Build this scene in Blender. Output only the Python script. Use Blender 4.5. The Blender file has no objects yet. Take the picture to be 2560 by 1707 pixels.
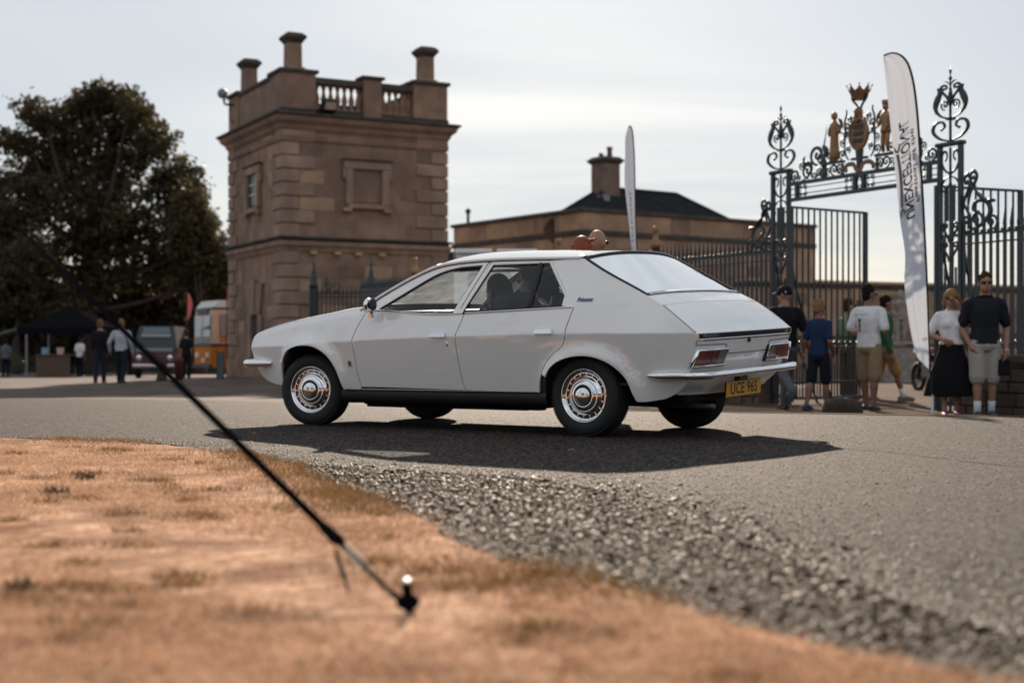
import bpy, bmesh, math, random
import numpy as np
from mathutils import Vector, Matrix, Quaternion
from mathutils.geometry import delaunay_2d_cdt

scene = bpy.context.scene
COL = scene.collection
R = math.radians
random.seed(7)
rng = np.random.default_rng(11)

# ------------------------------------------------------------ camera
CAM_H = 0.596
cam_data = bpy.data.cameras.new('camera')
cam = bpy.data.objects.new('camera', cam_data)
COL.objects.link(cam)
cam.location = (0, 0, CAM_H)
cam.rotation_euler = (R(90), 0, 0)
cam_data.sensor_width = 36
cam_data.lens = 50.2
cam_data.shift_y = 0.01035
cam_data.clip_start = 0.05
cam_data.clip_end = 3000
cam_data.dof.use_dof = True
cam_data.dof.focus_distance = 10.1
cam_data.dof.aperture_fstop = 1.8
scene.camera = cam

# ------------------------------------------------------------ sun and sky
SUN_EL, SUN_AZ = R(22), R(1.5)
sdir = Vector((math.sin(SUN_AZ) * math.cos(SUN_EL), math.cos(SUN_AZ) * math.cos(SUN_EL), math.sin(SUN_EL)))
sun_data = bpy.data.lights.new('sun', 'SUN')
sun_data.energy = 5.0
sun_data.angle = R(0.55)
sun_data.color = (1.0, 0.84, 0.67)
sun = bpy.data.objects.new('sun', sun_data)
sun.rotation_euler = sdir.to_track_quat('Z', 'Y').to_euler()
sun.location = (0, 0, 60)
COL.objects.link(sun)

world = bpy.data.worlds.new('World')
scene.world = world
world.use_nodes = True
wn, wl = world.node_tree.nodes, world.node_tree.links
wn.clear()
w_out = wn.new('ShaderNodeOutputWorld')
w_bg = wn.new('ShaderNodeBackground')
w_bg.inputs['Strength'].default_value = 0.075
w_sky = wn.new('ShaderNodeTexSky')
w_sky.sky_type = 'NISHITA'
w_sky.sun_disc = False
w_sky.sun_elevation = SUN_EL
w_sky.sun_rotation = SUN_AZ
w_sky.dust_density = 0.8
w_tc = wn.new('ShaderNodeTexCoord')
w_sep = wn.new('ShaderNodeSeparateXYZ')
wl.new(w_tc.outputs['Generated'], w_sep.inputs[0])
def wmath(op, a, b=None, c=None):
    n = wn.new('ShaderNodeMath'); n.operation = op
    for i, s in enumerate((a, b, c)):
        if s is None: continue
        if isinstance(s, (int, float)): n.inputs[i].default_value = s
        else: wl.new(s, n.inputs[i])
    return n.outputs[0]
# thin high cloud laid out on a flat layer overhead
zz = wmath('ADD', wmath('MAXIMUM', w_sep.outputs['Z'], 0.0), 0.16)
cu = wmath('DIVIDE', w_sep.outputs['X'], zz)
cv = wmath('DIVIDE', w_sep.outputs['Y'], zz)
w_cmb = wn.new('ShaderNodeCombineXYZ')
wl.new(wmath('MULTIPLY', cu, 0.55), w_cmb.inputs[0])
wl.new(wmath('MULTIPLY', cv, 1.25), w_cmb.inputs[1])
w_noise = wn.new('ShaderNodeTexNoise')
w_noise.inputs['Scale'].default_value = 0.62
w_noise.inputs['Detail'].default_value = 7
w_noise.inputs['Roughness'].default_value = 0.52
w_noise.inputs['Distortion'].default_value = 0.5
wl.new(w_cmb.outputs[0], w_noise.inputs['Vector'])
w_ramp = wn.new('ShaderNodeValToRGB')
w_ramp.color_ramp.elements[0].position = 0.36
w_ramp.color_ramp.elements[0].color = (0.34, 0.34, 0.34, 1)
w_ramp.color_ramp.elements[1].position = 0.60
w_ramp.color_ramp.elements[1].color = (0.96, 0.96, 0.96, 1)
wl.new(w_noise.outputs['Fac'], w_ramp.inputs[0])
# cloud scatters light forward: brighter towards the sun, dimmer away from it
w_dot = wn.new('ShaderNodeVectorMath'); w_dot.operation = 'DOT_PRODUCT'
wl.new(w_tc.outputs['Generated'], w_dot.inputs[0])
w_dot.inputs[1].default_value = sdir
ph = wmath('POWER', wmath('MULTIPLY_ADD', w_dot.outputs['Value'], 0.5, 0.5), 2.0)
hb = wmath('POWER', wmath('SUBTRACT', 1.0, wmath('MAXIMUM', w_sep.outputs['Z'], 0.0)), 1.15)   # hazy sky: brighter low down than overhead
lum = wmath('ADD', wmath('MULTIPLY_ADD', hb, -0.9, 7.6), wmath('MULTIPLY', ph, .1))
w_cc = wn.new('ShaderNodeVectorMath'); w_cc.operation = 'SCALE'
w_cc.inputs[0].default_value = (0.88, 0.945, 1.0)
wl.new(lum, w_cc.inputs['Scale'])
w_mix = wn.new('ShaderNodeMix'); w_mix.data_type = 'RGBA'
hz_ = wmath('SUBTRACT', 1.0, wmath('MULTIPLY', wmath('MAXIMUM', w_sep.outputs['Z'], 0.0), 9.0))
fac = wmath('MAXIMUM', w_ramp.outputs[0], wmath('MINIMUM', wmath('MAXIMUM', hz_, 0.0), 1.0))
wl.new(fac, w_mix.inputs['Factor'])
w_sc = wn.new('ShaderNodeVectorMath'); w_sc.operation = 'MULTIPLY'; w_sc.inputs[1].default_value = (0.51, 0.54, 0.61)   # thin haze cools and dims the clear sky
wl.new(w_sky.outputs[0], w_sc.inputs[0])
wl.new(w_sc.outputs[0], w_mix.inputs['A'])
wl.new(w_cc.outputs[0], w_mix.inputs['B'])
wl.new(w_mix.outputs['Result'], w_bg.inputs['Color'])
wl.new(w_bg.outputs[0], w_out.inputs[0])

scene.view_settings.view_transform = 'Standard'
scene.view_settings.look = 'None'
scene.view_settings.exposure = 0.58
scene.view_settings.gamma = 1.0
scene.view_settings.use_curve_mapping = False

# ------------------------------------------------------------ helpers
def srgb(r, g, b):
    f = lambda c: (c / 255 / 12.92) if c / 255 <= 0.04045 else ((c / 255 + 0.055) / 1.055) ** 2.4
    return (f(r), f(g), f(b))

MATS = {}
def mat(name, base=(0.5, 0.5, 0.5), rough=0.6, metal=0.0, var=0.0, vscale=4.0, bump=0.0, bscale=40.0,
        spec=0.5, coat=0.0, island=None, trans=0.0, stretch=None, var2=0.0, v2scale=0.7, tint=None, rvar=0.0):
    if name in MATS: return MATS[name]
    m = bpy.data.materials.new(name); m.use_nodes = True
    n, l = m.node_tree.nodes, m.node_tree.links
    p = n['Principled BSDF']; out = n['Material Output']
    p.inputs['Base Color'].default_value = (*base, 1)
    p.inputs['Roughness'].default_value = rough
    p.inputs['Metallic'].default_value = metal
    p.inputs['Specular IOR Level'].default_value = spec
    p.inputs['Coat Weight'].default_value = coat
    p.inputs['Coat Roughness'].default_value = 0.03
    tc = n.new('ShaderNodeTexCoord')
    vec = tc.outputs['Object']
    if stretch:
        mp = n.new('ShaderNodeMapping'); mp.inputs['Scale'].default_value = stretch
        l.new(vec, mp.inputs['Vector']); vec = mp.outputs['Vector']
    col = None
    def noise(scale, detail=5):
        t = n.new('ShaderNodeTexNoise'); t.inputs['Scale'].default_value = scale
        t.inputs['Detail'].default_value = detail; l.new(vec, t.inputs['Vector']); return t.outputs['Fac']
    def mixc(fac, a, b):
        x = n.new('ShaderNodeMix'); x.data_type = 'RGBA'
        l.new(fac, x.inputs['Factor'])
        for s, k in ((a, 'A'), (b, 'B')):
            if hasattr(s, 'type'): l.new(s, x.inputs[k])
            else: x.inputs[k].default_value = (*s, 1)
        return x.outputs['Result']
    def ramp(fac, a, b):
        r = n.new('ShaderNodeMapRange'); r.inputs['From Min'].default_value = a; r.inputs['From Max'].default_value = b
        l.new(fac, r.inputs['Value']); return r.outputs['Result']
    if island:
        g = n.new('ShaderNodeNewGeometry')
        rr = n.new('ShaderNodeValToRGB'); rr.color_ramp.interpolation = 'LINEAR'
        els = rr.color_ramp.elements
        while len(els) < len(island): els.new(0.5)
        for i, c in enumerate(island):
            els[i].position = i / (len(island) - 1); els[i].color = (*c, 1)
        l.new(g.outputs['Random Per Island'], rr.inputs[0]); col = rr.outputs[0]
    elif var:
        lo = tuple(max(0, c * (1 - var)) for c in base); hi = tuple(min(1, c * (1 + var)) for c in base)
        col = mixc(ramp(noise(vscale), 0.3, 0.7), lo, hi)
    if var2:
        tb = tint or tuple(c * (1 - var2) for c in base)
        col = mixc(ramp(noise(v2scale, 3), 0.42, 0.72), col if col else base, tb)
    if col: l.new(col, p.inputs['Base Color'])
    if rvar:
        rm = n.new('ShaderNodeMapRange'); l.new(noise(vscale * 1.7), rm.inputs['Value'])
        rm.inputs['To Min'].default_value = rough - rvar; rm.inputs['To Max'].default_value = rough + rvar
        l.new(rm.outputs['Result'], p.inputs['Roughness'])
    if bump:
        b = n.new('ShaderNodeBump'); b.inputs['Strength'].default_value = bump; b.inputs['Distance'].default_value = 0.02
        l.new(noise(bscale, 6), b.inputs['Height']); l.new(b.outputs[0], p.inputs['Normal'])
    if trans:
        t = n.new('ShaderNodeBsdfTranslucent'); t.inputs['Color'].default_value = (*base, 1)
        if col: l.new(col, t.inputs['Color'])
        mx = n.new('ShaderNodeMixShader'); mx.inputs[0].default_value = trans
        l.new(p.outputs[0], mx.inputs[1]); l.new(t.outputs[0], mx.inputs[2]); l.new(mx.outputs[0], out.inputs[0])
    MATS[name] = m
    return m

def glass_mat(name, tint=(0.75, 0.85, 0.85), refl=0.9, ior=1.5, rough=0.0):
    if name in MATS: return MATS[name]
    m = bpy.data.materials.new(name); m.use_nodes = True
    n, l = m.node_tree.nodes, m.node_tree.links
    n.remove(n['Principled BSDF'])
    tr = n.new('ShaderNodeBsdfTransparent'); tr.inputs[0].default_value = (*tint, 1)
    gl = n.new('ShaderNodeBsdfGlossy'); gl.inputs['Roughness'].default_value = rough
    gl.inputs['Color'].default_value = (refl, refl, refl, 1)
    fr = n.new('ShaderNodeFresnel'); fr.inputs[0].default_value = ior
    mx = n.new('ShaderNodeMixShader')
    l.new(fr.outputs[0], mx.inputs[0]); l.new(tr.outputs[0], mx.inputs[1]); l.new(gl.outputs[0], mx.inputs[2])
    l.new(mx.outputs[0], n['Material Output'].inputs[0])
    MATS[name] = m
    return m

def dust_haze(m, amount, col=(.8, .78, .74)):
    # thin dusty film, its pale haze added to brighten a glass material
    n, l = m.node_tree.nodes, m.node_tree.links; out = n['Material Output']; src = out.inputs[0].links[0].from_socket
    d = n.new('ShaderNodeBsdfTranslucent'); d.inputs['Color'].default_value = (*col, 1)
    tc = n.new('ShaderNodeTexCoord'); t = n.new('ShaderNodeTexNoise'); t.inputs['Scale'].default_value = 7; t.inputs['Detail'].default_value = 6; l.new(tc.outputs['Object'], t.inputs['Vector'])
    r = n.new('ShaderNodeMapRange'); r.inputs['From Min'].default_value = .3; r.inputs['From Max'].default_value = .7; r.inputs['To Min'].default_value = amount * .6; r.inputs['To Max'].default_value = amount * 1.4
    l.new(t.outputs['Fac'], r.inputs['Value']); mx = n.new('ShaderNodeMixShader'); l.new(r.outputs['Result'], mx.inputs[0]); l.new(src, mx.inputs[1]); l.new(d.outputs[0], mx.inputs[2]); l.new(mx.outputs[0], out.inputs[0])

def tag(o, label=None, cat=None, group=None, kind=None):
    if label: o['label'] = label
    if cat: o['category'] = cat
    if group: o['group'] = group
    if kind: o['kind'] = kind
    return o

def empty(name, loc=(0, 0, 0), rz=0.0, parent=None):
    o = bpy.data.objects.new(name, None); o.empty_display_size = 0.2
    o.location = loc; o.rotation_euler = (0, 0, rz); COL.objects.link(o)
    if parent: o.parent = parent
    return o

def mesh_obj(name, verts, faces, material, parent=None, smooth=False, normals=None):
    me = bpy.data.meshes.new(name)
    me.from_pydata([tuple(v) for v in verts], [], [tuple(f) for f in faces])
    if smooth:
        me.polygons.foreach_set('use_smooth', [True] * len(me.polygons))
    me.update()
    if normals is not None: me.normals_split_custom_set_from_vertices([tuple(x) for x in normals])
    if material: me.materials.append(material if not isinstance(material, str) else MATS[material])
    o = bpy.data.objects.new(name, me); COL.objects.link(o)
    if parent: o.parent = parent
    return o

def share(name, src, parent=None, loc=(0, 0, 0), rot=(0, 0, 0), scale=(1, 1, 1)):
    o = bpy.data.objects.new(name, src.data if hasattr(src, 'data') else src)
    o.location = loc; o.rotation_euler = rot; o.scale = scale
    COL.objects.link(o)
    if parent: o.parent = parent
    return o

def copy_tree(o, parent=None):
    c = o.copy(); COL.objects.link(c); c.parent = parent
    for ch in list(o.children): copy_tree(ch, c)
    return c

def crom(pts, step=0.03, closed=False):
    """Catmull-Rom through points of any dimension, resampled at about step."""
    P = [np.array(p, float) for p in pts]; n = len(P)
    if n < 3 and not closed:
        k = max(1, int(np.linalg.norm(P[1] - P[0]) / step))
        return [tuple(P[0] + (P[1] - P[0]) * i / k) for i in range(k + 1)]
    out = []
    segs = n if closed else n - 1
    for i in range(segs):
        p1, p2 = P[i % n], P[(i + 1) % n]
        p0 = P[(i - 1) % n] if closed or i > 0 else 2 * p1 - p2
        p3 = P[(i + 2) % n] if closed or i + 2 < n else 2 * p2 - p1
        k = max(1, int(round(np.linalg.norm(p2 - p1) / step)))
        d1 = max(1e-9, np.linalg.norm(p1 - p0)) ** .5; d2 = max(1e-9, np.linalg.norm(p2 - p1)) ** .5; d3 = max(1e-9, np.linalg.norm(p3 - p2)) ** .5
        t1 = d1; t2 = t1 + d2; t3 = t2 + d3
        for j in range(k):
            t = t1 + (t2 - t1) * j / k
            A1 = (t1 - t) / t1 * p0 + t / t1 * p1
            A2 = (t2 - t) / (t2 - t1) * p1 + (t - t1) / (t2 - t1) * p2
            A3 = (t3 - t) / (t3 - t2) * p2 + (t - t2) / (t3 - t2) * p3
            B1 = (t2 - t) / t2 * A1 + t / t2 * A2
            B2 = (t3 - t) / (t3 - t1) * A2 + (t - t1) / (t3 - t1) * A3
            out.append(tuple((t2 - t) / (t2 - t1) * B1 + (t - t1) / (t2 - t1) * B2))
    if not closed: out.append(tuple(P[-1]))
    return out

class MB:
    """collects geometry; build() links it as one mesh object"""
    def __init__(s): s.v = []; s.f = []; s.flat = set()
    def add(s, vs, fs, M=None):
        b = len(s.v)
        for v in vs: s.v.append(tuple(M @ Vector(v)) if M is not None else tuple(v))
        for f in fs: s.f.append(tuple(b + i for i in f))
        return s
    def box(s, x0, x1, y0, y1, z0, z1, M=None):
        v = [(x, y, z) for x in (x0, x1) for y in (y0, y1) for z in (z0, z1)]
        return s.add(v, [(0, 1, 3, 2), (4, 6, 7, 5), (0, 4, 5, 1), (2, 3, 7, 6), (0, 2, 6, 4), (1, 5, 7, 3)], M)
    def bbox(s, x0, x1, y0, y1, z0, z1, b=0.01, M=None):
        """box with chamfered edges"""
        bm = bmesh.new(); bmesh.ops.create_cube(bm, size=1)
        for v in bm.verts:
            v.co = Vector(((x0 + x1) / 2 + v.co.x * (x1 - x0), (y0 + y1) / 2 + v.co.y * (y1 - y0), (z0 + z1) / 2 + v.co.z * (z1 - z0)))
        bmesh.ops.bevel(bm, geom=bm.edges[:], offset=b, segments=1, affect='EDGES')
        bm.verts.index_update()
        s.add([v.co[:] for v in bm.verts], [[v.index for v in f.verts] for f in bm.faces], M); bm.free()
        return s
    def frustum(s, c0, sx0, sy0, c1, sx1, sy1, M=None):
        v = []
        for c, a, b in ((c0, sx0, sy0), (c1, sx1, sy1)):
            for dx, dy in ((-1, -1), (1, -1), (1, 1), (-1, 1)): v.append((c[0] + dx * a / 2, c[1] + dy * b / 2, c[2]))
        return s.add(v, [(3, 2, 1, 0), (4, 5, 6, 7), (0, 1, 5, 4), (1, 2, 6, 5), (2, 3, 7, 6), (3, 0, 4, 7)], M)
    def tube(s, pts, r, n=8, closed=False, cap=True, M=None, flat=None):
        P = [Vector(p) for p in pts]; m = len(P)
        rr = r if isinstance(r, (list, tuple, np.ndarray)) else [r] * m
        T = []
        for i in range(m):
            a = P[(i - 1) % m] if closed or i > 0 else P[i]
            b = P[(i + 1) % m] if closed or i < m - 1 else P[i]
            t = (b - a); T.append(t.normalized() if t.length > 1e-9 else Vector((0, 0, 1)))
        up = Vector((0, 0, 1)) if abs(T[0].z) < .9 else Vector((0, 1, 0))
        N = T[0].cross(up).normalized(); vs = []
        for i in range(m):
            if i > 0: N = (T[i - 1].rotation_difference(T[i]) @ N)
            N = (N - T[i] * N.dot(T[i])).normalized(); B = T[i].cross(N)
            for k in range(n):
                a = 2 * math.pi * k / n
                e1, e2 = (1, 1) if not flat else flat
                vs.append(P[i] + (N * math.cos(a) * e1 + B * math.sin(a) * e2) * rr[i])
        fs = []
        for i in range(m if closed else m - 1):
            for k in range(n):
                j = (i + 1) % m; k2 = (k + 1) % n
                fs.append((i * n + k, i * n + k2, j * n + k2, j * n + k))
        if cap and not closed:
            fs.append(tuple(range(n))[::-1]); fs.append(tuple((m - 1) * n + k for k in range(n)))
        return s.add(vs, fs, M)
    def lathe(s, prof, n=16, M=None, cap=True):
        vs = [(r * math.cos(2 * math.pi * k / n), r * math.sin(2 * math.pi * k / n), z) for r, z in prof for k in range(n)]
        fs = [(i * n + k, i * n + (k + 1) % n, (i + 1) * n + (k + 1) % n, (i + 1) * n + k) for i in range(len(prof) - 1) for k in range(n)]
        if cap:
            if prof[0][0] > 1e-6: fs.append(tuple(range(n))[::-1])
            if prof[-1][0] > 1e-6: fs.append(tuple((len(prof) - 1) * n + k for k in range(n)))
        return s.add(vs, fs, M)
    def prism(s, poly, depth, M=None):
        """poly in local xz, extruded along local y from 0 to depth"""
        n = len(poly)
        vs = [(x, 0, z) for x, z in poly] + [(x, depth, z) for x, z in poly]
        fs = [tuple(range(n)), tuple(range(2 * n - 1, n - 1, -1))] + [(i, n + i, n + (i + 1) % n, (i + 1) % n) for i in range(n)]
        return s.add(vs, fs, M)
    def sphere(s, c, rx, ry=None, rz=None, u=12, v=8, M=None):
        ry = rx if ry is None else ry; rz = rx if rz is None else rz
        vs = [(c[0], c[1], c[2] - rz)]; fs = []
        for i in range(1, v):
            ph = -math.pi / 2 + math.pi * i / v
            for k in range(u):
                a = 2 * math.pi * k / u
                vs.append((c[0] + rx * math.cos(ph) * math.cos(a), c[1] + ry * math.cos(ph) * math.sin(a), c[2] + rz * math.sin(ph)))
        vs.append((c[0], c[1], c[2] + rz)); top = len(vs) - 1
        for k in range(u): fs.append((0, 1 + (k + 1) % u, 1 + k)); fs.append((top, top - u + k, top - u + (k + 1) % u))
        for i in range(v - 2):
            for k in range(u):
                a = 1 + i * u; fs.append((a + k, a + (k + 1) % u, a + u + (k + 1) % u, a + u + k))
        return s.add(vs, fs, M)
    def grid(s, fn, nu, nv, M=None, flip=False):
        vs = [fn(i / nu, j / nv) for i in range(nu + 1) for j in range(nv + 1)]
        fs = []
        for i in range(nu):
            for j in range(nv):
                q = (i * (nv + 1) + j, (i + 1) * (nv + 1) + j, (i + 1) * (nv + 1) + j + 1, i * (nv + 1) + j + 1)
                fs.append(q[::-1] if flip else q)
        return s.add(vs, fs, M)
    def xf(s, M):
        s.v = [tuple(M @ Vector(v)) for v in s.v]; return s
    def build(s, name, material, parent=None, smooth=False, angle=None):
        o = mesh_obj(name, s.v, s.f, material, parent, smooth or angle is not None)
        if angle is not None:
            try: o.data.set_sharp_from_angle(angle=R(angle))
            except Exception: pass
        return o

def text_mesh(txt, size=1.0, shear=0.0, extrude=0.0, spacing=1.0, bold=0.0, xscale=1.0):
    cu = bpy.data.curves.new('lettering', 'FONT'); cu.body = txt; cu.size = size; cu.shear = shear
    cu.extrude = extrude; cu.space_character = spacing; cu.align_x = 'CENTER'; cu.align_y = 'CENTER'; cu.offset = bold
    cu.resolution_u = 3
    o = bpy.data.objects.new('lettering', cu); COL.objects.link(o)
    dg = bpy.context.evaluated_depsgraph_get(); dg.update()
    me = o.evaluated_get(dg).to_mesh()
    vs = [(v.co.x * xscale, v.co.y, v.co.z) for v in me.vertices]; fs = [tuple(p.vertices) for p in me.polygons]
    o.to_mesh_clear(); bpy.data.objects.remove(o); bpy.data.curves.remove(cu)
    return vs, fs

def ss(a, b, x):
    t = min(1.0, max(0.0, (x - a) / (b - a))); return t * t * (3 - 2 * t)

def img(px, py, Y):
    """where the direction through a point of the view meets depth Y (used to read off sizes and places)"""
    return Vector(((px - 1280) / 3570 * Y, Y, CAM_H + (880 - py) / 3570 * Y))
# ------------------------------------------------------------ the ground
def gz(X, Y):
    a = 13.6 + (12.3 - 13.6) * ss(2, 6, X)
    b = 30 + (18.8 - 30) * ss(-4, 2, X)
    z = -0.25 * ss(a, b, Y) if Y > a else 0.0
    z -= 0.02 * ss(22, 42, Y) + 0.22 * ss(42, 64, Y) + 0.45 * ss(64, 100, Y)
    z += 0.006 * math.sin(X * 1.3 + 0.4) * math.sin(Y * 0.9) if Y < 9 else 0
    return z

def inside(poly, x, y):
    c = False; j = len(poly) - 1
    for i in range(len(poly)):
        xi, yi = poly[i]; xj, yj = poly[j]
        if (yi > y) != (yj > y) and x < (xj - xi) * (y - yi) / (yj - yi) + xi: c = not c
        j = i
    return c

def inside_np(poly, X, Y):
    c = np.zeros(X.shape, bool); j = len(poly) - 1
    for i in range(len(poly)):
        xi, yi = poly[i]; xj, yj = poly[j]
        if yi != yj:
            c ^= ((yi > Y) != (yj > Y)) & (X < (xj - xi) * (Y - yi) / (yj - yi) + xi)
        j = i
    return c

def sheet(name, poly, step, off, material, kind='structure'):
    n = len(poly)
    xs = [p[0] for p in poly]; ys = [p[1] for p in poly]
    pts = [Vector(p) for p in poly]
    x = min(xs)
    while x < max(xs):
        y = min(ys)
        while y < max(ys):
            if inside(poly, x, y): pts.append(Vector((x + random.uniform(-.1, .1) * step, y + random.uniform(-.1, .1) * step)))
            y += step
        x += step
    v, e, f, *_ = delaunay_2d_cdt(pts, [], [list(range(n))], 1, 1e-5)
    vs = [(p.x, p.y, gz(p.x, p.y) + off) for p in v]
    o = mesh_obj(name, vs, [fc if (Vector(v[fc[1]]) - Vector(v[fc[0]])).cross(Vector(v[fc[2]]) - Vector(v[fc[0]])) > 0 else fc[::-1] for fc in f], material, smooth=True)
    return tag(o, kind=kind)

# materials of the ground
def ground_mat(name, c1, c2, c3, rough, s1, s2, bump, bscale, spec=0.5, voro=0, speck=None, s3=0.35):
    m = bpy.data.materials.new(name); m.use_nodes = True
    n, l = m.node_tree.nodes, m.node_tree.links; p = n['Principled BSDF']
    p.inputs['Roughness'].default_value = rough; p.inputs['Specular IOR Level'].default_value = spec
    tc = n.new('ShaderNodeTexCoord')
    def noise(s, d=6, r=.6):
        t = n.new('ShaderNodeTexNoise'); t.inputs['Scale'].default_value = s; t.inputs['Detail'].default_value = d
        t.inputs['Roughness'].default_value = r; l.new(tc.outputs['Object'], t.inputs['Vector']); return t.outputs['Fac']
    def mr(f, a, b):
        r = n.new('ShaderNodeMapRange'); r.inputs['From Min'].default_value = a; r.inputs['From Max'].default_value = b
        l.new(f, r.inputs['Value']); return r.outputs['Result']
    def mix(f, a, b):
        x = n.new('ShaderNodeMix'); x.data_type = 'RGBA'; l.new(f, x.inputs['Factor'])
        for s, k in ((a, 'A'), (b, 'B')):
            if hasattr(s, 'type'): l.new(s, x.inputs[k])
            else: x.inputs[k].default_value = (*s, 1)
        return x.outputs['Result']
    c = mix(mr(noise(s1), .35, .65), c1, c2)
    c = mix(mr(noise(s2, 4), .45 if s3 < 1 else .40, .7 if s3 < 1 else .66), c, c3)
    h = noise(bscale, 4, .7)
    if voro:
        v = n.new('ShaderNodeTexVoronoi'); v.inputs['Scale'].default_value = voro; l.new(tc.outputs['Object'], v.inputs['Vector'])
        if speck:
            sp = n.new('ShaderNodeSeparateColor'); l.new(v.outputs['Color'], sp.inputs[0])
            c = mix(mr(sp.outputs[0], .62, 1.0), c, speck); c = mix(mr(sp.outputs[1], .80, 1.0), c, (.008, .007, .007))
        ad = n.new('ShaderNodeMath'); ad.operation = 'MULTIPLY_ADD'; ad.inputs[1].default_value = -.7
        l.new(v.outputs['Distance'], ad.inputs[0]); l.new(h, ad.inputs[2]); h = ad.outputs[0]
    l.new(c, p.inputs['Base Color'])
    b = n.new('ShaderNodeBump'); b.inputs['Strength'].default_value = bump; b.inputs['Distance'].default_value = .01
    l.new(h, b.inputs['Height']); l.new(b.outputs[0], p.inputs['Normal'])
    MATS[name] = m
    return m

ground_mat('asphalt', (.015, .0125, .0115), (.031, .025, .022), (.022, .0178, .016), .81, 3.0, .5, 1.0, 100, .115, 58, (.17, .125, .10))
ground_mat('dirt', (.085, .058, .047), (.135, .095, .078), (.055, .038, .031), .9, 2.0, .6, .6, 30, .2)
ground_mat('gravel_bed', (.042, .026, .017), (.08, .05, .033), (.028, .017, .011), .85, 9, 1.5, .8, 70, .3, 60, (.18, .15, .12))
ground_mat('dry_turf', (.36, .165, .085), (.74, .47, .31), (.20, .085, .04), .9, 19, 2.6, 1.0, 45, .05, s3=1)  # dark rust patches, with blotches of shadow put into the colour too

# base ground out to the horizon
Ys = [-8, -4, -1, 0, 1, 2, 3, 4, 5, 6, 7, 8, 9, 10, 11] + [12 + .4 * i for i in range(50)] + [33, 36, 40, 44, 48, 54, 60, 66, 74, 84, 96, 110, 140, 200, 320, 600, 1200]
Xs = [-900, -400, -160, -90, -60, -44, -34, -26, -20] + [-16 + i for i in range(33)] + [20, 26, 34, 44, 60, 90, 160, 400, 900]
gv = [(x, y, gz(x, y) - .03 * (1 - ss(12.2, 14, y))) for y in Ys for x in Xs]
nx = len(Xs)
gf = [(i * nx + j, i * nx + j + 1, (i + 1) * nx + j + 1, (i + 1) * nx + j) for i in range(len(Ys) - 1) for j in range(nx - 1)]
tag(mesh_obj('ground', gv, gf, 'dirt', smooth=True), kind='structure')

def wob(pts, amp, step=.08, seed=1):
    c = crom(pts, step); r = random.Random(seed); out = []; a = b = 0
    for i, (x, y) in enumerate(c):
        a = a * .6 + r.uniform(-amp, amp) * .6
        out.append((x + a, y + a * .5))
    return out

# lawn edge and asphalt edge, running from the lower right away to the left
lawn_edge = wob([(1.15, 1.2), (.98, 2.2), (.66, 2.75), (.49, 3.05), (.14, 3.75), (-.12, 4.25), (-.30, 4.85), (-.62, 5.7), (-.95, 6.7), (-1.35, 7.9), (-2.3, 9.1), (-3.44, 9.7), (-6, 10.4), (-10, 11.4)], .035, .08, 3)
asph_edge = wob([(1.75, 1.2), (1.35, 2.2), (1.06, 2.9), (.85, 3.75), (.60, 5.1), (.22, 6.5), (-.45, 7.1), (-1.15, 7.6), (-1.42, 8.0), (-2.3, 9.25), (-3.44, 9.85), (-6, 10.55), (-10, 11.55)], .02, .08, 5)
lawn_poly = lawn_edge + [(-10, 1.2)]
asph_poly = asph_edge + [(-14, 14), (-14, 21), (-9, 24), (-4, 20), (0, 15.5), (2.5, 13.9), (4, 13.2), (6.5, 12.6), (9, 12.2), (13, 11.6), (13, 1.2)]
sheet('road', asph_poly, .3, .004, 'asphalt')
sheet('gravel_verge', lawn_edge + asph_edge[::-1], .14, -.004, 'gravel_bed')
sheet('lawn', lawn_poly, .22, .012, 'dry_turf')

# worn earth in and before the gateway
ground_mat('earth', (.075, .046, .030), (.125, .080, .054), (.05, .032, .022), .95, 2.5, .7, .8, 25, .05)
sheet('gate_path', wob([(2.2, 14.0), (4, 13.3), (6.5, 12.7), (9, 12.3), (13, 11.7)], .05, .4, 8) + [(13, 15), (12, 24), (13, 34), (9, 40), (6.2, 32), (4.6, 26), (2.4, 21), (.6, 17.5)], .4, .009, 'earth')
# the lawn goes on behind the viewpoint
bx_ = [(-70, -60), (70, -60), (70, -6), (14, 1.18), (1.1, 1.18), (-10, 1.18), (-10.0, 11.4), (-40, 13), (-70, 8)]
tag(mesh_obj('lawn', [(x, y, .008) for x, y in bx_], [tuple(range(len(bx_)))], 'dry_turf'), kind='structure')
# a tarred seam across the asphalt
sm_ = crom([(1.2, 10.2), (1.75, 9.25), (2.2, 8.55), (2.75, 7.1), (3.4, 6.2), (4.4, 5.6)], .12)
vs_ = []
for i, (x, y) in enumerate(sm_):
    a_ = random.uniform(-.02, .02); w_ = random.uniform(.006, .018)
    vs_ += [(x + a_ - w_, y + a_ * .5 - w_ * .4, gz(x, y) + .007), (x + a_ + w_, y + a_ * .5 + w_ * .4, gz(x, y) + .007)]
tag(mesh_obj('road_seam', vs_, [(2 * i, 2 * i + 1, 2 * i + 3, 2 * i + 2) for i in range(len(sm_) - 1)], mat('tar', (.012, .011, .011), .8, spec=.1)), kind='structure')
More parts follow.
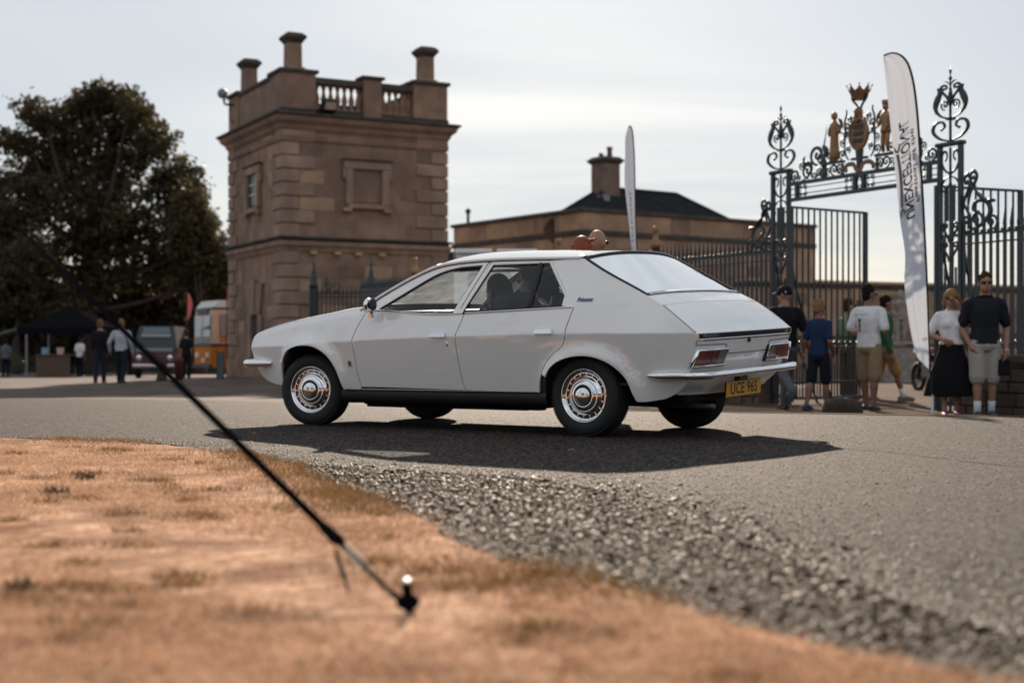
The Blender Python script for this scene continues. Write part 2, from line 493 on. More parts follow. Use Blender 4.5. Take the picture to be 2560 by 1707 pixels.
# loose stones of the verge
def scatter_stones():
    ico = bmesh.new(); bmesh.ops.create_icosphere(ico, subdivisions=1, radius=1)
    base = np.array([v.co[:] for v in ico.verts]); tri = np.array([[v.index for v in f.verts] for f in ico.faces]); ico.free()
    poly = lawn_edge + asph_edge[::-1]
    n = 180000
    X = rng.uniform(-1.6, 1.8, n); Y = rng.uniform(1.9, 8.0, n)
    # let stones stray over both edges
    jx = X - np.abs(rng.normal(0, .22, n)) + .12; jy = Y - np.abs(rng.normal(0, .22, n)) + .12
    k = inside_np(poly, jx, jy)
    X, Y = X[k][:40000], Y[k][:40000]; n = len(X)
    sz = np.clip(rng.lognormal(-5.65, .60, n), .0016, .0125)
    sc = np.stack([sz * rng.uniform(.8, 1.5, n), sz * rng.uniform(.8, 1.3, n), sz * rng.uniform(.22, .5, n)], 1)
    a = rng.uniform(0, 6.28, n)
    V = base[None] * (1 + rng.uniform(-.22, .22, (n, len(base), 1))) * sc[:, None]
    c, s = np.cos(a)[:, None], np.sin(a)[:, None]
    x = V[..., 0] * c - V[..., 1] * s + X[:, None]; y = V[..., 0] * s + V[..., 1] * c + Y[:, None]
    tilt = rng.normal(0, .25, (n, 2))
    z = V[..., 2] + (V[..., 0] * tilt[:, :1] + V[..., 1] * tilt[:, 1:]) + .0 + sz[:, None] * .35
    P = np.stack([x, y, z], -1).reshape(-1, 3)
    F = (tri[None] + (np.arange(n) * len(base))[:, None, None]).reshape(-1, 3)
    m = mat('stones', (.2, .17, .14), .62, island=[(.016, .008, .005), (.060, .033, .019), (.080, .045, .027), (.18, .105, .065), (.03, .016, .009)], bump=.3, bscale=120, spec=.22)
    me = bpy.data.meshes.new('gravel'); me.vertices.add(len(P)); me.vertices.foreach_set('co', P.ravel())
    me.loops.add(F.size); me.loops.foreach_set('vertex_index', F.ravel()); me.polygons.add(len(F))
    me.polygons.foreach_set('loop_start', np.arange(len(F)) * 3); me.update(calc_edges=True); me.materials.append(m)
    o = bpy.data.objects.new('gravel', me); COL.objects.link(o)
    tag(o, 'loose brown and grey gravel between the asphalt and the dry lawn', 'gravel', kind='stuff')
scatter_stones()

def scatter_chips():
    # loose chippings and grit lying on the asphalt, thickest beside the gravel
    base = np.array([(1, 0, 0), (-1, 0, 0), (0, 1, 0), (0, -1, 0), (0, 0, 1), (0, 0, -1)], float)
    tri = np.array([[0, 2, 4], [2, 1, 4], [1, 3, 4], [3, 0, 4], [2, 0, 5], [1, 2, 5], [3, 1, 5], [0, 3, 5]])
    n = 240000
    Y = 2.3 + rng.random(n) ** 1.1 * 10.5; X = (rng.random(n) - .5) * .84 * Y
    ex = np.interp(Y, [p[1] for p in asph_edge], [p[0] for p in asph_edge]); d = X - ex
    k = inside_np(asph_poly, X, Y) & (rng.random(n) < .16 + .84 * np.exp(-np.maximum(d, 0) / .45) * (d < 3)) & (d > -.4)
    X, Y = X[k][:70000], Y[k][:70000]; n = len(X)
    near = np.exp(-np.maximum(X - np.interp(Y, [p[1] for p in asph_edge], [p[0] for p in asph_edge]), 0) / .6)
    sz = np.clip(rng.lognormal(-6.05, .4, n) * (1 + .9 * near), .0012, .009)
    sc = np.stack([sz * rng.uniform(.8, 1.6, n), sz * rng.uniform(.8, 1.4, n), sz * rng.uniform(.3, .7, n)], 1)
    V = base[None] * (1 + rng.uniform(-.25, .25, (n, 6, 1))) * sc[:, None]
    a = rng.uniform(0, 6.28, n); c, s = np.cos(a)[:, None], np.sin(a)[:, None]
    P = np.stack([V[..., 0] * c - V[..., 1] * s + X[:, None], V[..., 0] * s + V[..., 1] * c + Y[:, None], V[..., 2] + .0045 + sz[:, None] * .2 + np.array([gz(x, y) for x, y in zip(X, Y)])[:, None]], -1).reshape(-1, 3)
    F = (tri[None] + (np.arange(n) * 6)[:, None, None]).reshape(-1, 3)
    me = bpy.data.meshes.new('road_chippings'); me.vertices.add(len(P)); me.vertices.foreach_set('co', P.ravel())
    me.loops.add(F.size); me.loops.foreach_set('vertex_index', F.ravel()); me.polygons.add(len(F))
    me.polygons.foreach_set('loop_start', np.arange(len(F)) * 3); me.update(calc_edges=True)
    me.materials.append(mat('chippings', (.1, .08, .06), .5, island=[(.015, .009, .0065), (.06, .036, .023), (.11, .07, .048), (.27, .18, .13), (.035, .021, .014)], spec=.4))
    o = bpy.data.objects.new('road_chippings', me); COL.objects.link(o)
    tag(o, 'loose brown chippings and grit strewn over the asphalt', 'chippings', kind='stuff')
scatter_chips()

def blades(name, X, Y, hgt, wid, lean, material, off=.011):
    n = len(X)
    a = rng.uniform(0, 6.283, n); la = rng.uniform(0, 6.283, n)
    H = hgt * rng.uniform(.5, 1.4, n); Wd = wid * rng.uniform(.7, 1.4, n); L = H * lean * rng.uniform(.2, 1.5, n)
    z0 = np.array([gz(x, y) for x, y in zip(X, Y)]) + off
    dx, dy = np.cos(a) * Wd / 2, np.sin(a) * Wd / 2
    lx, ly = np.cos(la) * L, np.sin(la) * L
    P = np.zeros((n, 5, 3))
    P[:, 0] = np.stack([X - dx, Y - dy, z0], 1); P[:, 1] = np.stack([X + dx, Y + dy, z0], 1)
    P[:, 2] = np.stack([X + dx * .8 + lx * .4, Y + dy * .8 + ly * .4, z0 + H * .6], 1)
    P[:, 3] = np.stack([X - dx * .8 + lx * .4, Y - dy * .8 + ly * .4, z0 + H * .6], 1)
    P[:, 4] = np.stack([X + lx, Y + ly, z0 + H], 1)
    F = np.array([[0, 1, 2], [0, 2, 3], [3, 2, 4]])
    Fa = (F[None] + (np.arange(n) * 5)[:, None, None]).reshape(-1, 3)
    me = bpy.data.meshes.new(name); me.vertices.add(n * 5); me.vertices.foreach_set('co', P.ravel())
    me.loops.add(Fa.size); me.loops.foreach_set('vertex_index', Fa.ravel()); me.polygons.add(len(Fa))
    me.polygons.foreach_set('loop_start', np.arange(len(Fa)) * 3); me.update(calc_edges=True); me.materials.append(material)
    o = bpy.data.objects.new(name, me); COL.objects.link(o)
    return o

def lawn_grass():
    straw = mat('straw', (.5, .34, .2), .8, island=[(.60, .365, .225), (.70, .47, .31), (.44, .225, .12), (.76, .55, .39), (.24, .12, .06)], trans=.35, spec=.2)
    olive = mat('weedy_straw', (.3, .25, .1), .8, island=[(.26, .135, .055), (.20, .115, .042), (.32, .18, .085), (.13, .095, .035)], trans=.35, spec=.2)
    n = 320000
    Y = 1.9 + (rng.random(n) ** 1.25) * 8.6
    X = (rng.random(n) - .5) * 2 * .40 * Y - .05
    k = inside_np(lawn_poly, X + rng.normal(0, .04, n), Y + rng.normal(0, .04, n))
    # worn patches: fewer blades where a slow pattern is low
    pat = np.sin(X * 2.1 + 1.3 * np.sin(Y * 1.7)) + np.sin(Y * 2.9 + X * 1.1) + .7 * np.sin(X * 6.3 + Y * 4.1)
    k &= rng.random(n) < np.clip(.40 + .30 * pat, .04, 1)
    X, Y = X[k], Y[k]
    o = blades('dry_grass', X, Y, .0155, .0031, 1.8, straw)
    tag(o, 'short parched straw-coloured grass covering the foreground lawn', 'grass', kind='stuff')
    # greener, longer fringe where the lawn meets the gravel, and scattered tufts
    xs, ys = [], []
    for i, (x, y) in enumerate(lawn_edge):
        if y < 1.8: continue
        m = 210 if y < 6 else 90
        w = .30 if y < 5.5 else .15
        if (math.sin(i * .23) + math.sin(i * .071 + 2)) > -.3:
            xs.append(x - np.abs(rng.normal(0, w, m)) + .05); ys.append(y + rng.normal(0, .12, m))
    for t in range(150):
        y = rng.uniform(2.3, 9.2); x = rng.uniform(-.37, .2) * y
        if inside(lawn_poly, x, y):
            m = rng.integers(30, 140); xs.append(x + rng.normal(0, .045, m)); ys.append(y + rng.normal(0, .025, m))
    o = blades('edge_grass', np.concatenate(xs), np.concatenate(ys), .023, .003, 1.3, olive)
    tag(o, 'longer olive brown grass fringing the lawn beside the gravel', 'grass', kind='stuff')
lawn_grass()

# small dark tussocks standing on the lawn
tuss = mat('tussock', (.06, .04, .025), .9, island=[(.05, .035, .02), (.09, .055, .03), (.03, .025, .02)], trans=.15)
for i, (px, py, s, lab) in enumerate([(50, 1490, .028, 'dark dead grass tussock at the left edge of the lawn'), (218, 1206, .035, 'low dark grass tussock on the lawn left of the strap'),
                                   (136, 1245, .035, 'spiky dark grass tussock near the far left of the lawn')]):
    Y = CAM_H * 3570 / (py - 880); X = (px - 1280) / 3570 * Y; m = 70
    o = blades('grass_tussock', X + rng.normal(0, s * .8, m), Y + rng.normal(0, s * .5, m), .035, .004, 1.1, tuss)
    tag(o, lab, 'grass tussock', 'dead tussocks on the lawn')
# ------------------------------------------------------------ the white hatchback-shaped saloon
def interp(tab):
    xs = [t[0] for t in tab]; ys = [t[1] for t in tab]
    n = len(xs); m = []
    for i in range(n):
        if i == 0: m.append((ys[1] - ys[0]) / (xs[1] - xs[0]))
        elif i == n - 1: m.append((ys[-1] - ys[-2]) / (xs[-1] - xs[-2]))
        else:
            a = (ys[i] - ys[i - 1]) / (xs[i] - xs[i - 1]); b = (ys[i + 1] - ys[i]) / (xs[i + 1] - xs[i])
            m.append(0 if a * b <= 0 else 2 * a * b / (a + b))
    def f(x):
        if x <= xs[0]: return ys[0] + m[0] * (x - xs[0])
        if x >= xs[-1]: return ys[-1] + m[-1] * (x - xs[-1])
        k = 0
        while xs[k + 1] < x: k += 1
        h = xs[k + 1] - xs[k]; t = (x - xs[k]) / h
        return (ys[k] * (1 + 2 * t) * (1 - t) ** 2 + h * m[k] * t * (1 - t) ** 2 + ys[k + 1] * t * t * (3 - 2 * t) + h * m[k + 1] * t * t * (t - 1))
    return f

c_w = interp([(-.95, .675), (-.86, .712), (-.7, .757), (-.47, .803), (-.2, .843), (0, .857), (.6, .866), (1.6, .866), (2.2, .860), (2.7, .848), (3.0, .834), (3.2, .815), (3.35, .778)])
c_z = interp([(-.95, .754), (.087, .767), (1.065, .759), (2.02, .737), (2.34, .727), (2.94, .698), (3.3, .689)])
c_A = interp([(-.9, .26), (-.47, .46), (-.1, .32), (.35, .29), (1, .29), (3, .27)])
c_B = interp([(-.9, 0), (-.47, .02), (0, .12), (.4, .23), (1, .24), (3, .24)])
c_top = interp([(1.98, 1.02), (2.046, .992), (2.186, .981), (2.412, .951), (2.722, .912), (3.043, .861), (3.29, .802)])
ARCH = [(2.603, .37, .332, 1.0), (-.055, .285, .325, 1.13)]

def Wd(x, z):
    zc = c_z(x); w = c_w(x); t = z - zc
    up = .5 * (t + math.sqrt(t * t + .00002)); dn = up - t
    w -= c_A(x) * up + .17 * dn + .02 * dn * dn
    q = t - .20; w -= c_B(x) * .5 * (q + math.sqrt(q * q + .0012))
    if x > 2.0:
        e = z - (c_top(x) - .055)
        if e > 0: w -= 6 * e * e * ss(2.0, 2.2, x)
    if x > 3.0:   # lower corner turns under towards the front valance
        w -= .25 * max(0, .52 - z) * ss(3.0, 3.3, x)
    if x < -.45: w -= .5 * max(0, .45 - z) * ss(-.4, -.75, x) if False else .35 * max(0, .45 - z) * ss(.45, .75, -x)
    for ax, az, ar, k in ARCH:
        r = math.hypot((x - ax) / k, z - az) - ar
        if r < .3:
            w += (.034 * math.exp(-(max(r, 0) / .062) ** 2)) * ss(az - .22, az + .05, z)
    return w

BODY = Matrix.Translation((0, 0, -.007)) @ Matrix.Rotation(.004, 4, 'Y') @ Matrix.Rotation(-.044, 4, 'X')
BODY3 = BODY.to_3x3()
CAR_Z = .004
car = empty('parked_car', (0, 0, 0), 0)
car.name = 'saloon_car'
car.location = (.974, 10.6185, CAR_Z); car.rotation_euler = (0, 0, R(180 - 36.77))
tag(car, 'white 1970s wedge-shaped four-door saloon car driving on the asphalt', 'car')

paint = mat('white_paint', (.87, .865, .845), .45, spec=.0, coat=1.0, var=.012, vscale=30)
paint.node_tree.nodes['Principled BSDF'].inputs['Coat IOR'].default_value = 2.25
paint.node_tree.nodes['Principled BSDF'].inputs['Coat Roughness'].default_value = .012
def ripple(m, scale, dist):
    # pressed steel is never quite flat: very shallow waves that bend the reflections
    n, l = m.node_tree.nodes, m.node_tree.links
    tc = n.new('ShaderNodeTexCoord'); mp = n.new('ShaderNodeMapping'); mp.inputs['Scale'].default_value = (1.0, 1.0, 2.4)
    t = n.new('ShaderNodeTexNoise'); t.inputs['Scale'].default_value = scale; t.inputs['Detail'].default_value = 1.5
    b = n.new('ShaderNodeBump'); b.inputs['Strength'].default_value = 1.0; b.inputs['Distance'].default_value = dist
    l.new(tc.outputs['Object'], mp.inputs['Vector']); l.new(mp.outputs['Vector'], t.inputs['Vector']); l.new(t.outputs['Fac'], b.inputs['Height'])
    l.new(b.outputs['Normal'], n['Principled BSDF'].inputs['Coat Normal'])
ripple(paint, 3.0, .02)
black = mat('black_trim', (.012, .012, .014), .55)
seal = mat('rubber_seal', (.008, .008, .009), .45)
chrome = mat('chrome', (.86, .86, .88), .06, metal=1.0)
dark_in = mat('dark_interior', (.02, .02, .022), .8)
seat_m = mat('seat_cloth', (.035, .04, .05), .85, var=.2, vscale=30)
underm = mat('underbody', (.012, .011, .011), .9, var=.4, vscale=8)
c_glass = glass_mat('car_glass', (.80, .86, .87), .95, 1.5)
ws_glass = glass_mat('windscreen_glass', (.84, .88, .88), .95, 1.5)
dust_haze(ws_glass, .17)
c_glass2 = glass_mat('rear_door_glass', (.72, .80, .85), .95, 1.55)
c_glass3 = glass_mat('rear_screen_glass', (.72, .80, .82), .95, 1.55)

def P3(s, x, z, inset=0.0):
    return Vector((x, s * (Wd(x, z) - inset), z))
def N3(s, x, z):
    e = .003
    dx = (Wd(x + e, z) - Wd(x - e, z)) / (2 * e); dz = (Wd(x, z + e) - Wd(x, z - e)) / (2 * e)
    return Vector((-dx, s, -dz)).normalized()

def resample(poly, step):
    out = []
    n = len(poly)
    for i in range(n):
        a = np.array(poly[i]); b = np.array(poly[(i + 1) % n]); d = np.linalg.norm(b - a)
        if d < 1e-6: continue
        k = max(1, int(round(d / step)))
        for j in range(k): out.append(tuple(a + (b - a) * j / k))
    return out

def side_panel(name, poly, s, material, parent, inset=0.0, step=.022, skirt=.02, lines=None):
    """poly in (x, z) seen from the side; s=+1 near side, -1 far side"""
    P = resample(poly, step); n = len(P)
    xs = [p[0] for p in P]; zs = [p[1] for p in P]
    pts = [Vector(p) for p in P]
    def ok(x, z):
        if not inside(P, x, z): return False
        return min((x - p[0]) ** 2 + (z - p[1]) ** 2 for p in P) > (step * .55) ** 2
    x = min(xs) + step / 2; row = 0
    while x < max(xs):
        for off in [0, .006, -.006, .014, -.014]:
            z = c_z(x) + off
            if min(zs) < z < max(zs) and ok(x, z): pts.append(Vector((x, z)))
        z = min(zs) + step / 2 + (row % 2) * step * .5
        while z < max(zs):
            if abs(z - c_z(x)) > .022 and ok(x, z): pts.append(Vector((x, z)))
            z += step
        x += step; row += 1
    v, e, f, *_ = delaunay_2d_cdt(pts, [], [list(range(n))], 1, 1e-6)
    vs = [P3(s, p.x, p.y, inset) for p in v]; ns = [N3(s, p.x, p.y) for p in v]
    fs = []
    for q in f:
        a, b, c = (Vector(v[q[k]]) for k in range(3))
        cr = (b - a).cross(c - a)
        if abs(cr) < 1e-10: continue
        fl = (cr > 0) == (s > 0)
        fs.append(tuple(q)[::-1] if fl else tuple(q))
    if skirt:
        b = len(vs)
        for i in range(n):
            x, z = P[i]; x2, z2 = P[(i + 1) % n]
            nrm = Vector((z2 - z, 0, -(x2 - x)))
            if nrm.length < 1e-9: nrm = Vector((1, 0, 0))
            nrm.normalize()
            for (xx, zz) in ((x, z), (x2, z2)):
                p = P3(s, xx, zz, inset)
                vs += [p, p - Vector((0, s * skirt, 0))]; ns += [nrm, nrm]
            k = b + i * 4
            fs.append((k, k + 2, k + 3, k + 1))
    vs = [BODY @ p for p in vs]; ns = [BODY3 @ p for p in ns]
    return mesh_obj(name, vs, fs, material, parent, True, ns)

def side_tube(name, pts, s, r, material, parent, out=0.0, n=6, step=.03, closed=False, flat=None):
    c = crom(pts, step, closed)
    mb = MB().tube([BODY @ P3(s, x, z, -out) for x, z in c], r, n, closed, flat=flat)
    return mb.build(name, material, parent, smooth=True)

g2 = .0045
G = [(2.075, .970), (1.921, 1.066), (1.80, 1.128), (1.673, 1.188), (1.531, 1.246), (1.392, 1.287), (1.229, 1.307), (.952, 1.316), (.6, 1.311), (.343, 1.303), (.071, 1.294)]
Gc = crom(G, .03)
def G_z(x):
    best = min(range(len(Gc) - 1), key=lambda i: 0 if Gc[i + 1][0] <= x <= Gc[i][0] else min(abs(Gc[i][0] - x), abs(Gc[i + 1][0] - x)) + 1)
    a, b = Gc[best], Gc[best + 1]
    return a[1] + (b[1] - a[1]) * (x - a[0]) / (b[0] - a[0])

shutA = [(2.012, .952), (2.045, .891), (2.088, .816), (2.114, .736), (2.110, .666), (2.104, .558), (2.100, .439), (2.080, .372)]
shutB = [(1.012, .918), (1.041, .833), (1.067, .767), (1.072, .66), (1.066, .528), (1.052, .396), (1.038, .358)]
shutC = [(.045, .944), (.085, .801), (.091, .741), (.122, .682), (.214, .619), (.29, .541), (.331, .46), (.349, .399), (.355, .348)]
sh = lambda pts, d: [(x + d, z) for x, z in crom(pts, .025)]
wing = ([(3.330, .745), (3.315, .785), (3.285, .803)] + crom([(3.27, .807), (3.17, .834), (3.043, .861), (2.88, .889), (2.722, .912), (2.56, .933), (2.412, .951), (2.186, .981), (2.075, .989)], .03)
        + sh(shutA, g2) + [(2.10, .350), (2.252, .350)]
        + crom([(2.256, .352), (2.274, .416), (2.307, .514), (2.356, .591), (2.428, .651), (2.518, .690), (2.626, .702), (2.751, .690), (2.864, .647), (2.923, .569), (2.938, .480), (2.925, .378)], .025)
        + crom([(2.99, .374), (3.10, .388), (3.205, .415), (3.262, .462), (3.285, .514), (3.318, .606), (3.338, .68)], .03))
door_f = ([(2.0, .955)] and crom([(2.012 - .006, .952), (1.803, .956), (1.552, .931), (1.271, .915), (1.012 + g2 + .004, .918)], .03)
          + sh(shutB, g2)[1:] + [(1.55, .366)] + sh(shutA, -g2)[::-1])
door_r = (crom([(1.012 - g2, .918), (.6, .928), (.05, .944)], .03) + sh(shutC, g2)[1:] + [(.70, .352)] + sh(shutB, -g2)[::-1][:-1])
Cedge = [(.070, 1.300), (-.185, 1.165), (-.44, 1.034), (-.50, 1.003), (-.614, .945), (-.75, .850), (-.868, .757)]
Dedge = [(-.868, .757), (-.875, .745), (-.857, .646), (-.815, .527), (-.803, .49), (-.765, .415), (-.68, .345)]
rdf = [(.045, .946), (.118, .962), (.128, 1.035), (.16, 1.085), (.338, 1.288)]       # rear door frame edge against the quarter
quarter = ([(.335, 1.290)] + [(.2, 1.287)] + [(.065, 1.283)] + crom(Cedge, .025)[1:] + crom(Dedge, .025)[1:]
           + crom([(-.60, .308), (-.476, .290), (-.428, .292)], .03)
           + crom([(-.420, .30), (-.402, .344), (-.361, .456), (-.264, .549), (-.13, .602), (.03, .606), (.16, .572), (.245, .520), (.288, .461)], .025)
           + [(.33, .461)] + sh(shutC, -g2)[:7][::-1] if False else None)
_qc = [p for p in sh(shutC, -g2) if p[1] > .462][::-1]
quarter = ([(.330, 1.286), (.2, 1.287), (.10, 1.290)] + crom(Cedge, .025)[1:] + crom(Dedge, .025)[1:]
           + crom([(-.60, .308), (-.476, .290), (-.428, .292)], .03)
           + crom([(-.420, .30), (-.402, .344), (-.361, .456), (-.264, .549), (-.13, .602), (.03, .606), (.16, .572), (.245, .520), (.288, .461)], .025)
           + _qc + [(.120, .952), (.124, 1.035), (.156, 1.085)])

# glass openings
fg = [(1.885, .968), (1.862, .987), (1.731, 1.053), (1.587, 1.128), (1.418, 1.213), (1.308, 1.249), (1.174, 1.270), (.965, 1.277), (1.128, .934), (1.458, .924), (1.72, .952)]
ffr_out = crom([(2.035, .972), (1.905, 1.052), (1.79, 1.113), (1.665, 1.172), (1.525, 1.230), (1.388, 1.270), (1.225, 1.290), (.922, 1.300)], .03)
ffr = ffr_out + [(1.085, .923)] + [(1.128, .934)] + [(.965, 1.277)] + crom([(1.174, 1.270), (1.308, 1.249), (1.418, 1.213), (1.587, 1.128), (1.731, 1.053), (1.862, .987), (1.895, .962)], .03) + [(2.01, .958)]
rg_all = [(.866, 1.276), (1.030, .940), (.150, .960), (.146, 1.03), (.180, 1.072), (.352, 1.270)]
rg_front = [(.866, 1.276), (1.030, .940), (.455, .953), (.440, 1.271)]
rg_rear = [(.412, 1.271), (.428, .954), (.150, .960), (.146, 1.03), (.180, 1.072), (.352, 1.270)]
rfr_out = [(1.073, .924), (.888, 1.300), (.6, 1.295), (.338, 1.289)] + crom([(.165, 1.087), (.131, 1.038), (.123, .956)], .02)
rfr = [(1.073, .924), (.888, 1.300), (.6, 1.295), (.338, 1.289), (.165, 1.087), (.131, 1.038), (.123, .958), (.150, .960), (.146, 1.03), (.180, 1.072), (.352, 1.270), (.6, 1.273), (.866, 1.276), (1.030, .940), (1.040, .928)]
pillar = [(1.074, .925), (.912, 1.300), (.898, 1.300), (1.060, .924)]

body_parts = {}
for s, side in ((1, 'near'), (-1, 'far')):
    w_ = side_panel('front_wing', wing, s, paint, car)
    fd = side_panel('front_door', door_f, s, paint, car)
    rd = side_panel('rear_door', door_r, s, paint, car)
    qp = side_panel('rear_quarter_panel', quarter, s, paint, car)
    body_parts[side] = (w_, fd, rd, qp)
    side_panel('door_frame', ffr, s, paint, fd, inset=.006, step=.03)
    side_panel('door_frame', rfr, s, paint, rd, inset=.006, step=.03)
    side_panel('door_pillar', pillar, s, paint, car, inset=.010, step=.03)
    side_panel('window_glass', fg, s, c_glass, fd, inset=.020, step=.06, skirt=0)
    side_panel('window_glass', rg_front, s, c_glass2, rd, inset=.020, step=.06, skirt=0)
    side_panel('quarter_light', rg_rear, s, c_glass, rd, inset=.020, step=.06, skirt=0)
    for pl, par in ((fg, fd), (rg_front, rd), (rg_rear, rd)):
        side_tube('window_seal', resample(pl, .05), s, .008, seal, par, out=-.014, n=5, step=.2, closed=True)
    side_tube('window_divider', [(.427, 1.275), (.442, .95)], s, .013, black, rd, out=-.010, flat=(1.0, .5))
    # front upper seal is wide and dark
    side_tube('window_seal', [(1.87, .975), (1.731, 1.046), (1.587, 1.121), (1.418, 1.205), (1.308, 1.241), (1.174, 1.262), (.975, 1.268)], s, .011, seal, fd, out=-.012)
    # chrome waist mouldings, gutter and sill strips
    side_tube('waist_moulding', [(1.99, .963), (1.803, .965), (1.552, .938), (1.271, .922), (1.03, .926)], s, .010, chrome, fd, out=-.001, flat=(1, .6))
    side_tube('waist_moulding', [(1.005, .927), (.6, .937), (.062, .951)], s, .011, chrome, rd, out=-.001, flat=(1, .6))
    side_tube('gutter', [(x, z) for x, z in G], s, .0095, paint, car, out=.004)
    side_tube('gutter_trim', [(x, z + .006) for x, z in G], s, .0055, chrome, car, out=.010)
    side_tube('gutter_shadow_strip', [(x, z - .012) for x, z in G if x > .3], s, .006, seal, car, out=-.006)
    # sill: chrome strip and black box below
    mb = MB().tube([BODY @ Vector((x, s * (Wd(x, .36) - .012), .350)) for x in np.linspace(2.235, .36, 24)], .0105, 8, flat=(1, 1.0)); mb.build('sill_strip', mat('sill_strip', (.30, .31, .33), .22, metal=1.0), car, smooth=True)
    def sillf(u, v, s=s):
        x = 2.29 + (.30 - 2.29) * u
        prof = [(.018, .345), (.012, .32), (.02, .275), (.05, .245), (.12, .235)]
        k = v * 4; i = min(3, int(k)); t = k - i
        ins = prof[i][0] + (prof[i + 1][0] - prof[i][0]) * t; z = prof[i][1] + (prof[i + 1][1] - prof[i][1]) * t
        return BODY @ Vector((x, s * (Wd(x, .36) - ins), z))
    MB().grid(sillf, 20, 8).build('sill', black, car, smooth=True)
    # dark backing behind the shut lines
    side_panel('inner_shell', [(3.25, .76), (2.07, .96), (.05, .93), (-.8, .75), (-.8, .5), (-.46, .34), (-.44, .56), (-.2, .65), (.1, .65), (.33, .52), (.36, .36), (2.2, .36), (2.26, .6), (2.45, .74), (2.75, .74), (2.96, .62), (3.0, .45), (3.2, .45)], s, dark_in, car, inset=.045, step=.06, skirt=0)
    side_panel('black_arch_filler', [(.330, .459), (.288, .459), (.30, .40), (.31, .27), (.36, .27), (.352, .345), (.346, .40)], s, black, qp, inset=.02, step=.03)
    # handles and lock
    for hx, hz, par, lock in ((1.232, .768, fd, True), (.268, .782, rd, False)):
        mb = MB()
        for k in range(2):
            pass
        pr = [(-.078, -.020), (-.078, .006), (-.064, .020), (.066, .020), (.078, .008), (.078, -.020)]
        b0 = [BODY @ (P3(s, hx - a * 1.0, hz + b) + N3(s, hx, hz) * .004) for a, b in pr]
        b1 = [BODY @ (P3(s, hx - a * .93, hz + b * .8 - .002) + N3(s, hx, hz) * .020) for a, b in pr]
        n = len(pr)
        mb.add(b0 + b1, [tuple(range(n, 2 * n))] + [(i, (i + 1) % n, n + (i + 1) % n, n + i) for i in range(n)])
        mb.build('door_handle', chrome, par, angle=35)
        if lock:
            M = BODY @ Matrix.Translation(P3(s, 1.158, .703)) @ (N3(s, 1.158, .703).to_track_quat('Z', 'Y').to_matrix().to_4x4())
            MB().lathe([(.017, -.002), (.017, .006), (.012, .010), (.005, .009), (.004, .004), (0, .004)], 14, M).build('door_lock', chrome, par, smooth=True)
    # wheel housing
    for ax, az, ar, k in ARCH:
        vs = []; fs = []; nn = 20
        for i in range(nn + 1):
            a = R(2) + (R(176)) * i / nn
            x = ax + ar * k * 1.04 * math.cos(a); z = az + ar * 1.04 * math.sin(a)
            vs += [BODY @ Vector((x, s * (min(Wd(x, max(z, .35)), .84) - .02), z)), BODY @ Vector((x, s * .50, z))]
        for i in range(nn): fs.append((2 * i, 2 * i + 1, 2 * i + 3, 2 * i + 2))
        b = len(vs); vs += [BODY @ Vector((ax + ar * k * 1.04 * math.cos(t), s * .505, max(.27, az + ar * 1.04 * math.sin(t)))) for t in np.linspace(0, 6.283, 25)[:-1]]
        fs.append(tuple(range(b, b + 24)))
        mesh_obj('wheel_housing', vs, fs, underm, car)

# model badge and small square badge on the near side
vs, fs = text_mesh('Princess', .041, shear=.35, extrude=.0015, spacing=.92, bold=.0007)
def onside(v, cx, cz, s=1): # text x runs rearwards on the near side
    x, z = cx - v[0], cz + v[1]
    return BODY @ (P3(s, x, z) + N3(s, x, z) * (.004 + v[2]))
bm_ = mat('badge_blue_chrome', (.09, .15, .26), .25, metal=.7)
MB().add([onside(v, -.035, .998) for v in vs], fs).build('script_badge', bm_, body_parts['near'][3])
mb = MB(); q = [(-.014, -.022), (.014, -.022), (.014, .022), (-.014, .022)]
mb.add([onside((a, b, 0), 2.166, .556) for a, b in q] + [onside((a, b, .004), 2.166, .556) for a, b in q], [(0, 1, 2, 3), (4, 5, 6, 7), (0, 1, 5, 4), (1, 2, 6, 5), (2, 3, 7, 6), (3, 0, 4, 7)])
wb = mb.build('square_badge', chrome, body_parts['near'][0])
MB().add([onside((.008 * math.cos(t), .008 * math.sin(t) , .006), 2.166, .556) for t in np.linspace(0, 6.283, 13)[:-1]], [tuple(range(12))]).build('badge_emblem', black, wb)

# upper surfaces ---------------------------------------------------
def ye(x): return Wd(x, G_z(x)) - .004
def lerp(a, b, t): return a + (b - a) * t
roof_c = interp([(.0, .050), (.3, .058), (.8, .068), (1.2, .074), (1.6, .078)])
def xf_(v): return 1.44 + .13 * (1 - v * v)
def xr_(v): return .080 - .070 * (1 - v * v)
def roof_pt(x, v):
    xx = min(max(x, .072), 1.52)
    zg = G_z(xx) + (x - xx) * (-.42 if x > 1.5 else .5 if x < .08 else 0)
    y = ye(xx)
    return Vector((x, v * y, zg + .006 + roof_c(x) * (1 - abs(v) ** 3.2) - (.012 * ss(.25, -.02, x) if False else 0)))
def roof_fn(u, w, dz=0):
    v = 2 * w - 1
    return BODY @ (roof_pt(lerp(xr_(v), xf_(v), u), v) + Vector((0, 0, dz)))
MB().grid(roof_fn, 26, 40, flip=True).build('roof', paint, car, smooth=True)
MB().grid(lambda u, w: roof_fn(u, .03 + w * .94, -.03), 12, 16).build('headlining', mat('headlining', (.30, .29, .27), .9), car, smooth=True)
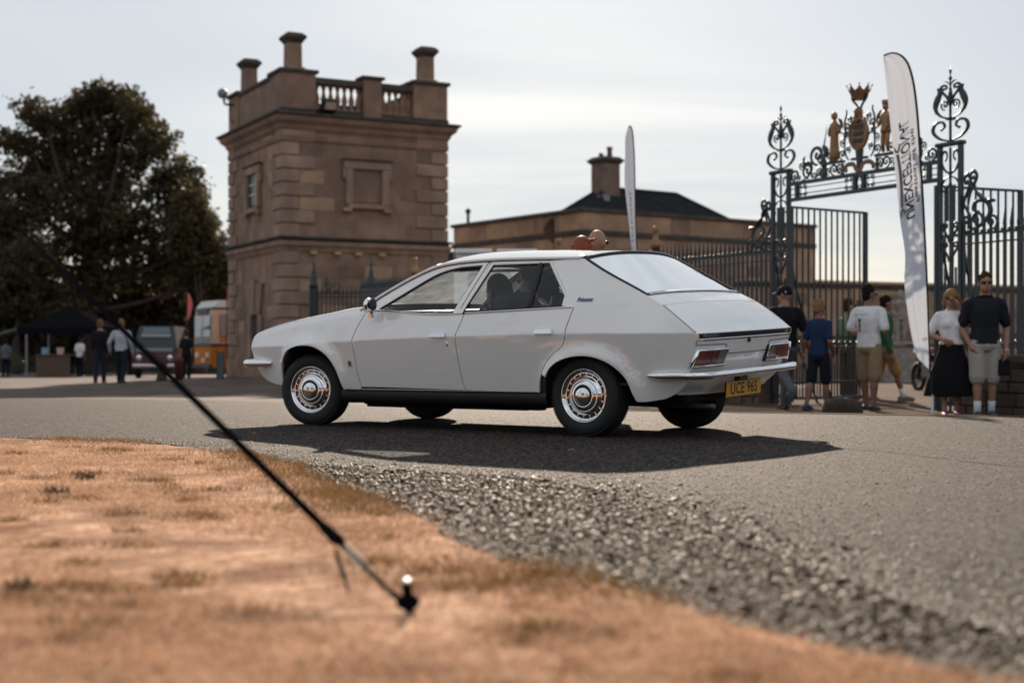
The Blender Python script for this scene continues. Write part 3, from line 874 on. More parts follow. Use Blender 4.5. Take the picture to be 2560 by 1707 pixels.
# windscreen
def ws_bot(v): return Vector((2.045 + .23 * (1 - v * v), v * .735, .985 + .022 * (1 - v * v)))
def ws_top(v): return roof_pt(xf_(v * .94), v * .94) + Vector((.004, 0, -.006))
def ws_fn(u, w):
    v = 2 * w - 1; p = ws_bot(v).lerp(ws_top(v), u); return BODY @ (p + Vector((.02, 0, .03)) * (4 * u * (1 - u)) * .5)
MB().grid(ws_fn, 10, 24).build('windscreen', ws_glass, car, smooth=True)
MB().tube([ws_fn(0, w) for w in np.linspace(0, 1, 20)] + [ws_fn(u, 1) for u in np.linspace(.1, 1, 10)] + [ws_fn(1, w) for w in np.linspace(.95, 0, 20)] + [ws_fn(u, 0) for u in np.linspace(.9, .1, 9)], .010, 6, closed=True).build('windscreen_seal', seal, car, smooth=True)
for s in (1, -1):   # windscreen pillars
    def ap(u, w, s=s):
        x = lerp(2.085, 1.43, u)
        a = P3(s, x, G_z(x)) + Vector((0, 0, .004)); b = ws_bot(s).lerp(ws_top(s), min(1, max(0, u)))
        b = ws_bot(s * 1.0).lerp(ws_top(s * 1.0), u)
        m = a.lerp(b, w); m += Vector((.010, s * .004, .012)) * math.sin(w * math.pi)
        return BODY @ m
    MB().grid(ap, 16, 5, flip=(s > 0)).build('windscreen_pillar', paint, car, smooth=True)
# bonnet
def bonnet_fn(u, w):
    v = 2 * w - 1
    x0 = 2.085 + .20 * (1 - v * v); x1 = 3.275 + .05 * (1 - v * v)
    x = lerp(x0, x1, u); xe = lerp(2.085, 3.275, u)
    z = c_top(min(xe, 3.29)) - (.004 if u < 1 else .01); y = Wd(xe, z - .004) - .002
    e = min(1, abs(v)); dr = .010 * (1 - ss(.93, 1, e)) * 1.2
    return BODY @ Vector((x, v * y, z + dr + .022 * (1 - v * v) - .03 * ss(.9, 1, u) * (1 - .3 * v * v)))
MB().grid(bonnet_fn, 30, 36, flip=True).build('bonnet', paint, car, smooth=True)
MB().grid(lambda u, w: BODY @ Vector((lerp(2.08, 2.0, u) + .20 * (1 - (2 * w - 1) ** 2), (2 * w - 1) * .76, .975 + .008 * (1 - (2 * w - 1) ** 2))), 2, 16).build('scuttle_grille', black, car, smooth=True)
# nose: panel, grille, headlamps
def nose_fn(u, w):
    v = 2 * w - 1; z = lerp(.79, .42, u)
    xe = interp([(.42, 3.20), (.514, 3.285), (.606, 3.318), (.70, 3.337), (.79, 3.30)])(z)
    return BODY @ Vector((xe - .004 + .055 * (1 - v ** 4), v * (Wd(xe, z) - .003), z))
nose = MB().grid(nose_fn, 12, 24, flip=True).build('nose_panel', paint, car, smooth=True)
nb = lambda x0, x1, y0, y1, z0, z1: MB().bbox(x0, x1, y0, y1, z0, z1, .01, BODY)
gr = nb(3.33, 3.40, -.34, .34, .63, .77).build('grille', black, nose)
for k in range(5): nb(3.395, 3.408, -.33, .33, .645 + k * .026, .652 + k * .026).build('grille_bar', chrome, gr)
for s in (1, -1):
    hl = nb(3.30, 3.385, s * .36 if s > 0 else -.66, .66 if s > 0 else -.36, .63, .77).build('headlamp', chrome, nose)
    nb(3.383, 3.392, (.375 if s > 0 else -.645), (.645 if s > 0 else -.375), .645, .757).build('lamp_lens', glass_mat('lamp_glass', (.9, .95, 1), .9), hl)
# rear screen and boot
Cc = crom(Cedge, .02)
def C_at(t):  # t 0..1 along by z from top
    zt = lerp(1.300, .757, t)
    for i in range(len(Cc) - 1):
        if Cc[i][1] >= zt >= Cc[i + 1][1]:
            k = (Cc[i][1] - zt) / max(1e-9, Cc[i][1] - Cc[i + 1][1]); x = lerp(Cc[i][0], Cc[i + 1][0], k); break
    else: x, zt = Cc[-1]
    return x, zt, Wd(x, zt)
def tz(z): return (1.300 - z) / (1.300 - .757)
def tail_pt(t, v, crown=.02, bow=.03, ins=.0):
    x, z, y = C_at(t)
    return Vector((x - bow * (1 - v * v), v * (y - .004), z + crown * (1 - abs(v) ** 2.6) * (1 - ss(.80, 1.0, t)) - ins))
def rs(u, w):
    v = (2 * w - 1) * .972; t = lerp(.018, tz(1.022), u)
    cr = lerp(.050, .02, u)
    return BODY @ (tail_pt(t, v, cr, lerp(.075, .03, u)) + Vector((.0, 0, -.004)))
MB().grid(rs, 14, 28).build('rear_screen', c_glass3, car, smooth=True)
edge_ = [rs(0, w) for w in np.linspace(0, 1, 24)] + [rs(u, 1) for u in np.linspace(.06, 1, 14)] + [rs(1, w) for w in np.linspace(.97, 0, 24)] + [rs(u, 0) for u in np.linspace(.94, .06, 13)]
MB().tube(edge_, .0135, 7, closed=True).build('rear_screen_seal', seal, car, smooth=True)
MB().tube([rs(1, w) + BODY3 @ Vector((-.012, 0, .004)) for w in np.linspace(.01, .99, 24)], .006, 6).build('rear_screen_trim', chrome, car, smooth=True)
def rsur(u, w):   # painted surround from roof edge to screen, and below the screen
    v = 2 * w - 1; t = lerp(-.004, .03, u)
    return BODY @ tail_pt(max(0, t), v, .064, .075)
def boot_fn(u, w):
    v = 2 * w - 1; t = lerp(tz(1.012), 1.0, u)
    return BODY @ tail_pt(t, v, .02, .03)
# a hard crease across the lid: two patches meeting there
tcr = (tz(.945) - tz(1.012)) / (1.0 - tz(1.012))
boot = MB().grid(lambda u, w: boot_fn(lerp(tcr, 1, u), w), 14, 28).build('boot_lid', paint, car, smooth=True)
MB().grid(lambda u, w: boot_fn(lerp(0, tcr, u), w), 4, 28).build('boot_top_panel', paint, boot, smooth=True)
MB().tube([boot_fn(tcr, w) for w in np.linspace(0.01, .99, 24)], .003, 5).build('lid_crease', paint, boot, smooth=True)
for w0 in (0.0, 1.0):
    MB().tube([boot_fn(u, w0) + BODY3 @ Vector((0, .002 if w0 else -.002, .0)) for u in np.linspace(tcr, 1, 16)], .0034, 5).build('shut_line', seal, boot)
# rear panel, follows the quarter's rear edge
Dc = crom(Dedge, .02)
def D_at(z):
    for i in range(len(Dc) - 1):
        if Dc[i][1] >= z >= Dc[i + 1][1]:
            k = (Dc[i][1] - z) / max(1e-9, Dc[i][1] - Dc[i + 1][1]); return lerp(Dc[i][0], Dc[i + 1][0], k)
    return Dc[0][0] if z > .7 else Dc[-1][0]
def rear_pt(y, z, out=0.0, n=None):
    x = D_at(z); w = Wd(x, z) - .002; v = max(-1, min(1, y / w))
    return BODY @ Vector((x - .034 * (1 - v * v) - out, y, z))
def rear_fn(u, w):
    z = lerp(.757, .487, u); x = D_at(z); W0 = Wd(x, z) - .002
    return rear_pt((2 * w - 1) * W0, z)
rp = MB().grid(rear_fn, 16, 30).build('rear_panel', paint, car, smooth=True)
def val_fn(u, w):
    z = lerp(.50, .335, u); v = 2 * w - 1; x = D_at(z)
    zz = z - .02 * (1 - v * v) * u
    W0 = (Wd(x, z) - .002)
    return BODY @ Vector((x - .034 * (1 - v * v) * (1 - .3 * u), v * W0, zz))
MB().grid(val_fn, 10, 24).build('rear_valance', paint, car, smooth=True)
def quad_on_rear(name, pts, out0, out1, material, parent, bev=True):
    n = len(pts); vs = [rear_pt(y, z, out0) for y, z in pts] + [rear_pt(y, z, out1) for y, z in pts]
    c = len(vs); my = sum(p[0] for p in pts) / n; mz = sum(p[1] for p in pts) / n
    return mesh_obj(name, vs, [tuple(range(n, 2 * n))] + [(i, (i + 1) % n, n + (i + 1) % n, n + i) for i in range(n)], material, parent)
# black strip with chrome edges (sampled so that it follows the curve of the panel)
ysr = np.linspace(-.690, .690, 22)
strip = MB().grid(lambda u, w: rear_pt(lerp(-.690, .690, w), lerp(.746, .712, u), .006), 2, 24).build('boot_strip', mat('boot_strip_black', (.012, .010, .012), .65, spec=.2), rp, smooth=True)
for z in (.7495, .709): MB().tube([rear_pt(y, z, .006) for y in ysr], .0052, 6).build('strip_trim', chrome, strip, smooth=True)
for y in (-.692, .692): MB().tube([rear_pt(y, .7495, .006), rear_pt(y, .709, .006)], .0075, 6).build('strip_end', chrome, strip)
grey_l = mat('letter_grey', (.45, .45, .44), .4, metal=.5)
for tx, cy, cz, sz, sp in (('PRINCESS', .55, .729, .030, 1.55), ('1800', -.60, .729, .030, 1.2)):
    vs, fs = text_mesh(tx, sz, spacing=sp)
    MB().add([rear_pt(cy - v[0], cz + v[1], .0085) for v in vs], fs).build('strip_lettering', grey_l, strip)
# boot shut line on the rear panel
sl = [(.702, .70), (.705, .672), (.36, .668), (.325, .664), (.313, .65), (.305, .606), (.29, .600), (-.29, .600), (-.305, .606), (-.313, .65), (-.325, .664), (-.36, .668), (-.705, .672), (-.702, .70)]
MB().tube([rear_pt(y, z, .0005) for y, z in resample(sl, .04)[:-1] if True][: -14 if False else None], .003, 5).build('shut_line', seal, rp)
M = BODY @ Matrix.Translation(Vector((D_at(.688) - .034, .02, .685))) @ Matrix.Rotation(-math.pi / 2, 4, 'Y')
MB().lathe([(.016, -.002), (.016, .008), (.011, .014), (.0, .016)], 12, M).build('boot_lock', black, rp, smooth=True)
# tail lamps
red = mat('lamp_red', (.10, .010, .009), .22, spec=.6, coat=.25, bump=.05, bscale=300)
amber = mat('lamp_amber', (.16, .035, .010), .22, spec=.6, coat=.25, bump=.05, bscale=300)
rev_ = mat('lamp_clear', (.13, .115, .105), .22, spec=.6, coat=.25, bump=.05, bscale=300)
for s in (1, -1):
    o_, i_ = (.716, .308)
    out = [(s * .726, .520), (s * .688, .640), (s * .335, .640), (s * .305, .632), (s * .298, .520)]
    lens_z0, lens_z1 = .530, .630
    def lx(t, z): # t 0 outer 1 inner, slanted outer end
        k = (z - .52) / .12; a = lerp(.716, .680, k); b = lerp(.308, .318, k); return s * lerp(a, b, t)
    lamp = quad_on_rear('tail_lamp', out, .0, .018, black, rp)
    for t0, t1, m in ((.03, .25, amber), (.25, .52, red), (.55, .72, red), (.72, .97, rev_)):
        MB().grid(lambda u, w: rear_pt(lx(lerp(t0, t1, w), lerp(lens_z0, lens_z1, u)), lerp(lens_z0, lens_z1, u), .021), 2, 4).build('lens', m, lamp)
    fr = [rear_pt(lx(0, .526), .526, .018), rear_pt(lx(0, .635), .635, .018), rear_pt(lx(.5, .635), .635, .018), rear_pt(lx(.985, .635), .635, .018), rear_pt(lx(1, .628), .628, .018), rear_pt(lx(1, .526), .526, .018), rear_pt(lx(.5, .526), .526, .018)]
    MB().tube(fr, .008, 6, closed=True).build('lamp_rim', chrome, lamp, smooth=True)
    MB().tube([rear_pt(lx(.535, .53), .53, .022), rear_pt(lx(.535, .632), .632, .022)], .0045, 6).build('lamp_divider', chrome, lamp)
    MB().tube([rear_pt(lx(-.02, .520), .520, .018), rear_pt(lx(-.02, .642), .642, .016)], .014, 8).build('lamp_end_trim', chrome, lamp, smooth=True)
# rear bumper: wraps round both sides
def bump_path(front=False):
    if not front:
        half = [(-.515, Wd(-.515, .475) + .006), (-.66, Wd(-.66, .475) + .016), (-.80, Wd(-.80, .475) + .024), (-.865, .725), (-.905, .65), (-.925, .45), (-.935, 0)]
        z = .470
    else:
        half = [(3.06, Wd(3.06, .556) + .006), (3.20, Wd(3.20, .556) + .018), (3.32, .83), (3.40, .76), (3.445, .58), (3.46, .3), (3.465, 0)]
        z = .556
    p = crom([(x, y, z) for x, y in half], .04)
    return p + [(x, -y, zz) for x, y, zz in p[::-1][1:]]
def bumper(front, name):
    p = bump_path(front); n = len(p); prof = [(-.004, -.024), (.018, -.027), (.030, -.018), (.034, -.002), (.030, .016), (.016, .024), (-.010, .024)]
    vs = []; fs = []; m = len(prof)
    hs = 1.0 if not front else 1.25
    for i in range(n):
        a = Vector(p[max(0, i - 1)]); b = Vector(p[min(n - 1, i + 1)]); t = (b - a).normalized()
        nr = Vector((t.y, -t.x, 0)); 
        if nr.dot(Vector((p[i][0] - 1.2, p[i][1], 0))) < 0: nr = -nr
        e = min(1, .35 + min(i, n - 1 - i) * .35)
        for d, h in prof: vs.append(BODY @ (Vector(p[i]) + nr * d * e + Vector((0, 0, h * e * hs))))
    for i in range(n - 1):
        for k in range(m - 1): fs.append((i * m + k, i * m + k + 1, (i + 1) * m + k + 1, (i + 1) * m + k))
    fs.append(tuple(range(m))); fs.append(tuple((n - 1) * m + k for k in range(m)))
    return mesh_obj(name, vs, fs, chrome, car, True)
bumper(False, 'rear_bumper'); bumper(True, 'front_bumper')
# number plate
plate_m = mat('plate_yellow', (.62, .29, .015), .45, spec=.3)
PM = BODY @ Matrix.Translation(Vector((-.838, 0, .345))) @ Matrix.Rotation(R(-4), 4, 'Y')
pl = MB().bbox(-.006, .006, -.264, .264, -.0565, .0565, .004, PM).build('number_plate', black, car)
MB().box(-.0075, -.006, -.259, .259, -.0515, .0515, PM).build('plate_face', plate_m, pl)
vs, fs = text_mesh('UCE 96S', .1125, spacing=1.02, bold=.0022, xscale=.98)
MB().add([PM @ Vector((-.0085, -v[0], v[1])) for v in vs], fs).build('plate_characters', black, pl)
MB().box(-.004, .04, -.06, .06, .05, .085, PM).build('plate_bracket', black, pl)
# underside, exhaust, suspension lumps
ub = MB()
ub.bbox(.35, 2.2, -.70, .70, .225, .33, .03, BODY); ub.bbox(-.66, .35, -.50, .50, .26, .36, .03, BODY); ub.bbox(2.2, 3.2, -.50, .50, .24, .40, .03, BODY)
ub.box(-.7, 3.2, -.62, .62, .36, .40, BODY)
for i in range(26): ub.box(random.uniform(.4, 2.1), random.uniform(2.1, 2.2) if False else random.uniform(.5, 2.2), .62, .69, .205 + random.uniform(0, .012), .23, BODY)
ub.build('underbody', underm, car)
MB().tube([BODY @ Vector(p) for p in crom([(1.5, .1, .22), (.3, .12, .23), (-.3, .30, .24), (-.80, .36, .235)], .08)], .022, 10).build('exhaust_pipe', mat('rusty_steel', (.12, .10, .09), .5, metal=.8, var=.4, vscale=20), car, smooth=True)
MB().tube([BODY @ Vector(p) for p in [(.02, -.62, .27), (.02, .62, .27)]], .035, 10).build('rear_axle', underm, car)

# wheels ------------------------------------------------------------
RT = .287
tyre_m = mat('tyre', (.014, .014, .015), .75, bump=.15, bscale=90)
slot_m = mat('wheel_slot', (.01, .01, .01), .7)
def make_wheel():
    w = empty('wheel')
    k = RT / .300
    prof = [(.186, -.075), (.195, -.085), (.225, -.096), (.262, -.094), (.284, -.083), (.293, -.068)]
    for i, yy in enumerate(np.linspace(-.06, .06, 9)): prof.append((.300 if i % 2 == 0 else .292, float(yy)))
    prof += [(.293, .068), (.284, .083), (.262, .094), (.225, .096), (.195, .085), (.186, .075)]
    M = Matrix.Rotation(-math.pi / 2, 4, 'X')
    MB().lathe([(a * k, b) for a, b in prof], 72, M, cap=False).build('tyre', tyre_m, w, angle=50)
    # tread shoulder blocks
    mb = MB()
    for i in range(90):
        a = 2 * math.pi * i / 90
        for sd in (1, -1):
            mb.box(-.006, .006, sd * .066 - .012, sd * .066 + .012, .286 * k, .2975 * k, Matrix.Rotation(a, 4, 'Y'))
    mb.build('tread_blocks', tyre_m, w)['kind'] = 'stuff'
    s = .955
    # +y is the outer face: pressed chrome trim with slots
    rim = [(.198 * s, .074), (.200 * s, .082), (.196 * s, .089), (.190 * s, .088), (.185 * s, .070), (.176 * s, .062), (.168 * s, .062), (.144 * s, .066), (.139 * s, .070),
           (.131 * s, .078), (.121 * s, .084), (.117 * s, .085), (.114 * s, .083), (.108 * s, .087), (.098 * s, .093), (.088 * s, .097), (.080 * s, .098), (.078 * s, .097)]
    MB().lathe(rim, 72, M, cap=False).build('wheel_trim', chrome, w, smooth=True)
    hub = [(.078 * s, .097), (.075 * s, .092), (.064 * s, .092), (.0635 * s, .101), (.061 * s, .1055), (.052 * s, .1095), (.038 * s, .1125), (.02 * s, .1145), (0.0001, .115)]
    MB().lathe(hub[:3], 48, M, cap=False).build('hub_groove', slot_m, w, smooth=True)
    MB().lathe(hub[2:], 48, M, cap=False).build('hub_cap', chrome, w, smooth=True)
    src = MB(); 
    a0 = R(8.3)
    pts = []
    for j in range(5):
        a = -a0 + 2 * a0 * j / 4
        pts += [(.149 * s, a), (.164 * s, a)]
    v_ = [(r * math.sin(a), .0662, r * math.cos(a)) for r, a in pts]
    src.add(v_, [(2 * j, 2 * j + 1, 2 * j + 3, 2 * j + 2) for j in range(4)])
    first = None
    for i in range(18):
        if first is None: first = src.build('trim_slot', slot_m, w); o = first
        else: o = share('trim_slot', first, w)
        o.rotation_euler = (0, 2 * math.pi * i / 18 + .1, 0)
    for i in range(18):
        if i == 0:
            rib = MB().box(-.004, .004, .064, .068, .146 * s, .167 * s).build('trim_rib', chrome, w); o = rib
        else: o = share('trim_rib', rib, w)
        o.rotation_euler = (0, 2 * math.pi * (i + .5) / 18 + .1, 0)
    # brake drum behind
    MB().lathe([(0.0001, -.06), (.13, -.06), (.13, .02), (.18, .05), (.0001, .055)], 32, M).build('wheel_disc', slot_m, w)
    return w
w0 = make_wheel()
spots = [(0, .705, 0, 1), (2.673, .715, R(12.5), 1), (0, -.705, 0, -1), (2.673, -.715, R(12.5), -1)]
for i, (x, y, st, s) in enumerate(spots):
    w = w0 if i == 0 else copy_tree(w0)
    w.parent = car
    w.location = (x, y, RT); w.rotation_euler = (0, R(17 * i), st + (0 if s > 0 else math.pi))
    w.rotation_mode = 'ZYX' if False else 'XYZ'

# door mirror on the near front pillar, cabin fittings --------------------
def bpt(x, y, z): return BODY @ Vector((x, y, z))
mm = MB().tube([bpt(1.90, .835, .965), bpt(1.885, .865, .985), bpt(1.875, .885, .995)], [.013, .011, .011], 8).build('door_mirror', chrome, body_parts['near'][1], smooth=True)
MB().add([bpt(*p) for p in [(1.905, .835, .975), (1.93, .845, .905), (1.875, .85, .905), (1.895, .85, .975), (1.905, .875, .975), (1.925, .872, .912), (1.88, .875, .912), (1.897, .878, .975)]],
        [(0, 1, 2, 3), (4, 7, 6, 5), (0, 4, 5, 1), (1, 5, 6, 2), (2, 6, 7, 3), (3, 7, 4, 0)]).build('mirror_bracket', chrome, mm, angle=30)
mh = MB(); mh.sphere((0, 0, 0), .03, .085, .052, 14, 10, BODY @ Matrix.Translation((1.868, .915, 1.012)) @ Matrix.Rotation(R(20), 4, 'Z'))
mh.build('mirror_head', chrome, mm, smooth=True)
MB().lathe([(0.0001, 0), (.048, 0), (.048, .004), (.0001, .004)], 18, BODY @ Matrix.Translation((1.838, .905, 1.012)) @ Matrix.Rotation(R(20), 4, 'Z') @ Matrix.Scale(1.55, 4, (0, 1, 0)) @ Matrix.Rotation(-math.pi / 2, 4, 'Y')).build('mirror_glass', black, mm)
# interior
MB().box(-.45, 2.15, -.74, .74, .40, .42, BODY).build('cabin_floor', dark_in, car)
dash = MB(); dash.grid(lambda u, w: BODY @ Vector((lerp(2.12, 1.74, u) + .10 * (1 - (2 * w - 1) ** 2), (2 * w - 1) * .74, lerp(.955, .945, u) - .16 * max(0, u - .8) * 5 * .9)), 10, 12); dash.build('dashboard', mat('dashboard', (.045, .05, .055), .35), car, smooth=True)
MB().box(1.72, 2.1, -.72, .72, .45, .78, BODY).build('bulkhead', dark_in, car)
MB().box(-.46, .12, -.62, .62, .93, .945, BODY).build('parcel_shelf', dark_in, car)
for s in (1, -1):
    seat = MB(); seat.bbox(.98, 1.50, s * .37 - .24, s * .37 + .24, .48, .62, .04, BODY)
    seat.bbox(-.07, .07, -.24, .24, 0, .52, .05, BODY @ Matrix.Translation((.97, s * .37, .56)) @ Matrix.Rotation(R(-14), 4, 'Y'))
    seat.build('front_seat', seat_m, car, angle=40)
rs_ = MB(); rs_.bbox(.18, .62, -.62, .62, .46, .60, .04, BODY); rs_.bbox(-.07, .07, -.62, .62, 0, .44, .05, BODY @ Matrix.Translation((.17, 0, .52)) @ Matrix.Rotation(R(-16), 4, 'Y'))
rs_.build('rear_seat', seat_m, car, angle=40)
MB().tube([BODY @ (Matrix.Translation((1.70, -.37, .86)) @ Matrix.Rotation(R(62), 4, 'Y')) @ Vector((.19 * math.cos(a), .19 * math.sin(a), 0)) for a in np.linspace(0, 6.283, 37)[:-1]], .013, 7, closed=True).build('steering_wheel', black, car, smooth=True)
MB().bbox(-.012, .012, -.11, .11, -.03, .03, .008, BODY @ Matrix.Translation((1.50, .0, 1.285))).build('interior_mirror', mat('mirror_back', (.03, .03, .03), .3), car)
for s in (1, -1): MB().bbox(1.32, 1.50, s * .36 - .16, s * .36 + .16, 1.25, 1.268, .006, BODY @ Matrix.Translation((.04, 0, .0)) @ Matrix.Identity(4)).build('sun_visor', mat('visor', (.12, .11, .10), .8), car)
# ------------------------------------------------------------ stone tower
stone = mat('sandstone', (.275, .172, .118), .9, var=.32, vscale=1.6, bump=.35, bscale=9, var2=.5, v2scale=.35, tint=(.17, .112, .085))
quoin_m = mat('quoin_stone', (.32, .215, .155), .9, var=.25, vscale=1.1, bump=.3, bscale=10, var2=.4, v2scale=.8, tint=(.20, .135, .10))
soot = mat('weathered_stone', (.075, .06, .05), .95, var=.4, vscale=2.2, bump=.45, bscale=8, var2=.5, v2scale=.9, tint=(.05, .043, .038))
slate = mat('slate', (.022, .023, .025), .95, spec=.08, var=.3, vscale=3, bump=.3, bscale=12)
pane_m = mat('dark_pane', (.012, .013, .016), .12)
white_w = mat('window_white', (.55, .55, .53), .5)

TX, TY = -8.04, 50.0
TZ = gz(TX, TY) - .05
tower = empty('stone_tower', (TX, TY, TZ), R(27.7))
tag(tower, 'square sandstone tower with corner chimneys and a balustraded parapet', 'tower')
S = 6.31; tz0 = -TZ
def Zt(z): return z + tz0     # world height to tower height
def tbox(name, m, x0, x1, y0, y1, z0, z1, par=None, bev=.02):
    return MB().bbox(x0, x1, y0, y1, z0, z1, bev).build(name, m, par or tower)
walls = tbox('wall', stone, 0, S, 0, S, 0, Zt(8.5))
tbox('plinth', stone, -.12, S + .12, -.12, S + .12, 0, Zt(.35))
def ring(name, m, z0, z1, out, par=None, prof=None):
    mb = MB(); prof = prof or [(out * .35, z0), (out * .55, z0 + (z1 - z0) * .35), (out, z0 + (z1 - z0) * .6), (out, z1)]
    vs = []; fs = []
    for o, z in prof: vs += [(-o, -o, z), (S + o, -o, z), (S + o, S + o, z), (-o, S + o, z)]
    n = len(prof)
    for i in range(n - 1):
        for k in range(4): fs.append((i * 4 + k, i * 4 + (k + 1) % 4, (i + 1) * 4 + (k + 1) % 4, (i + 1) * 4 + k))
    fs.append((0, 3, 2, 1)); fs.append(tuple((n - 1) * 4 + k for k in range(4)))
    return mb.add(vs, fs).build(name, m, par or tower)
ring('string_course', stone, Zt(4.15), Zt(4.50), .16)
ring('string_course_cap', soot, Zt(4.50), Zt(4.66), .20)
ring('frieze', stone, Zt(8.02), Zt(8.22), .06, prof=[(.05, Zt(8.02)), (.08, Zt(8.08)), (.08, Zt(8.2)), (.04, Zt(8.24))])
ring('cornice', stone, Zt(8.38), Zt(8.92), .42, prof=[(.03, Zt(8.36)), (.12, Zt(8.46)), (.16, Zt(8.58)), (.30, Zt(8.70)), (.36, Zt(8.86))])
ring('cornice_cap', soot, 0, 0, 0, prof=[(.38, Zt(8.86)), (.44, Zt(8.91)), (.44, Zt(8.97)), (.10, Zt(9.05))])
# quoins: long and short blocks alternate up each corner
def quoins(cx, cy, ax, ay):
    z = .35 + tz0; i = 0
    while z < Zt(8.30):
        if abs(z + .24 - Zt(4.4)) > .30:
            lx, ly = (1.2, .62) if i % 2 == 0 else (.60, .98)
            x0, x1 = sorted((cx - ax * .07, cx + ax * lx)); y0, y1 = sorted((cy - ay * .07, cy + ay * ly))
            dx = random.uniform(-.012, .012)
            tbox('quoin', quoin_m, x0 + dx, x1 + dx, y0 + dx, y1 + dx, z + .018, z + .455, bev=.03)
        z += .477; i += 1
quoins(0, 0, 1, 1); quoins(S, 0, -1, 1); quoins(0, S, 1, -1)
# ashlar courses between the quoins, each block a little proud or pale or dark
ash_a = mat('ashlar_pale', (.36, .235, .155), .9, var=.18, vscale=2, bump=.3, bscale=9); ash_b = mat('ashlar_dark', (.185, .12, .09), .9, var=.25, vscale=2, bump=.3, bscale=9)
for face in range(2):
    z = .35 + tz0; r_ = 0
    while z < Zt(8.0):
        if abs(z + .24 - Zt(4.4)) > .5:
            x = .62 if r_ % 2 else 1.2
            while x < S - .6:
                w = random.uniform(.8, 1.35); x1 = min(x + w, S - (.62 if r_ % 2 else 1.2))
                if x1 - x > .3 and not (x < 4.2 and x1 > 2.1 and (Zt(5.45) < z + .45 and z < Zt(7.6))) and not (face == 1 and x < 4.1 and x1 > 1.8 and z < Zt(3.4)):
                    d = random.uniform(.004, .016); m_ = random.choice((stone, stone, stone, ash_a, ash_b))
                    if face == 0: tbox('ashlar_block', m_, x + .008, x1 - .008, -d, .02, z + .008, z + .469, bev=.006)
                    else: tbox('ashlar_block', m_, -d, .02, x + .008, x1 - .008, z + .008, z + .469, bev=.006)
                x = x1 if x1 - x > .05 else x + .5
        z += .477; r_ += 1
# window surrounds: eared frames with a proud sill; right-hand one is blind, left-hand one glazed
def surround(face):
    def B(name, m, t0, t1, d0, d1, z0, z1, par=None, bev=.02):
        if face == 'right': return tbox(name, m, t0, t1, -d1, -d0, z0, z1, par, bev)
        return tbox(name, m, -d1, -d0, t0, t1, z0, z1, par, bev)
    z0, z1 = Zt(5.61), Zt(7.51); i0, i1 = Zt(6.01), Zt(7.15)
    w = B('window', stone if face == 'right' else pane_m, 2.60, 3.72, .0, .03, i0 - .02, i1 + .02, bev=.005)
    B('window_jamb', quoin_m, 2.33, 2.60, .0, .16, i0 - .12, i1, w); B('window_jamb', quoin_m, 3.72, 4.0, .0, .16, i0 - .12, i1, w)
    B('lintel', quoin_m, 2.25, 4.08, .0, .165, i1, z1 - .07, w); B('lintel_cap', soot, 2.20, 4.13, .0, .22, z1 - .07, z1, w)
    B('window_ear', quoin_m, 2.22, 2.33, .0, .14, i1 - .35, i1, w); B('window_ear', quoin_m, 4.0, 4.11, .0, .14, i1 - .35, i1, w)
    B('window_sill', quoin_m, 2.40, 3.93, .0, .18, z0 + .12, i0 - .12, w); B('sill_ear', quoin_m, 2.22, 2.55, .0, .2, z0, z0 + .14, w); B('sill_ear', quoin_m, 3.78, 4.1, .0, .2, z0, z0 + .14, w)
    if face == 'left':
        for t in (2.95, 3.32): B('glazing_bar', white_w, t, t + .05, .03, .06, i0, i1, w, .005)
        for q in (.33, .66): B('glazing_bar', white_w, 2.6, 3.72, .03, .055, i0 + (i1 - i0) * q, i0 + (i1 - i0) * q + .05, w, .005)
surround('right'); surround('left')
# doorway on the left face with a flared flat arch
dr = tbox('door', mat('dark_door', (.03, .022, .018), .7), -.03, 0, 2.45, 3.35, .1, Zt(1.95), bev=.005)
tbox('door_jamb', quoin_m, -.14, 0, 2.1, 2.45, .1, Zt(1.95), dr); tbox('door_jamb', quoin_m, -.14, 0, 3.35, 3.7, .1, Zt(1.95), dr)
for i in range(5):
    a0 = 2.30 + i * .24; b0 = 1.95 + i * .40
    vs = [(0, a0 + .015, Zt(1.97)), (0, a0 + .225, Zt(1.97)), (0, b0 + .39, Zt(3.1 + (.15 if i == 2 else 0))), (0, b0 + .015, Zt(3.1 + (.15 if i == 2 else 0)))]
    d = .12 + (.05 if i == 2 else 0)
    vs += [(-d, v[1], v[2]) for v in vs]
    MB().add(vs, [(0, 1, 2, 3), (4, 7, 6, 5), (0, 4, 5, 1), (1, 5, 6, 2), (2, 6, 7, 3), (3, 7, 4, 0)]).build('voussoir', quoin_m, dr)
for t in (1.0, 1.9, 2.7, 3.6): tbox('bracket', mat('ochre_stone', (.5, .33, .15), .9), t, t + .22, -.20, 0, Zt(4.05), Zt(4.15), bev=.01)
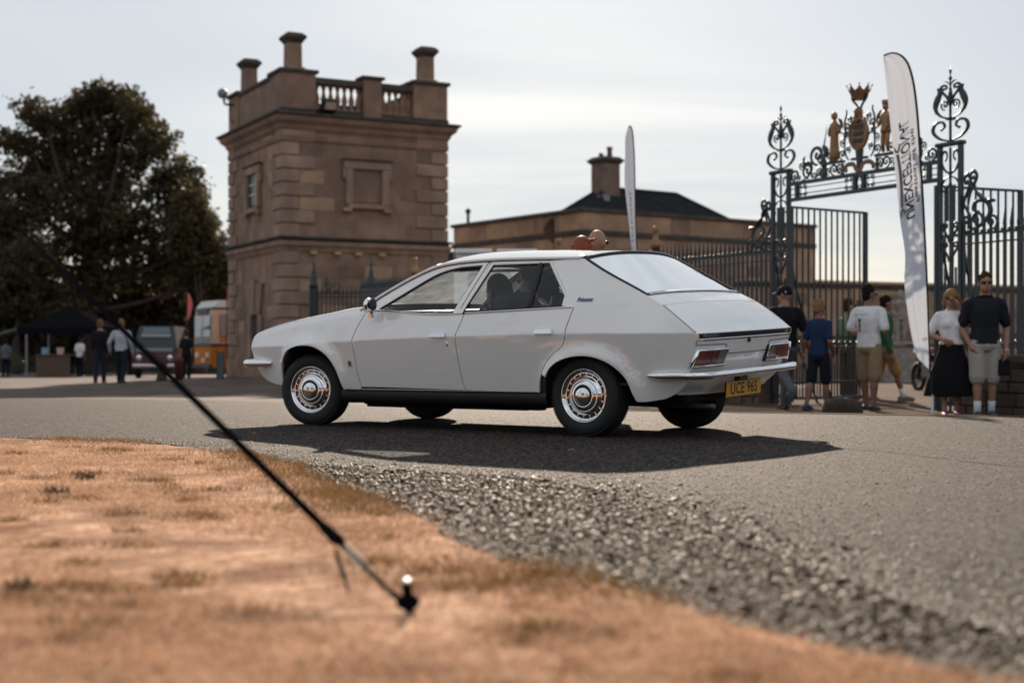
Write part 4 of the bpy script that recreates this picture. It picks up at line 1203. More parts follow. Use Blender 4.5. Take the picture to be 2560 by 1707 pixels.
# parapet
pz0, pz1 = Zt(9.0), Zt(10.42)
def para(x0, x1, y0, y1, name='parapet_wall', z1=pz1, m=stone): return tbox(name, m, x0, x1, y0, y1, pz0, z1)
para(0, .50, 1.25, S - 1.2); para(S - .5, S, 1.2, S - 1.2); para(1.2, S - 1.2, S - .5, S)
for (x0, x1, y0, y1) in ((-.05, 1.22, -.05, 1.25), (5.0, S + .05, -.05, 1.2), (-.05, 1.2, S - 1.2, S + .05), (S - 1.2, S + .05, S - 1.2, S + .05)):
    p = para(x0, x1, y0, y1, 'corner_pedestal'); tbox('pedestal_cap', soot, x0 - .09, x1 + .09, y0 - .09, y1 + .09, pz1, pz1 + .13, p)
    tbox('pedestal_foot', soot, x0 - .04, x1 + .04, y0 - .04, y1 + .04, pz0 - .02, pz0 + .17, p)
tbox('coping', soot, -.07, .57, 1.25, S - 1.2, pz1 - .1, pz1 + .05); tbox('coping', soot, S - .57, S + .07, 1.2, S - 1.2, pz1 - .1, pz1 + .05); tbox('coping', soot, 1.2, S - 1.2, S - .57, S + .07, pz1 - .1, pz1 + .05)
tbox('balustrade_base', soot, 1.22, 5.0, .05, .45, pz0, Zt(9.22)); tbox('balustrade_rail', soot, 1.22, 5.0, .0, .5, Zt(10.10), Zt(10.33))
mp = tbox('middle_pedestal', stone, 3.05, 3.75, -.02, .52, pz0, Zt(10.42)); tbox('pedestal_cap', soot, 2.95, 3.85, -.12, .62, Zt(10.42), Zt(10.53), mp)
bal = None
bp = [(.10, 0), (.10, .08), (.06, .11), (.055, .16), (.10, .30), (.115, .38), (.095, .48), (.055, .62), (.05, .70), (.075, .74), (.075, .80), (.1, .82), (.1, .89)]
for t in list(np.linspace(1.35, 2.93, 7)) + list(np.linspace(3.9, 4.9, 5)):
    if bal is None: bal = MB().lathe(bp, 12).build('baluster', stone, tower, angle=50); o = bal
    else: o = share('baluster', bal, tower)
    o.location = (t, .25, Zt(9.21))
# three corner chimneys
for (x, y) in ((.58, .58), (S - .58, .58), (.58, S - .58)):
    c = MB(); b = pz1 + .13
    c.frustum((x, y, b), .86, .86, (x, y, b + .14), .62, .62); c.frustum((x, y, b + .14), .52, .52, (x, y, Zt(11.58)), .50, .50)
    ch = c.build('chimney', stone, tower)
    k = MB(); z = Zt(11.54); k.frustum((x, y, z), .52, .52, (x, y, z + .16), .74, .74); k.frustum((x, y, z + .16), .78, .78, (x, y, z + .25), .78, .78); k.frustum((x, y, z + .25), .78, .78, (x, y, z + .37), .52, .52)
    k.build('chimney_cap', soot, ch)
# floodlight on the parapet and camera bracket
mblack = mat('black_metal', (.015, .016, .018), .45, metal=.3)
TM = Matrix.Translation((TX, TY, TZ)) @ Matrix.Rotation(R(27.7), 4, 'Z')
fl = MB(); FM = TM @ Matrix.Translation((1.55, -.35, Zt(9.12)))
fl.bbox(-.26, .26, -.22, .05, .05, .42, .03, FM @ Matrix.Rotation(R(25), 4, 'X')); 
flo = fl.build('floodlight', mblack); tag(flo, 'black floodlight mounted on the tower parapet below the balusters', 'floodlight')
MB().box(-.2, .2, -.235, -.222, .1, .36, FM @ Matrix.Rotation(R(25), 4, 'X')).build('lamp_glass', mat('flood_glass', (.45, .35, .28), .2), flo)
MB().box(-.3, .3, -.1, .3, -.05, .06, FM).build('mounting_bracket', mblack, flo)
cp = img(560, 262, 55.0)
cc = MB().tube([cp + Vector((.5, 0, 0)), cp + Vector((.05, 0, 0)), cp + Vector((0, 0, .1)), cp + Vector((0, 0, .3))], .045, 8).build('security_camera', mblack)
tag(cc, 'small security camera on a bracket at the tower parapet', 'camera')
MB().sphere(cp + Vector((-.05, -.05, .42)), .2, .16, .2, 12, 8).build('camera_dome', mat('grey_metal', (.2, .2, .21), .4), cc, smooth=True)
MB().tube([cp + Vector((.25, 0, 0)), cp + Vector((.22, 0, -.5)), cp + Vector((.4, 0, -.8))], .02, 6).build('cable', mblack, cc)

# ------------------------------------------------------------ long stone house behind, with hipped slate roof
HX, HY = 2.99, 60.0; HZ = gz(HX, HY) - .3
house = empty('stone_house', (HX, HY, HZ), R(35.3))
tag(house, 'long low sandstone house with dark hipped roof and one chimney', 'house')
hz = -HZ
def hb(name, m, x0, x1, y0, y1, z0, z1, par=None, bev=.02): return MB().bbox(x0, x1, y0, y1, z0, z1, bev).build(name, m, par or house)
ash = mat('house_stone', (.40, .26, .165), .9, var=.25, vscale=1.2, bump=.3, bscale=7, var2=.35, v2scale=.4, tint=(.25, .16, .11))
hb('wall', ash, 0, 14, 0, 10, 0, hz + 6.5)
hb('roof_deck', mat('lead_deck', (.03, .03, .032), .9), .3, 13.7, .3, 9.7, hz + 6.5, hz + 6.52) if False else None
hb('parapet_coping', soot, -.12, 14.12, -.12, 10.12, hz + 6.5, hz + 6.66)
hb('string_course', soot, -.08, 14.08, -.08, 10.08, hz + 5.52, hz + 5.74)
# large ashlar blocks of the two visible faces
bs = None
for face in range(2):
    L = 14 if face == 0 else 10
    for r_ in range(4):
        z0 = hz + 3.55 + r_ * .49; x = -.2 - (r_ % 2) * .55
        while x < L:
            w = random.uniform(.9, 1.5); a, b = max(.02, x), min(L - .02, x + w - .03)
            if b - a > .25:
                d = random.uniform(.004, .02)
                if face == 0: hb('ashlar_block', ash if random.random() < .75 else stone, a, b, -d, .02, z0 + .015, z0 + .475, bev=.004)
                else: hb('ashlar_block', ash if random.random() < .75 else stone, -d, .02, a, b, z0 + .015, z0 + .475, bev=.004)
            x += w
for face in range(2):
    L = 14 if face == 0 else 10; x = .02
    while x < L - .3:
        w = random.uniform(1.1, 1.9); b = min(L - .02, x + w - .03); d = random.uniform(.004, .02)
        if face == 0: hb('ashlar_block', ash if random.random() < .7 else stone, x, b, -d, .02, hz + 5.77, hz + 6.47, bev=.004)
        else: hb('ashlar_block', ash if random.random() < .7 else stone, -d, .02, x, b, hz + 5.77, hz + 6.47, bev=.004)
        x += w
rz0, rz1 = hz + 6.3, hz + 8.12
v = [(2.0, 1.5, rz0), (11.5, 1.5, rz0), (11.5, 6.3, rz0), (2.0, 6.3, rz0), (4.1, 3.8, rz1), (8.6, 3.8, rz1)]
roof = MB().add(v, [(0, 1, 5, 4), (1, 2, 5), (2, 3, 4, 5), (3, 0, 4)]).build('roof', slate, house)
for a, b in ((0, 4), (1, 5), (4, 5), (3, 4)): MB().tube([v[a], v[b]], .09, 6).build('ridge_tile', slate, roof)
ch = hb('chimney', ash_b, 3.8, 4.75, 3.3, 4.25, hz + 7.0, hz + 9.25)
MB().frustum((4.275, 3.775, hz + 9.2), 1.0, 1.0, (4.275, 3.775, hz + 9.36), 1.28, 1.28).frustum((4.275, 3.775, hz + 9.36), 1.28, 1.28, (4.275, 3.775, hz + 9.52), .9, .9).build('chimney_cap', soot, ch)
pot = mat('chimney_pot', (.12, .07, .05), .8)
MB().lathe([(.13, 0), (.11, .35), (.14, .4), (.14, .5), (.08, .5)], 10, Matrix.Translation((4.45, 3.7, hz + 9.5))).build('chimney_pot', pot, ch)
MB().lathe([(.11, 0), (.10, .18), (.12, .2), (.07, .22)], 10, Matrix.Translation((4.1, 3.9, hz + 9.5))).build('chimney_pot', pot, ch)
MB().box(3.5, 3.8, 2.9, 3.4, hz + 6.6, hz + 7.7).build('lead_flashing', mat('lead', (.22, .23, .25), .5), ch)
MB().lathe([(.07, 0), (.07, .55), (.13, .6), (.13, .72), (.03, .8)], 10, Matrix.Translation((.3, 9.2, hz + 6.6))).build('roof_vent', mblack, house)
# lower slate-roofed wing running on to the left
wing_h = empty('slate_outbuilding', (-3.3, 69, gz(-3, 69)), R(35.3))
tag(wing_h, 'low slate-roofed outbuilding between the tower and the stone house', 'outbuilding')
MB().bbox(-.2, 3, 0, 7, 0, 4.6, .02).build('wall', ash, wing_h)
MB().add([(-.4, -.3, 4.6), (3.2, -.3, 4.6), (3.2, 7.3, 4.6), (-.4, 7.3, 4.6), (1.4, -.3, 6.1), (1.4, 7.3, 6.1)], [(0, 1, 4), (1, 2, 5, 4), (2, 3, 5), (3, 0, 4, 5)]).build('roof', slate, wing_h)

# ------------------------------------------------------------ garden wall behind the gate
GW0, GW1 = Vector((7.6, 46.0)), Vector((21, 52.5)); gd = GW1 - GW0
gw = empty('garden_wall', (GW0.x, GW0.y, gz(GW0.x, GW0.y) - .2), math.atan2(gd.y, gd.x))
tag(gw, 'long brown stone garden wall with moulded coping beyond the gateway', 'wall')
gh = 2.98 + .48
MB().bbox(0, gd.length, 0, .6, 0, gh - .25, .02).build('wall', ash, gw)
MB().bbox(-.05, gd.length + .05, -.08, .68, gh - .25, gh - .12, .02).build('coping_moulding', soot, gw)
MB().bbox(-.1, gd.length + .1, -.15, .75, gh - .12, gh, .03).build('coping', ash, gw)
for k in range(5):
    x = 1.2 + k * 2.9
    MB().bbox(x, x + .5, -.14, .02, 0, gh - .26, .02).build('pilaster', ash, gw)
bs = 0
for r_ in range(7):
    x = -(r_ % 2) * .4
    while x < gd.length - .3:
        w = random.uniform(.6, 1.0); a = max(0.02, x); d = random.uniform(.005, .03)
        if not any(1.2 + k * 2.9 - .05 < (a + w / 2) < 1.75 + k * 2.9 for k in range(5)):
            MB().bbox(a, a + w - .03, -d, .02, .25 + r_ * .40, .25 + r_ * .40 + .375, .006).build('stone_block', ash if random.random() < .65 else stone, gw)
        x += w
# ------------------------------------------------------------ wrought-iron gateway
iron = mat('painted_iron', (.010, .018, .023), .38, spec=.6, var=.25, vscale=30, bump=.08, bscale=60)
gilt = mat('gilt', (.30, .17, .075), .55, metal=.35, var=.3, vscale=14)
gilt_dark = mat('dull_gilt', (.22, .12, .065), .55, metal=.35, var=.3, vscale=14)
GL = Vector((4.35, 23.1)); GA = math.atan2(-.866, .5)
G0 = gz(4.3, 21.5)
GM = Matrix.Translation((GL.x, GL.y, 0)) @ Matrix.Rotation(GA, 4, 'Z')
def gempty(name, x, y, z=None, rz=0.0):
    p = GM @ Vector((x, y, 0)); zz = gz(p.x, p.y) if z is None else z
    return empty(name, (p.x, p.y, zz), GA + rz), zz

def spiral(cx, cz, r0, r1, a0, turns, n=22):
    """points of a scroll in the xz plane, from radius r0 at angle a0 winding in to r1"""
    return [(cx + (r0 + (r1 - r0) * t) * math.cos(a0 + turns * 2 * math.pi * t), 0, cz + (r0 + (r1 - r0) * t) * math.sin(a0 + turns * 2 * math.pi * t)) for t in np.linspace(0, 1, n)]
SC = {}
def scroll_mesh(key, pts, r=.011, end=.02):
    if key not in SC:
        mb = MB(); rr = [r * 1.05 + (r * .6) * math.sin(math.pi * i / (len(pts) - 1)) for i in range(len(pts))]
        mb.tube(pts, rr, 6)
        if end: mb.sphere(pts[-1], end, end * .6, end, 8, 6)
        me = mb.build('scroll', iron, None, smooth=True); SC[key] = me.data; bpy.data.objects.remove(me)
    return SC[key]
def put(name, me, par, x=0, y=0, z=0, sx=1, sz=1, sy=1, rot=(0, 0, 0)): return share(name, me, par, (x, y, z), rot, (sx, sy, sz))
# scroll shapes, roughly half a metre tall, drawn for the right-hand side
S_volute = spiral(0, 0, .085, .012, R(-90), 1.35)                                         # simple volute
S_cscroll = [(0, 0, 0)] + crom([(.03, 0, .02), (.12, 0, .06), (.20, 0, .17), (.17, 0, .27), (.09, 0, .28), (.065, 0, .21), (.10, 0, .18)], .02)
S_lyre = crom([(.02, 0, 0), (.13, 0, .06), (.19, 0, .17), (.19, 0, .30), (.14, 0, .42), (.15, 0, .48)], .02)
S_curl = crom([(.02, 0, 0), (.045, 0, .09), (.10, 0, .17), (.125, 0, .23), (.09, 0, .27), (.05, 0, .25), (.055, 0, .21), (.085, 0, .215)], .015)
S_leaf = crom([(.01, 0, 0), (.05, 0, .05), (.10, 0, .055)], .02)
def leaf_mesh(key, pts, rad, flat=(1, .35)):
    if key not in SC:
        mb = MB().tube(pts, rad, 7, flat=flat); me = mb.build('leaf', iron, None, smooth=True); SC[key] = me.data; bpy.data.objects.remove(me)
    return SC[key]
lyre_leaf = crom([(.185, 0, .10), (.195, 0, .22), (.165, 0, .34), (.14, 0, .42), (.165, 0, .50)], .02)
lyre_rad = [.012 + .034 * math.sin(math.pi * (i / (len(lyre_leaf) - 1)) ** 1.1) for i in range(len(lyre_leaf))]; lyre_rad[-1] = .022

def pier(x, label):
    g, z0 = gempty('gate_pier', x, 0); tag(g, label, 'gate pier', 'ironwork piers of the gateway')
    h = 3.48 - z0; w = .19
    for sx in (-1, 1):
        MB().box(sx * w - .030, sx * w + .030, -.030, .030, 0, h).build('post', iron, g)
        st = crom([(sx * w, .03, 2.55), (sx * w, .12, 2.0), (sx * w, .42, 1.2), (sx * w, .95, .0)], .1)
        MB().tube(st, .022, 6).build('back_stay', iron, g)
    MB().bbox(-w - .06, w + .06, -.055, .055, h, h + .055, .012).build('pier_cap', iron, g)
    for z in (.12, .92, 1.72, 2.45): MB().box(-w, w, -.014, .014, z, z + .04).build('pier_rail', iron, g)
    # scrollwork on the front and back, bars on every side
    for sy in (1,):
        y = 0.0
        for s in (-1, 1):
            put('scroll', scroll_mesh('cs', S_cscroll, .012), g, s * .01, y, h - .40, s * .75, 1.15)
            put('scroll', scroll_mesh('cs', S_cscroll, .012), g, s * .01, y, h - .42, s * .75, -.75)
            MB().box(s * .075 - .011, s * .075 + .011, y - .011, y + .011, h - 1.05, h - .55).build('bar', iron, g)
            put('scroll', scroll_mesh('curl', S_curl, .012), g, s * .005, y, h - 1.35, s * 1.1, 1.0)
            put('scroll', scroll_mesh('curl', S_curl, .012), g, s * .005, y, h - 1.62, s * 1.1, 1.0)
        MB().box(-.013, .013, y - .013, y + .013, 0, h - .02).build('bar', iron, g)
        MB().tube([(.045 * math.cos(a), y, h - .62 + .10 * math.sin(a)) for a in np.linspace(0, math.pi, 9)], .010, 6).build('pointed_arch', iron, g)
        for s in (-1, 1): MB().box(s * .045 - .009, s * .045 + .009, y - .009, y + .009, h - 1.05, h - .62).build('bar', iron, g)
        for s in (-1, 1): MB().box(s * .10 - .012, s * .10 + .012, y - .012, y + .012, .12, h - 1.7).build('bar', iron, g)
    # finial above the cap
    f = h + .055
    MB().tube([(0, 0, f), (0, 0, f + .55), (0, 0, f + .86)], [.02, .018, .011], 8).build('finial_rod', iron, g)
    MB().lathe([(.004, f + .84), (.028, f + .89), (.004, f + .935), (.010, f + .95), (.022, f + .99), (.0005, f + 1.06)], 10).build('spear_head', iron, g, smooth=True)
    MB().lathe([(.02, f + .30), (.075, f + .315), (.075, f + .335), (.02, f + .35)], 10).build('collar', iron, g)
    MB().lathe([(.02, f + .5), (.032, f + .58), (.034, f + .66), (.02, f + .76)], 10).build('finial_stem', iron, g, smooth=True)
    for q, ang in enumerate((0,)):
        ra = R(ang)
        for s in (-1, 1):
            put('scroll', scroll_mesh('cs', S_cscroll, .013), g, 0, 0, f, s * 1.6, 1.05, rot=(0, 0, ra))
            put('scroll', scroll_mesh('lyre', S_lyre, .012, 0), g, 0, 0, f + .33, s * 1.4, .9, rot=(0, 0, ra))
            put('leaf', leaf_mesh('lyleaf', lyre_leaf, lyre_rad), g, 0, 0, f + .33, s * 1.4, .9, rot=(0, 0, ra))
            put('scroll', scroll_mesh('vol', S_volute, .010, .018), g, s * .10, 0, f + .53, s * .95, .85, rot=(0, 0, ra)) if ang == 0 else put('scroll', scroll_mesh('vol', S_volute, .010, .018), g, 0, s * .085, f + .53, s * .8, .8, rot=(0, 0, ra))
            put('scroll', scroll_mesh('curl', S_curl, .011, .018), g, 0, 0, f + .55, s * 1.45, .95, rot=(0, 0, ra))
            put('leaf', leaf_mesh('lf', S_leaf, [.006 + .014 * math.sin(math.pi * i / (len(S_leaf) - 1)) for i in range(len(S_leaf))]), g, 0, 0, f + .80, s * 1.2, 1, rot=(0, 0, ra))
    return g, h, z0
p1, ph1, pz = pier(0, 'far ironwork gate pier with a scrolled finial, left of the opening')
p2, ph2, _ = pier(3.58, 'near ironwork gate pier with a scrolled finial, right of the feather flag')
# scroll brackets hanging on the outer sides of the piers
for pp, s in ((p1, -1), (p2, 1)):
    put('scroll', scroll_mesh('curl', S_curl, .012), pp, s * .20, 0, ph1 - .95, s * 1.3, 1.9); put('scroll', scroll_mesh('curl', S_curl, .012), pp, s * .20, 0, ph1 - .72, s * 1.2, -1.4)

# overthrow across the opening
ov, oz = gempty('gate_overthrow', 1.79, 0, 0.0); tag(ov, 'iron overthrow beam above the gateway carrying a gilded coat of arms', 'gate beam')
x0, x1 = -1.58, 1.58
for z in (3.0, 3.255): MB().box(x0, x1, -.03, .03, z, z + .055).build('beam', iron, ov)
for z in (3.10, 3.19): MB().box(x0, x1, -.008, .008, z, z + .014).build('thin_rail', iron, ov)
for x in (-1.40, -.09, .09, 1.40): MB().box(x - .03, x + .03, -.028, .028, 3.055, 3.255).build('upright', iron, ov)
MB().tube([(.055 * math.cos(a), 0, 3.155 + .085 * math.sin(a)) for a in np.linspace(0, 6.283, 25)[:-1]], .014, 6, closed=True).build('oval_ring', iron, ov)
for cx in (-1.27, -.22, .22, 1.27):
    for sx in (-1, 1):
        for sz in (-1, 1): put('scroll', scroll_mesh('vol', S_volute, .011, .02), ov, cx + sx * .05, 0, 3.155 + sz * .052, sx * .55, sz * .55)
# stepped scrolls climbing to the arms
for s in (-1, 1):
    for (cx, cz, k, kz) in ((1.44, 3.41, 1.3, 1.2), (1.14, 3.46, 1.6, 1.5), (.93, 3.68, 2.0, 1.9), (.55, 3.41, 1.1, 1.1), (.66, 3.40, .8, .8), (.37, 3.62, .9, .9), (.35, 3.80, .8, .8), (.26, 4.02, .9, .9), (.42, 3.42, .9, .9)):
        put('scroll', scroll_mesh('vol', S_volute, .012, .022), ov, s * cx, 0, cz, s * k, kz)
    put('scroll', scroll_mesh('cs', S_cscroll, .013), ov, s * 1.30, 0, 3.30, -s * 1.2, 1.0); put('scroll', scroll_mesh('cs', S_cscroll, .013), ov, s * .98, 0, 3.32, -s * 1.1, 1.25)
    put('scroll', scroll_mesh('lyre', S_lyre, .013, 0), ov, s * .22, 0, 3.52, s * .5, 1.0); put('scroll', scroll_mesh('lyre', S_lyre, .013, 0), ov, s * .16, 0, 3.85, s * .8, .9)
    for (cx, cz, k, kz, fl) in ((1.50, 3.36, .7, .7, -1), (1.28, 3.55, .8, .8, 1), (1.02, 3.36, .9, .8, -1), (.88, 3.42, .8, .8, 1), (.66, 3.62, .9, .9, -1), (.44, 3.36, .7, .7, -1), (.30, 3.36, .7, .7, 1), (.24, 3.68, .6, .7, -1), (.30, 3.92, .7, .7, -1), (.20, 4.14, .6, .6, 1), (1.36, 3.36, .7, .7, 1)):
        put('scroll', scroll_mesh('vol', S_volute, .012, .022), ov, s * cx, 0, cz, s * k * fl, kz)
    for lx, lz, q in ((1.22, 3.58, 1), (.30, 3.60, .7), (.30, 3.84, .7)):
        put('leaf', leaf_mesh('lf2', [(0, 0, 0), (.02, 0, .03), (.03, 0, .06), (.01, 0, .09), (-.01, 0, .11)], [.01, .022, .026, .020, .006]), ov, s * lx, 0, lz, s * q, q)
    # leafy beast-like terminals
    tl = crom([(s * .80, 0, 3.31), (s * .76, 0, 3.45), (s * .80, 0, 3.58), (s * .73, 0, 3.70), (s * .80, 0, 3.80)], .02)
    MB().tube(tl, [.03 + .05 * abs(math.sin(1.1 + 2.7 * i / len(tl) * math.pi)) * (1 - .5 * i / len(tl)) for i in range(len(tl))], 7, flat=(1, .45)).build('leaf_terminal', iron, ov)
    MB().tube([(s * .78, 0, 3.80), (s * .74, 0, 3.95), (s * .71, 0, 4.12)], [.014, .008, .003], 6).build('spike', iron, ov)
    lf = crom([(s * .36, 0, 4.02), (s * .40, 0, 4.12), (s * .46, 0, 4.18)], .02); MB().tube(lf, [.008 + .028 * math.sin(math.pi * i / (len(lf) - 1)) for i in range(len(lf))], 6, flat=(1, .4)).build('leaf', iron, ov)
    lf = crom([(s * .34, 0, 3.92), (s * .43, 0, 3.98), (s * .42, 0, 4.08)], .02); MB().tube(lf, [.008 + .022 * math.sin(math.pi * i / (len(lf) - 1)) for i in range(len(lf))], 6, flat=(1, .4)).build('leaf', iron, ov)
    MB().box(s * .55 - .2, s * .55 + .2, -.05, .05, 3.50, 3.53).build('figure_ledge', iron, ov)
    MB().box(s * .36 - .012, s * .36 + .012, -.012, .012, 3.31, 3.5).build('bar', iron, ov); MB().box(s * .74 - .012, s * .74 + .012, -.012, .012, 3.31, 3.5).build('bar', iron, ov)
    # gilded supporter figures, flat-sided castings
    fx = s * .545
    fig = MB(); fz = 3.53
    if s < 0:
        fig.lathe([(.085, fz + .03), (.095, fz + .08), (.078, fz + .30), (.068, fz + .46), (.088, fz + .52), (.092, fz + .56), (.05, fz + .60), (.03, fz + .64)], 14, Matrix.Translation((fx, 0, 0)) @ Matrix.Scale(.7, 4, (0, 1, 0)))
        fig.sphere((fx, 0, fz + .70), .055, .05, .068)
        fig.tube([(fx + .08, 0, fz + .55), (fx + .12, -.03, fz + .42), (fx + .17, -.02, fz + .52)], [.028, .024, .02], 8); fig.tube([(fx - .085, 0, fz + .55), (fx - .10, -.02, fz + .44), (fx - .05, -.05, fz + .40)], [.028, .025, .02], 8)
        for q in (-.035, .035): fig.sphere((fx + q, -.02, fz + .015), .028, .05, .02)
    else:
        fig.lathe([(.07, fz + .34), (.085, fz + .38), (.07, fz + .44), (.085, fz + .52), (.09, fz + .56), (.05, fz + .60), (.03, fz + .64)], 14, Matrix.Translation((fx, 0, 0)) @ Matrix.Scale(.7, 4, (0, 1, 0)))
        fig.lathe([(.095, fz + .30), (.09, fz + .36), (.075, fz + .40)], 14, Matrix.Translation((fx, 0, 0)) @ Matrix.Scale(.7, 4, (0, 1, 0)))
        fig.sphere((fx, 0, fz + .69), .05, .05, .06); fig.lathe([(.055, fz + .72), (.06, fz + .78)], 12, Matrix.Translation((fx, 0, 0)))
        for q in (-.045, .045): fig.tube([(fx + q * .9, 0, fz + .36), (fx + q, -.015, fz + .18), (fx + q * 1.1, 0, fz + .02)], [.045, .034, .024], 8)
        fig.tube([(fx - .08, 0, fz + .55), (fx - .12, -.03, fz + .42), (fx - .17, -.02, fz + .52)], [.028, .024, .02], 8); fig.tube([(fx + .085, 0, fz + .55), (fx + .10, -.02, fz + .42), (fx + .06, -.05, fz + .36)], [.028, .025, .02], 8)
    fig.build('gilded_figure', gilt, ov, smooth=True)
# oval shield with three dark castles-like bars
shd = MB(); n = 28
ov_pts = [(.19 * math.cos(a) * (1 - .12 * max(0, -math.sin(a))), 3.88 + .235 * math.sin(a)) for a in np.linspace(0, 6.283, n + 1)[:-1]]
shd.prism(ov_pts, .05, Matrix.Translation((0, -.03, 0)))
shield = shd.build('shield', gilt_dark, ov)
MB().tube([(x, -.035, z) for x, z in ov_pts], .018, 6, closed=True).build('shield_rim', gilt, shield)
for k in range(3):
    z = 3.985 - k * .105
    b = MB().bbox(-.10, .10, -.045, -.03, z - .022, z + .012, .006)
    for q in range(4): b.box(-.09 + q * .05, -.06 + q * .05, -.045, -.031, z + .01, z + .032)
    b.build('charge', iron, shield)
MB().sphere((0, -.02, 4.20), .075, .06, .10, 12, 9).sphere((0, -.08, 4.19), .02, .02, .03).sphere((-.03, -.07, 4.22), .018).sphere((.03, -.07, 4.22), .018).tube([(-.07, -.02, 4.15), (0, -.05, 4.07), (.07, -.02, 4.15)], .035, 8).build('bearded_head', gilt_dark, ov, smooth=True)
for s in (-1, 1): put('scroll', scroll_mesh('curl', S_curl, .013, .02), ov, 0, 0, 4.24, s * 1.25, .9)
for s in (-1, 1): put('scroll', scroll_mesh('vol', S_volute, .012, .02), ov, s * .13, 0, 4.10, s * .7, .7)
cr = MB(); nc = 8
cr.lathe([(.10, 4.40), (.105, 4.405), (.155, 4.53), (.15, 4.53), (.095, 4.405)], 24, cap=False)
for i in range(nc):
    a = 2 * math.pi * i / nc; M = Matrix.Rotation(a, 4, 'Z') @ Matrix.Translation((.155, 0, 4.52)) @ Matrix.Rotation(R(20), 4, 'Y')
    cr.add([(0, -.055, 0), (0, .055, 0), (0, 0, .09), (-.01, -.055, 0), (-.01, .055, 0), (-.01, 0, .09)], [(0, 1, 2), (5, 4, 3), (0, 2, 5, 3), (1, 4, 5, 2), (0, 3, 4, 1)], M); cr.sphere((0, 0, .10), .013, M=M)
cr.build('crown', gilt_dark, ov)
MB().tube(crom([(-.34, -.02, 3.37), (-.24, -.02, 3.44), (-.10, -.02, 3.43), (-.06, -.02, 3.36), (0, -.02, 3.33), (.06, -.02, 3.36), (.10, -.02, 3.43), (.24, -.02, 3.44), (.34, -.02, 3.37)], .03), .035, 8, flat=(.3, 1)).build('motto_ribbon', gilt_dark, ov)
MB().tube([(0, 0, 3.30), (0, 0, 3.65)], [.05, .085], 8, flat=(1, .5)).build('shield_stem', iron, ov); MB().box(-.16, .16, -.03, .03, 3.50, 3.535).build('shield_ledge', iron, ov)

# gate leaves, both swung open inwards
def leaf(name_lab, hinge, end, top, nb, rail_sc=1.0):
    d = Vector((end[0] - hinge[0], end[1] - hinge[1])); L = d.length; z0 = gz(hinge[0], hinge[1]) + .04
    g = empty('gate_leaf', (hinge[0], hinge[1], z0), math.atan2(d.y, d.x)); tag(g, name_lab, 'gate', 'open gate leaves')
    h = top - z0
    for x, w in ((0, .035), (L, .032)): MB().box(x - w, x + w, -.032, .032, 0, h).build('stile', iron, g)
    for z, t in ((h - .03, .035), (1.02, .05), (.86, .03), (.30, .04), (.04, .05)): MB().box(0, L, -.018, .018, z, z + t).build('rail', iron, g)
    bar = None
    for i in range(1, nb):
        x = L * i / nb
        if bar is None: bar = MB().box(-.0115, .0115, -.0115, .0115, .04, h - .02).build('bar', iron, g); o = bar
        else: o = share('bar', bar, g)
        o.location = (x, 0, 0)
    dog = None
    for i in range(nb):
        x = L * (i + .5) / nb
        if dog is None: dog = MB().box(-.008, .008, -.008, .008, .04, .62).build('dog_bar', iron, g); o = dog
        else: o = share('dog_bar', dog, g)
        o.location = (x, 0, 0)
    for i in range(nb):
        put('scroll', scroll_mesh('vol', S_volute, .010, .018), g, L * (i + .5) / nb, 0, .95, .5 if i % 2 else -.5, .5)
    bs = None
    for i in range(nb * 2 - 1):
        x = L * (i + 1) / (2 * nb)
        if bs is None: bs = MB().sphere((0, -.018, .32), .016, u=8, v=6).build('rivet', iron, g, smooth=True); o = bs
        else: o = share('rivet', bs, g)
        o.location = (x, 0, 0)
    return g
hl = GM @ Vector((.24, .0, 0)); hr = GM @ Vector((3.34, .0, 0))
leaf('tall barred gate leaf hinged on the far pier, swung open inwards', (hl.x, hl.y), (5.90, 23.85), 2.93, 13)
leaf('tall barred gate leaf hinged on the near pier, swung open to the right', (hr.x, hr.y), (7.40, 20.78), 2.95, 11)

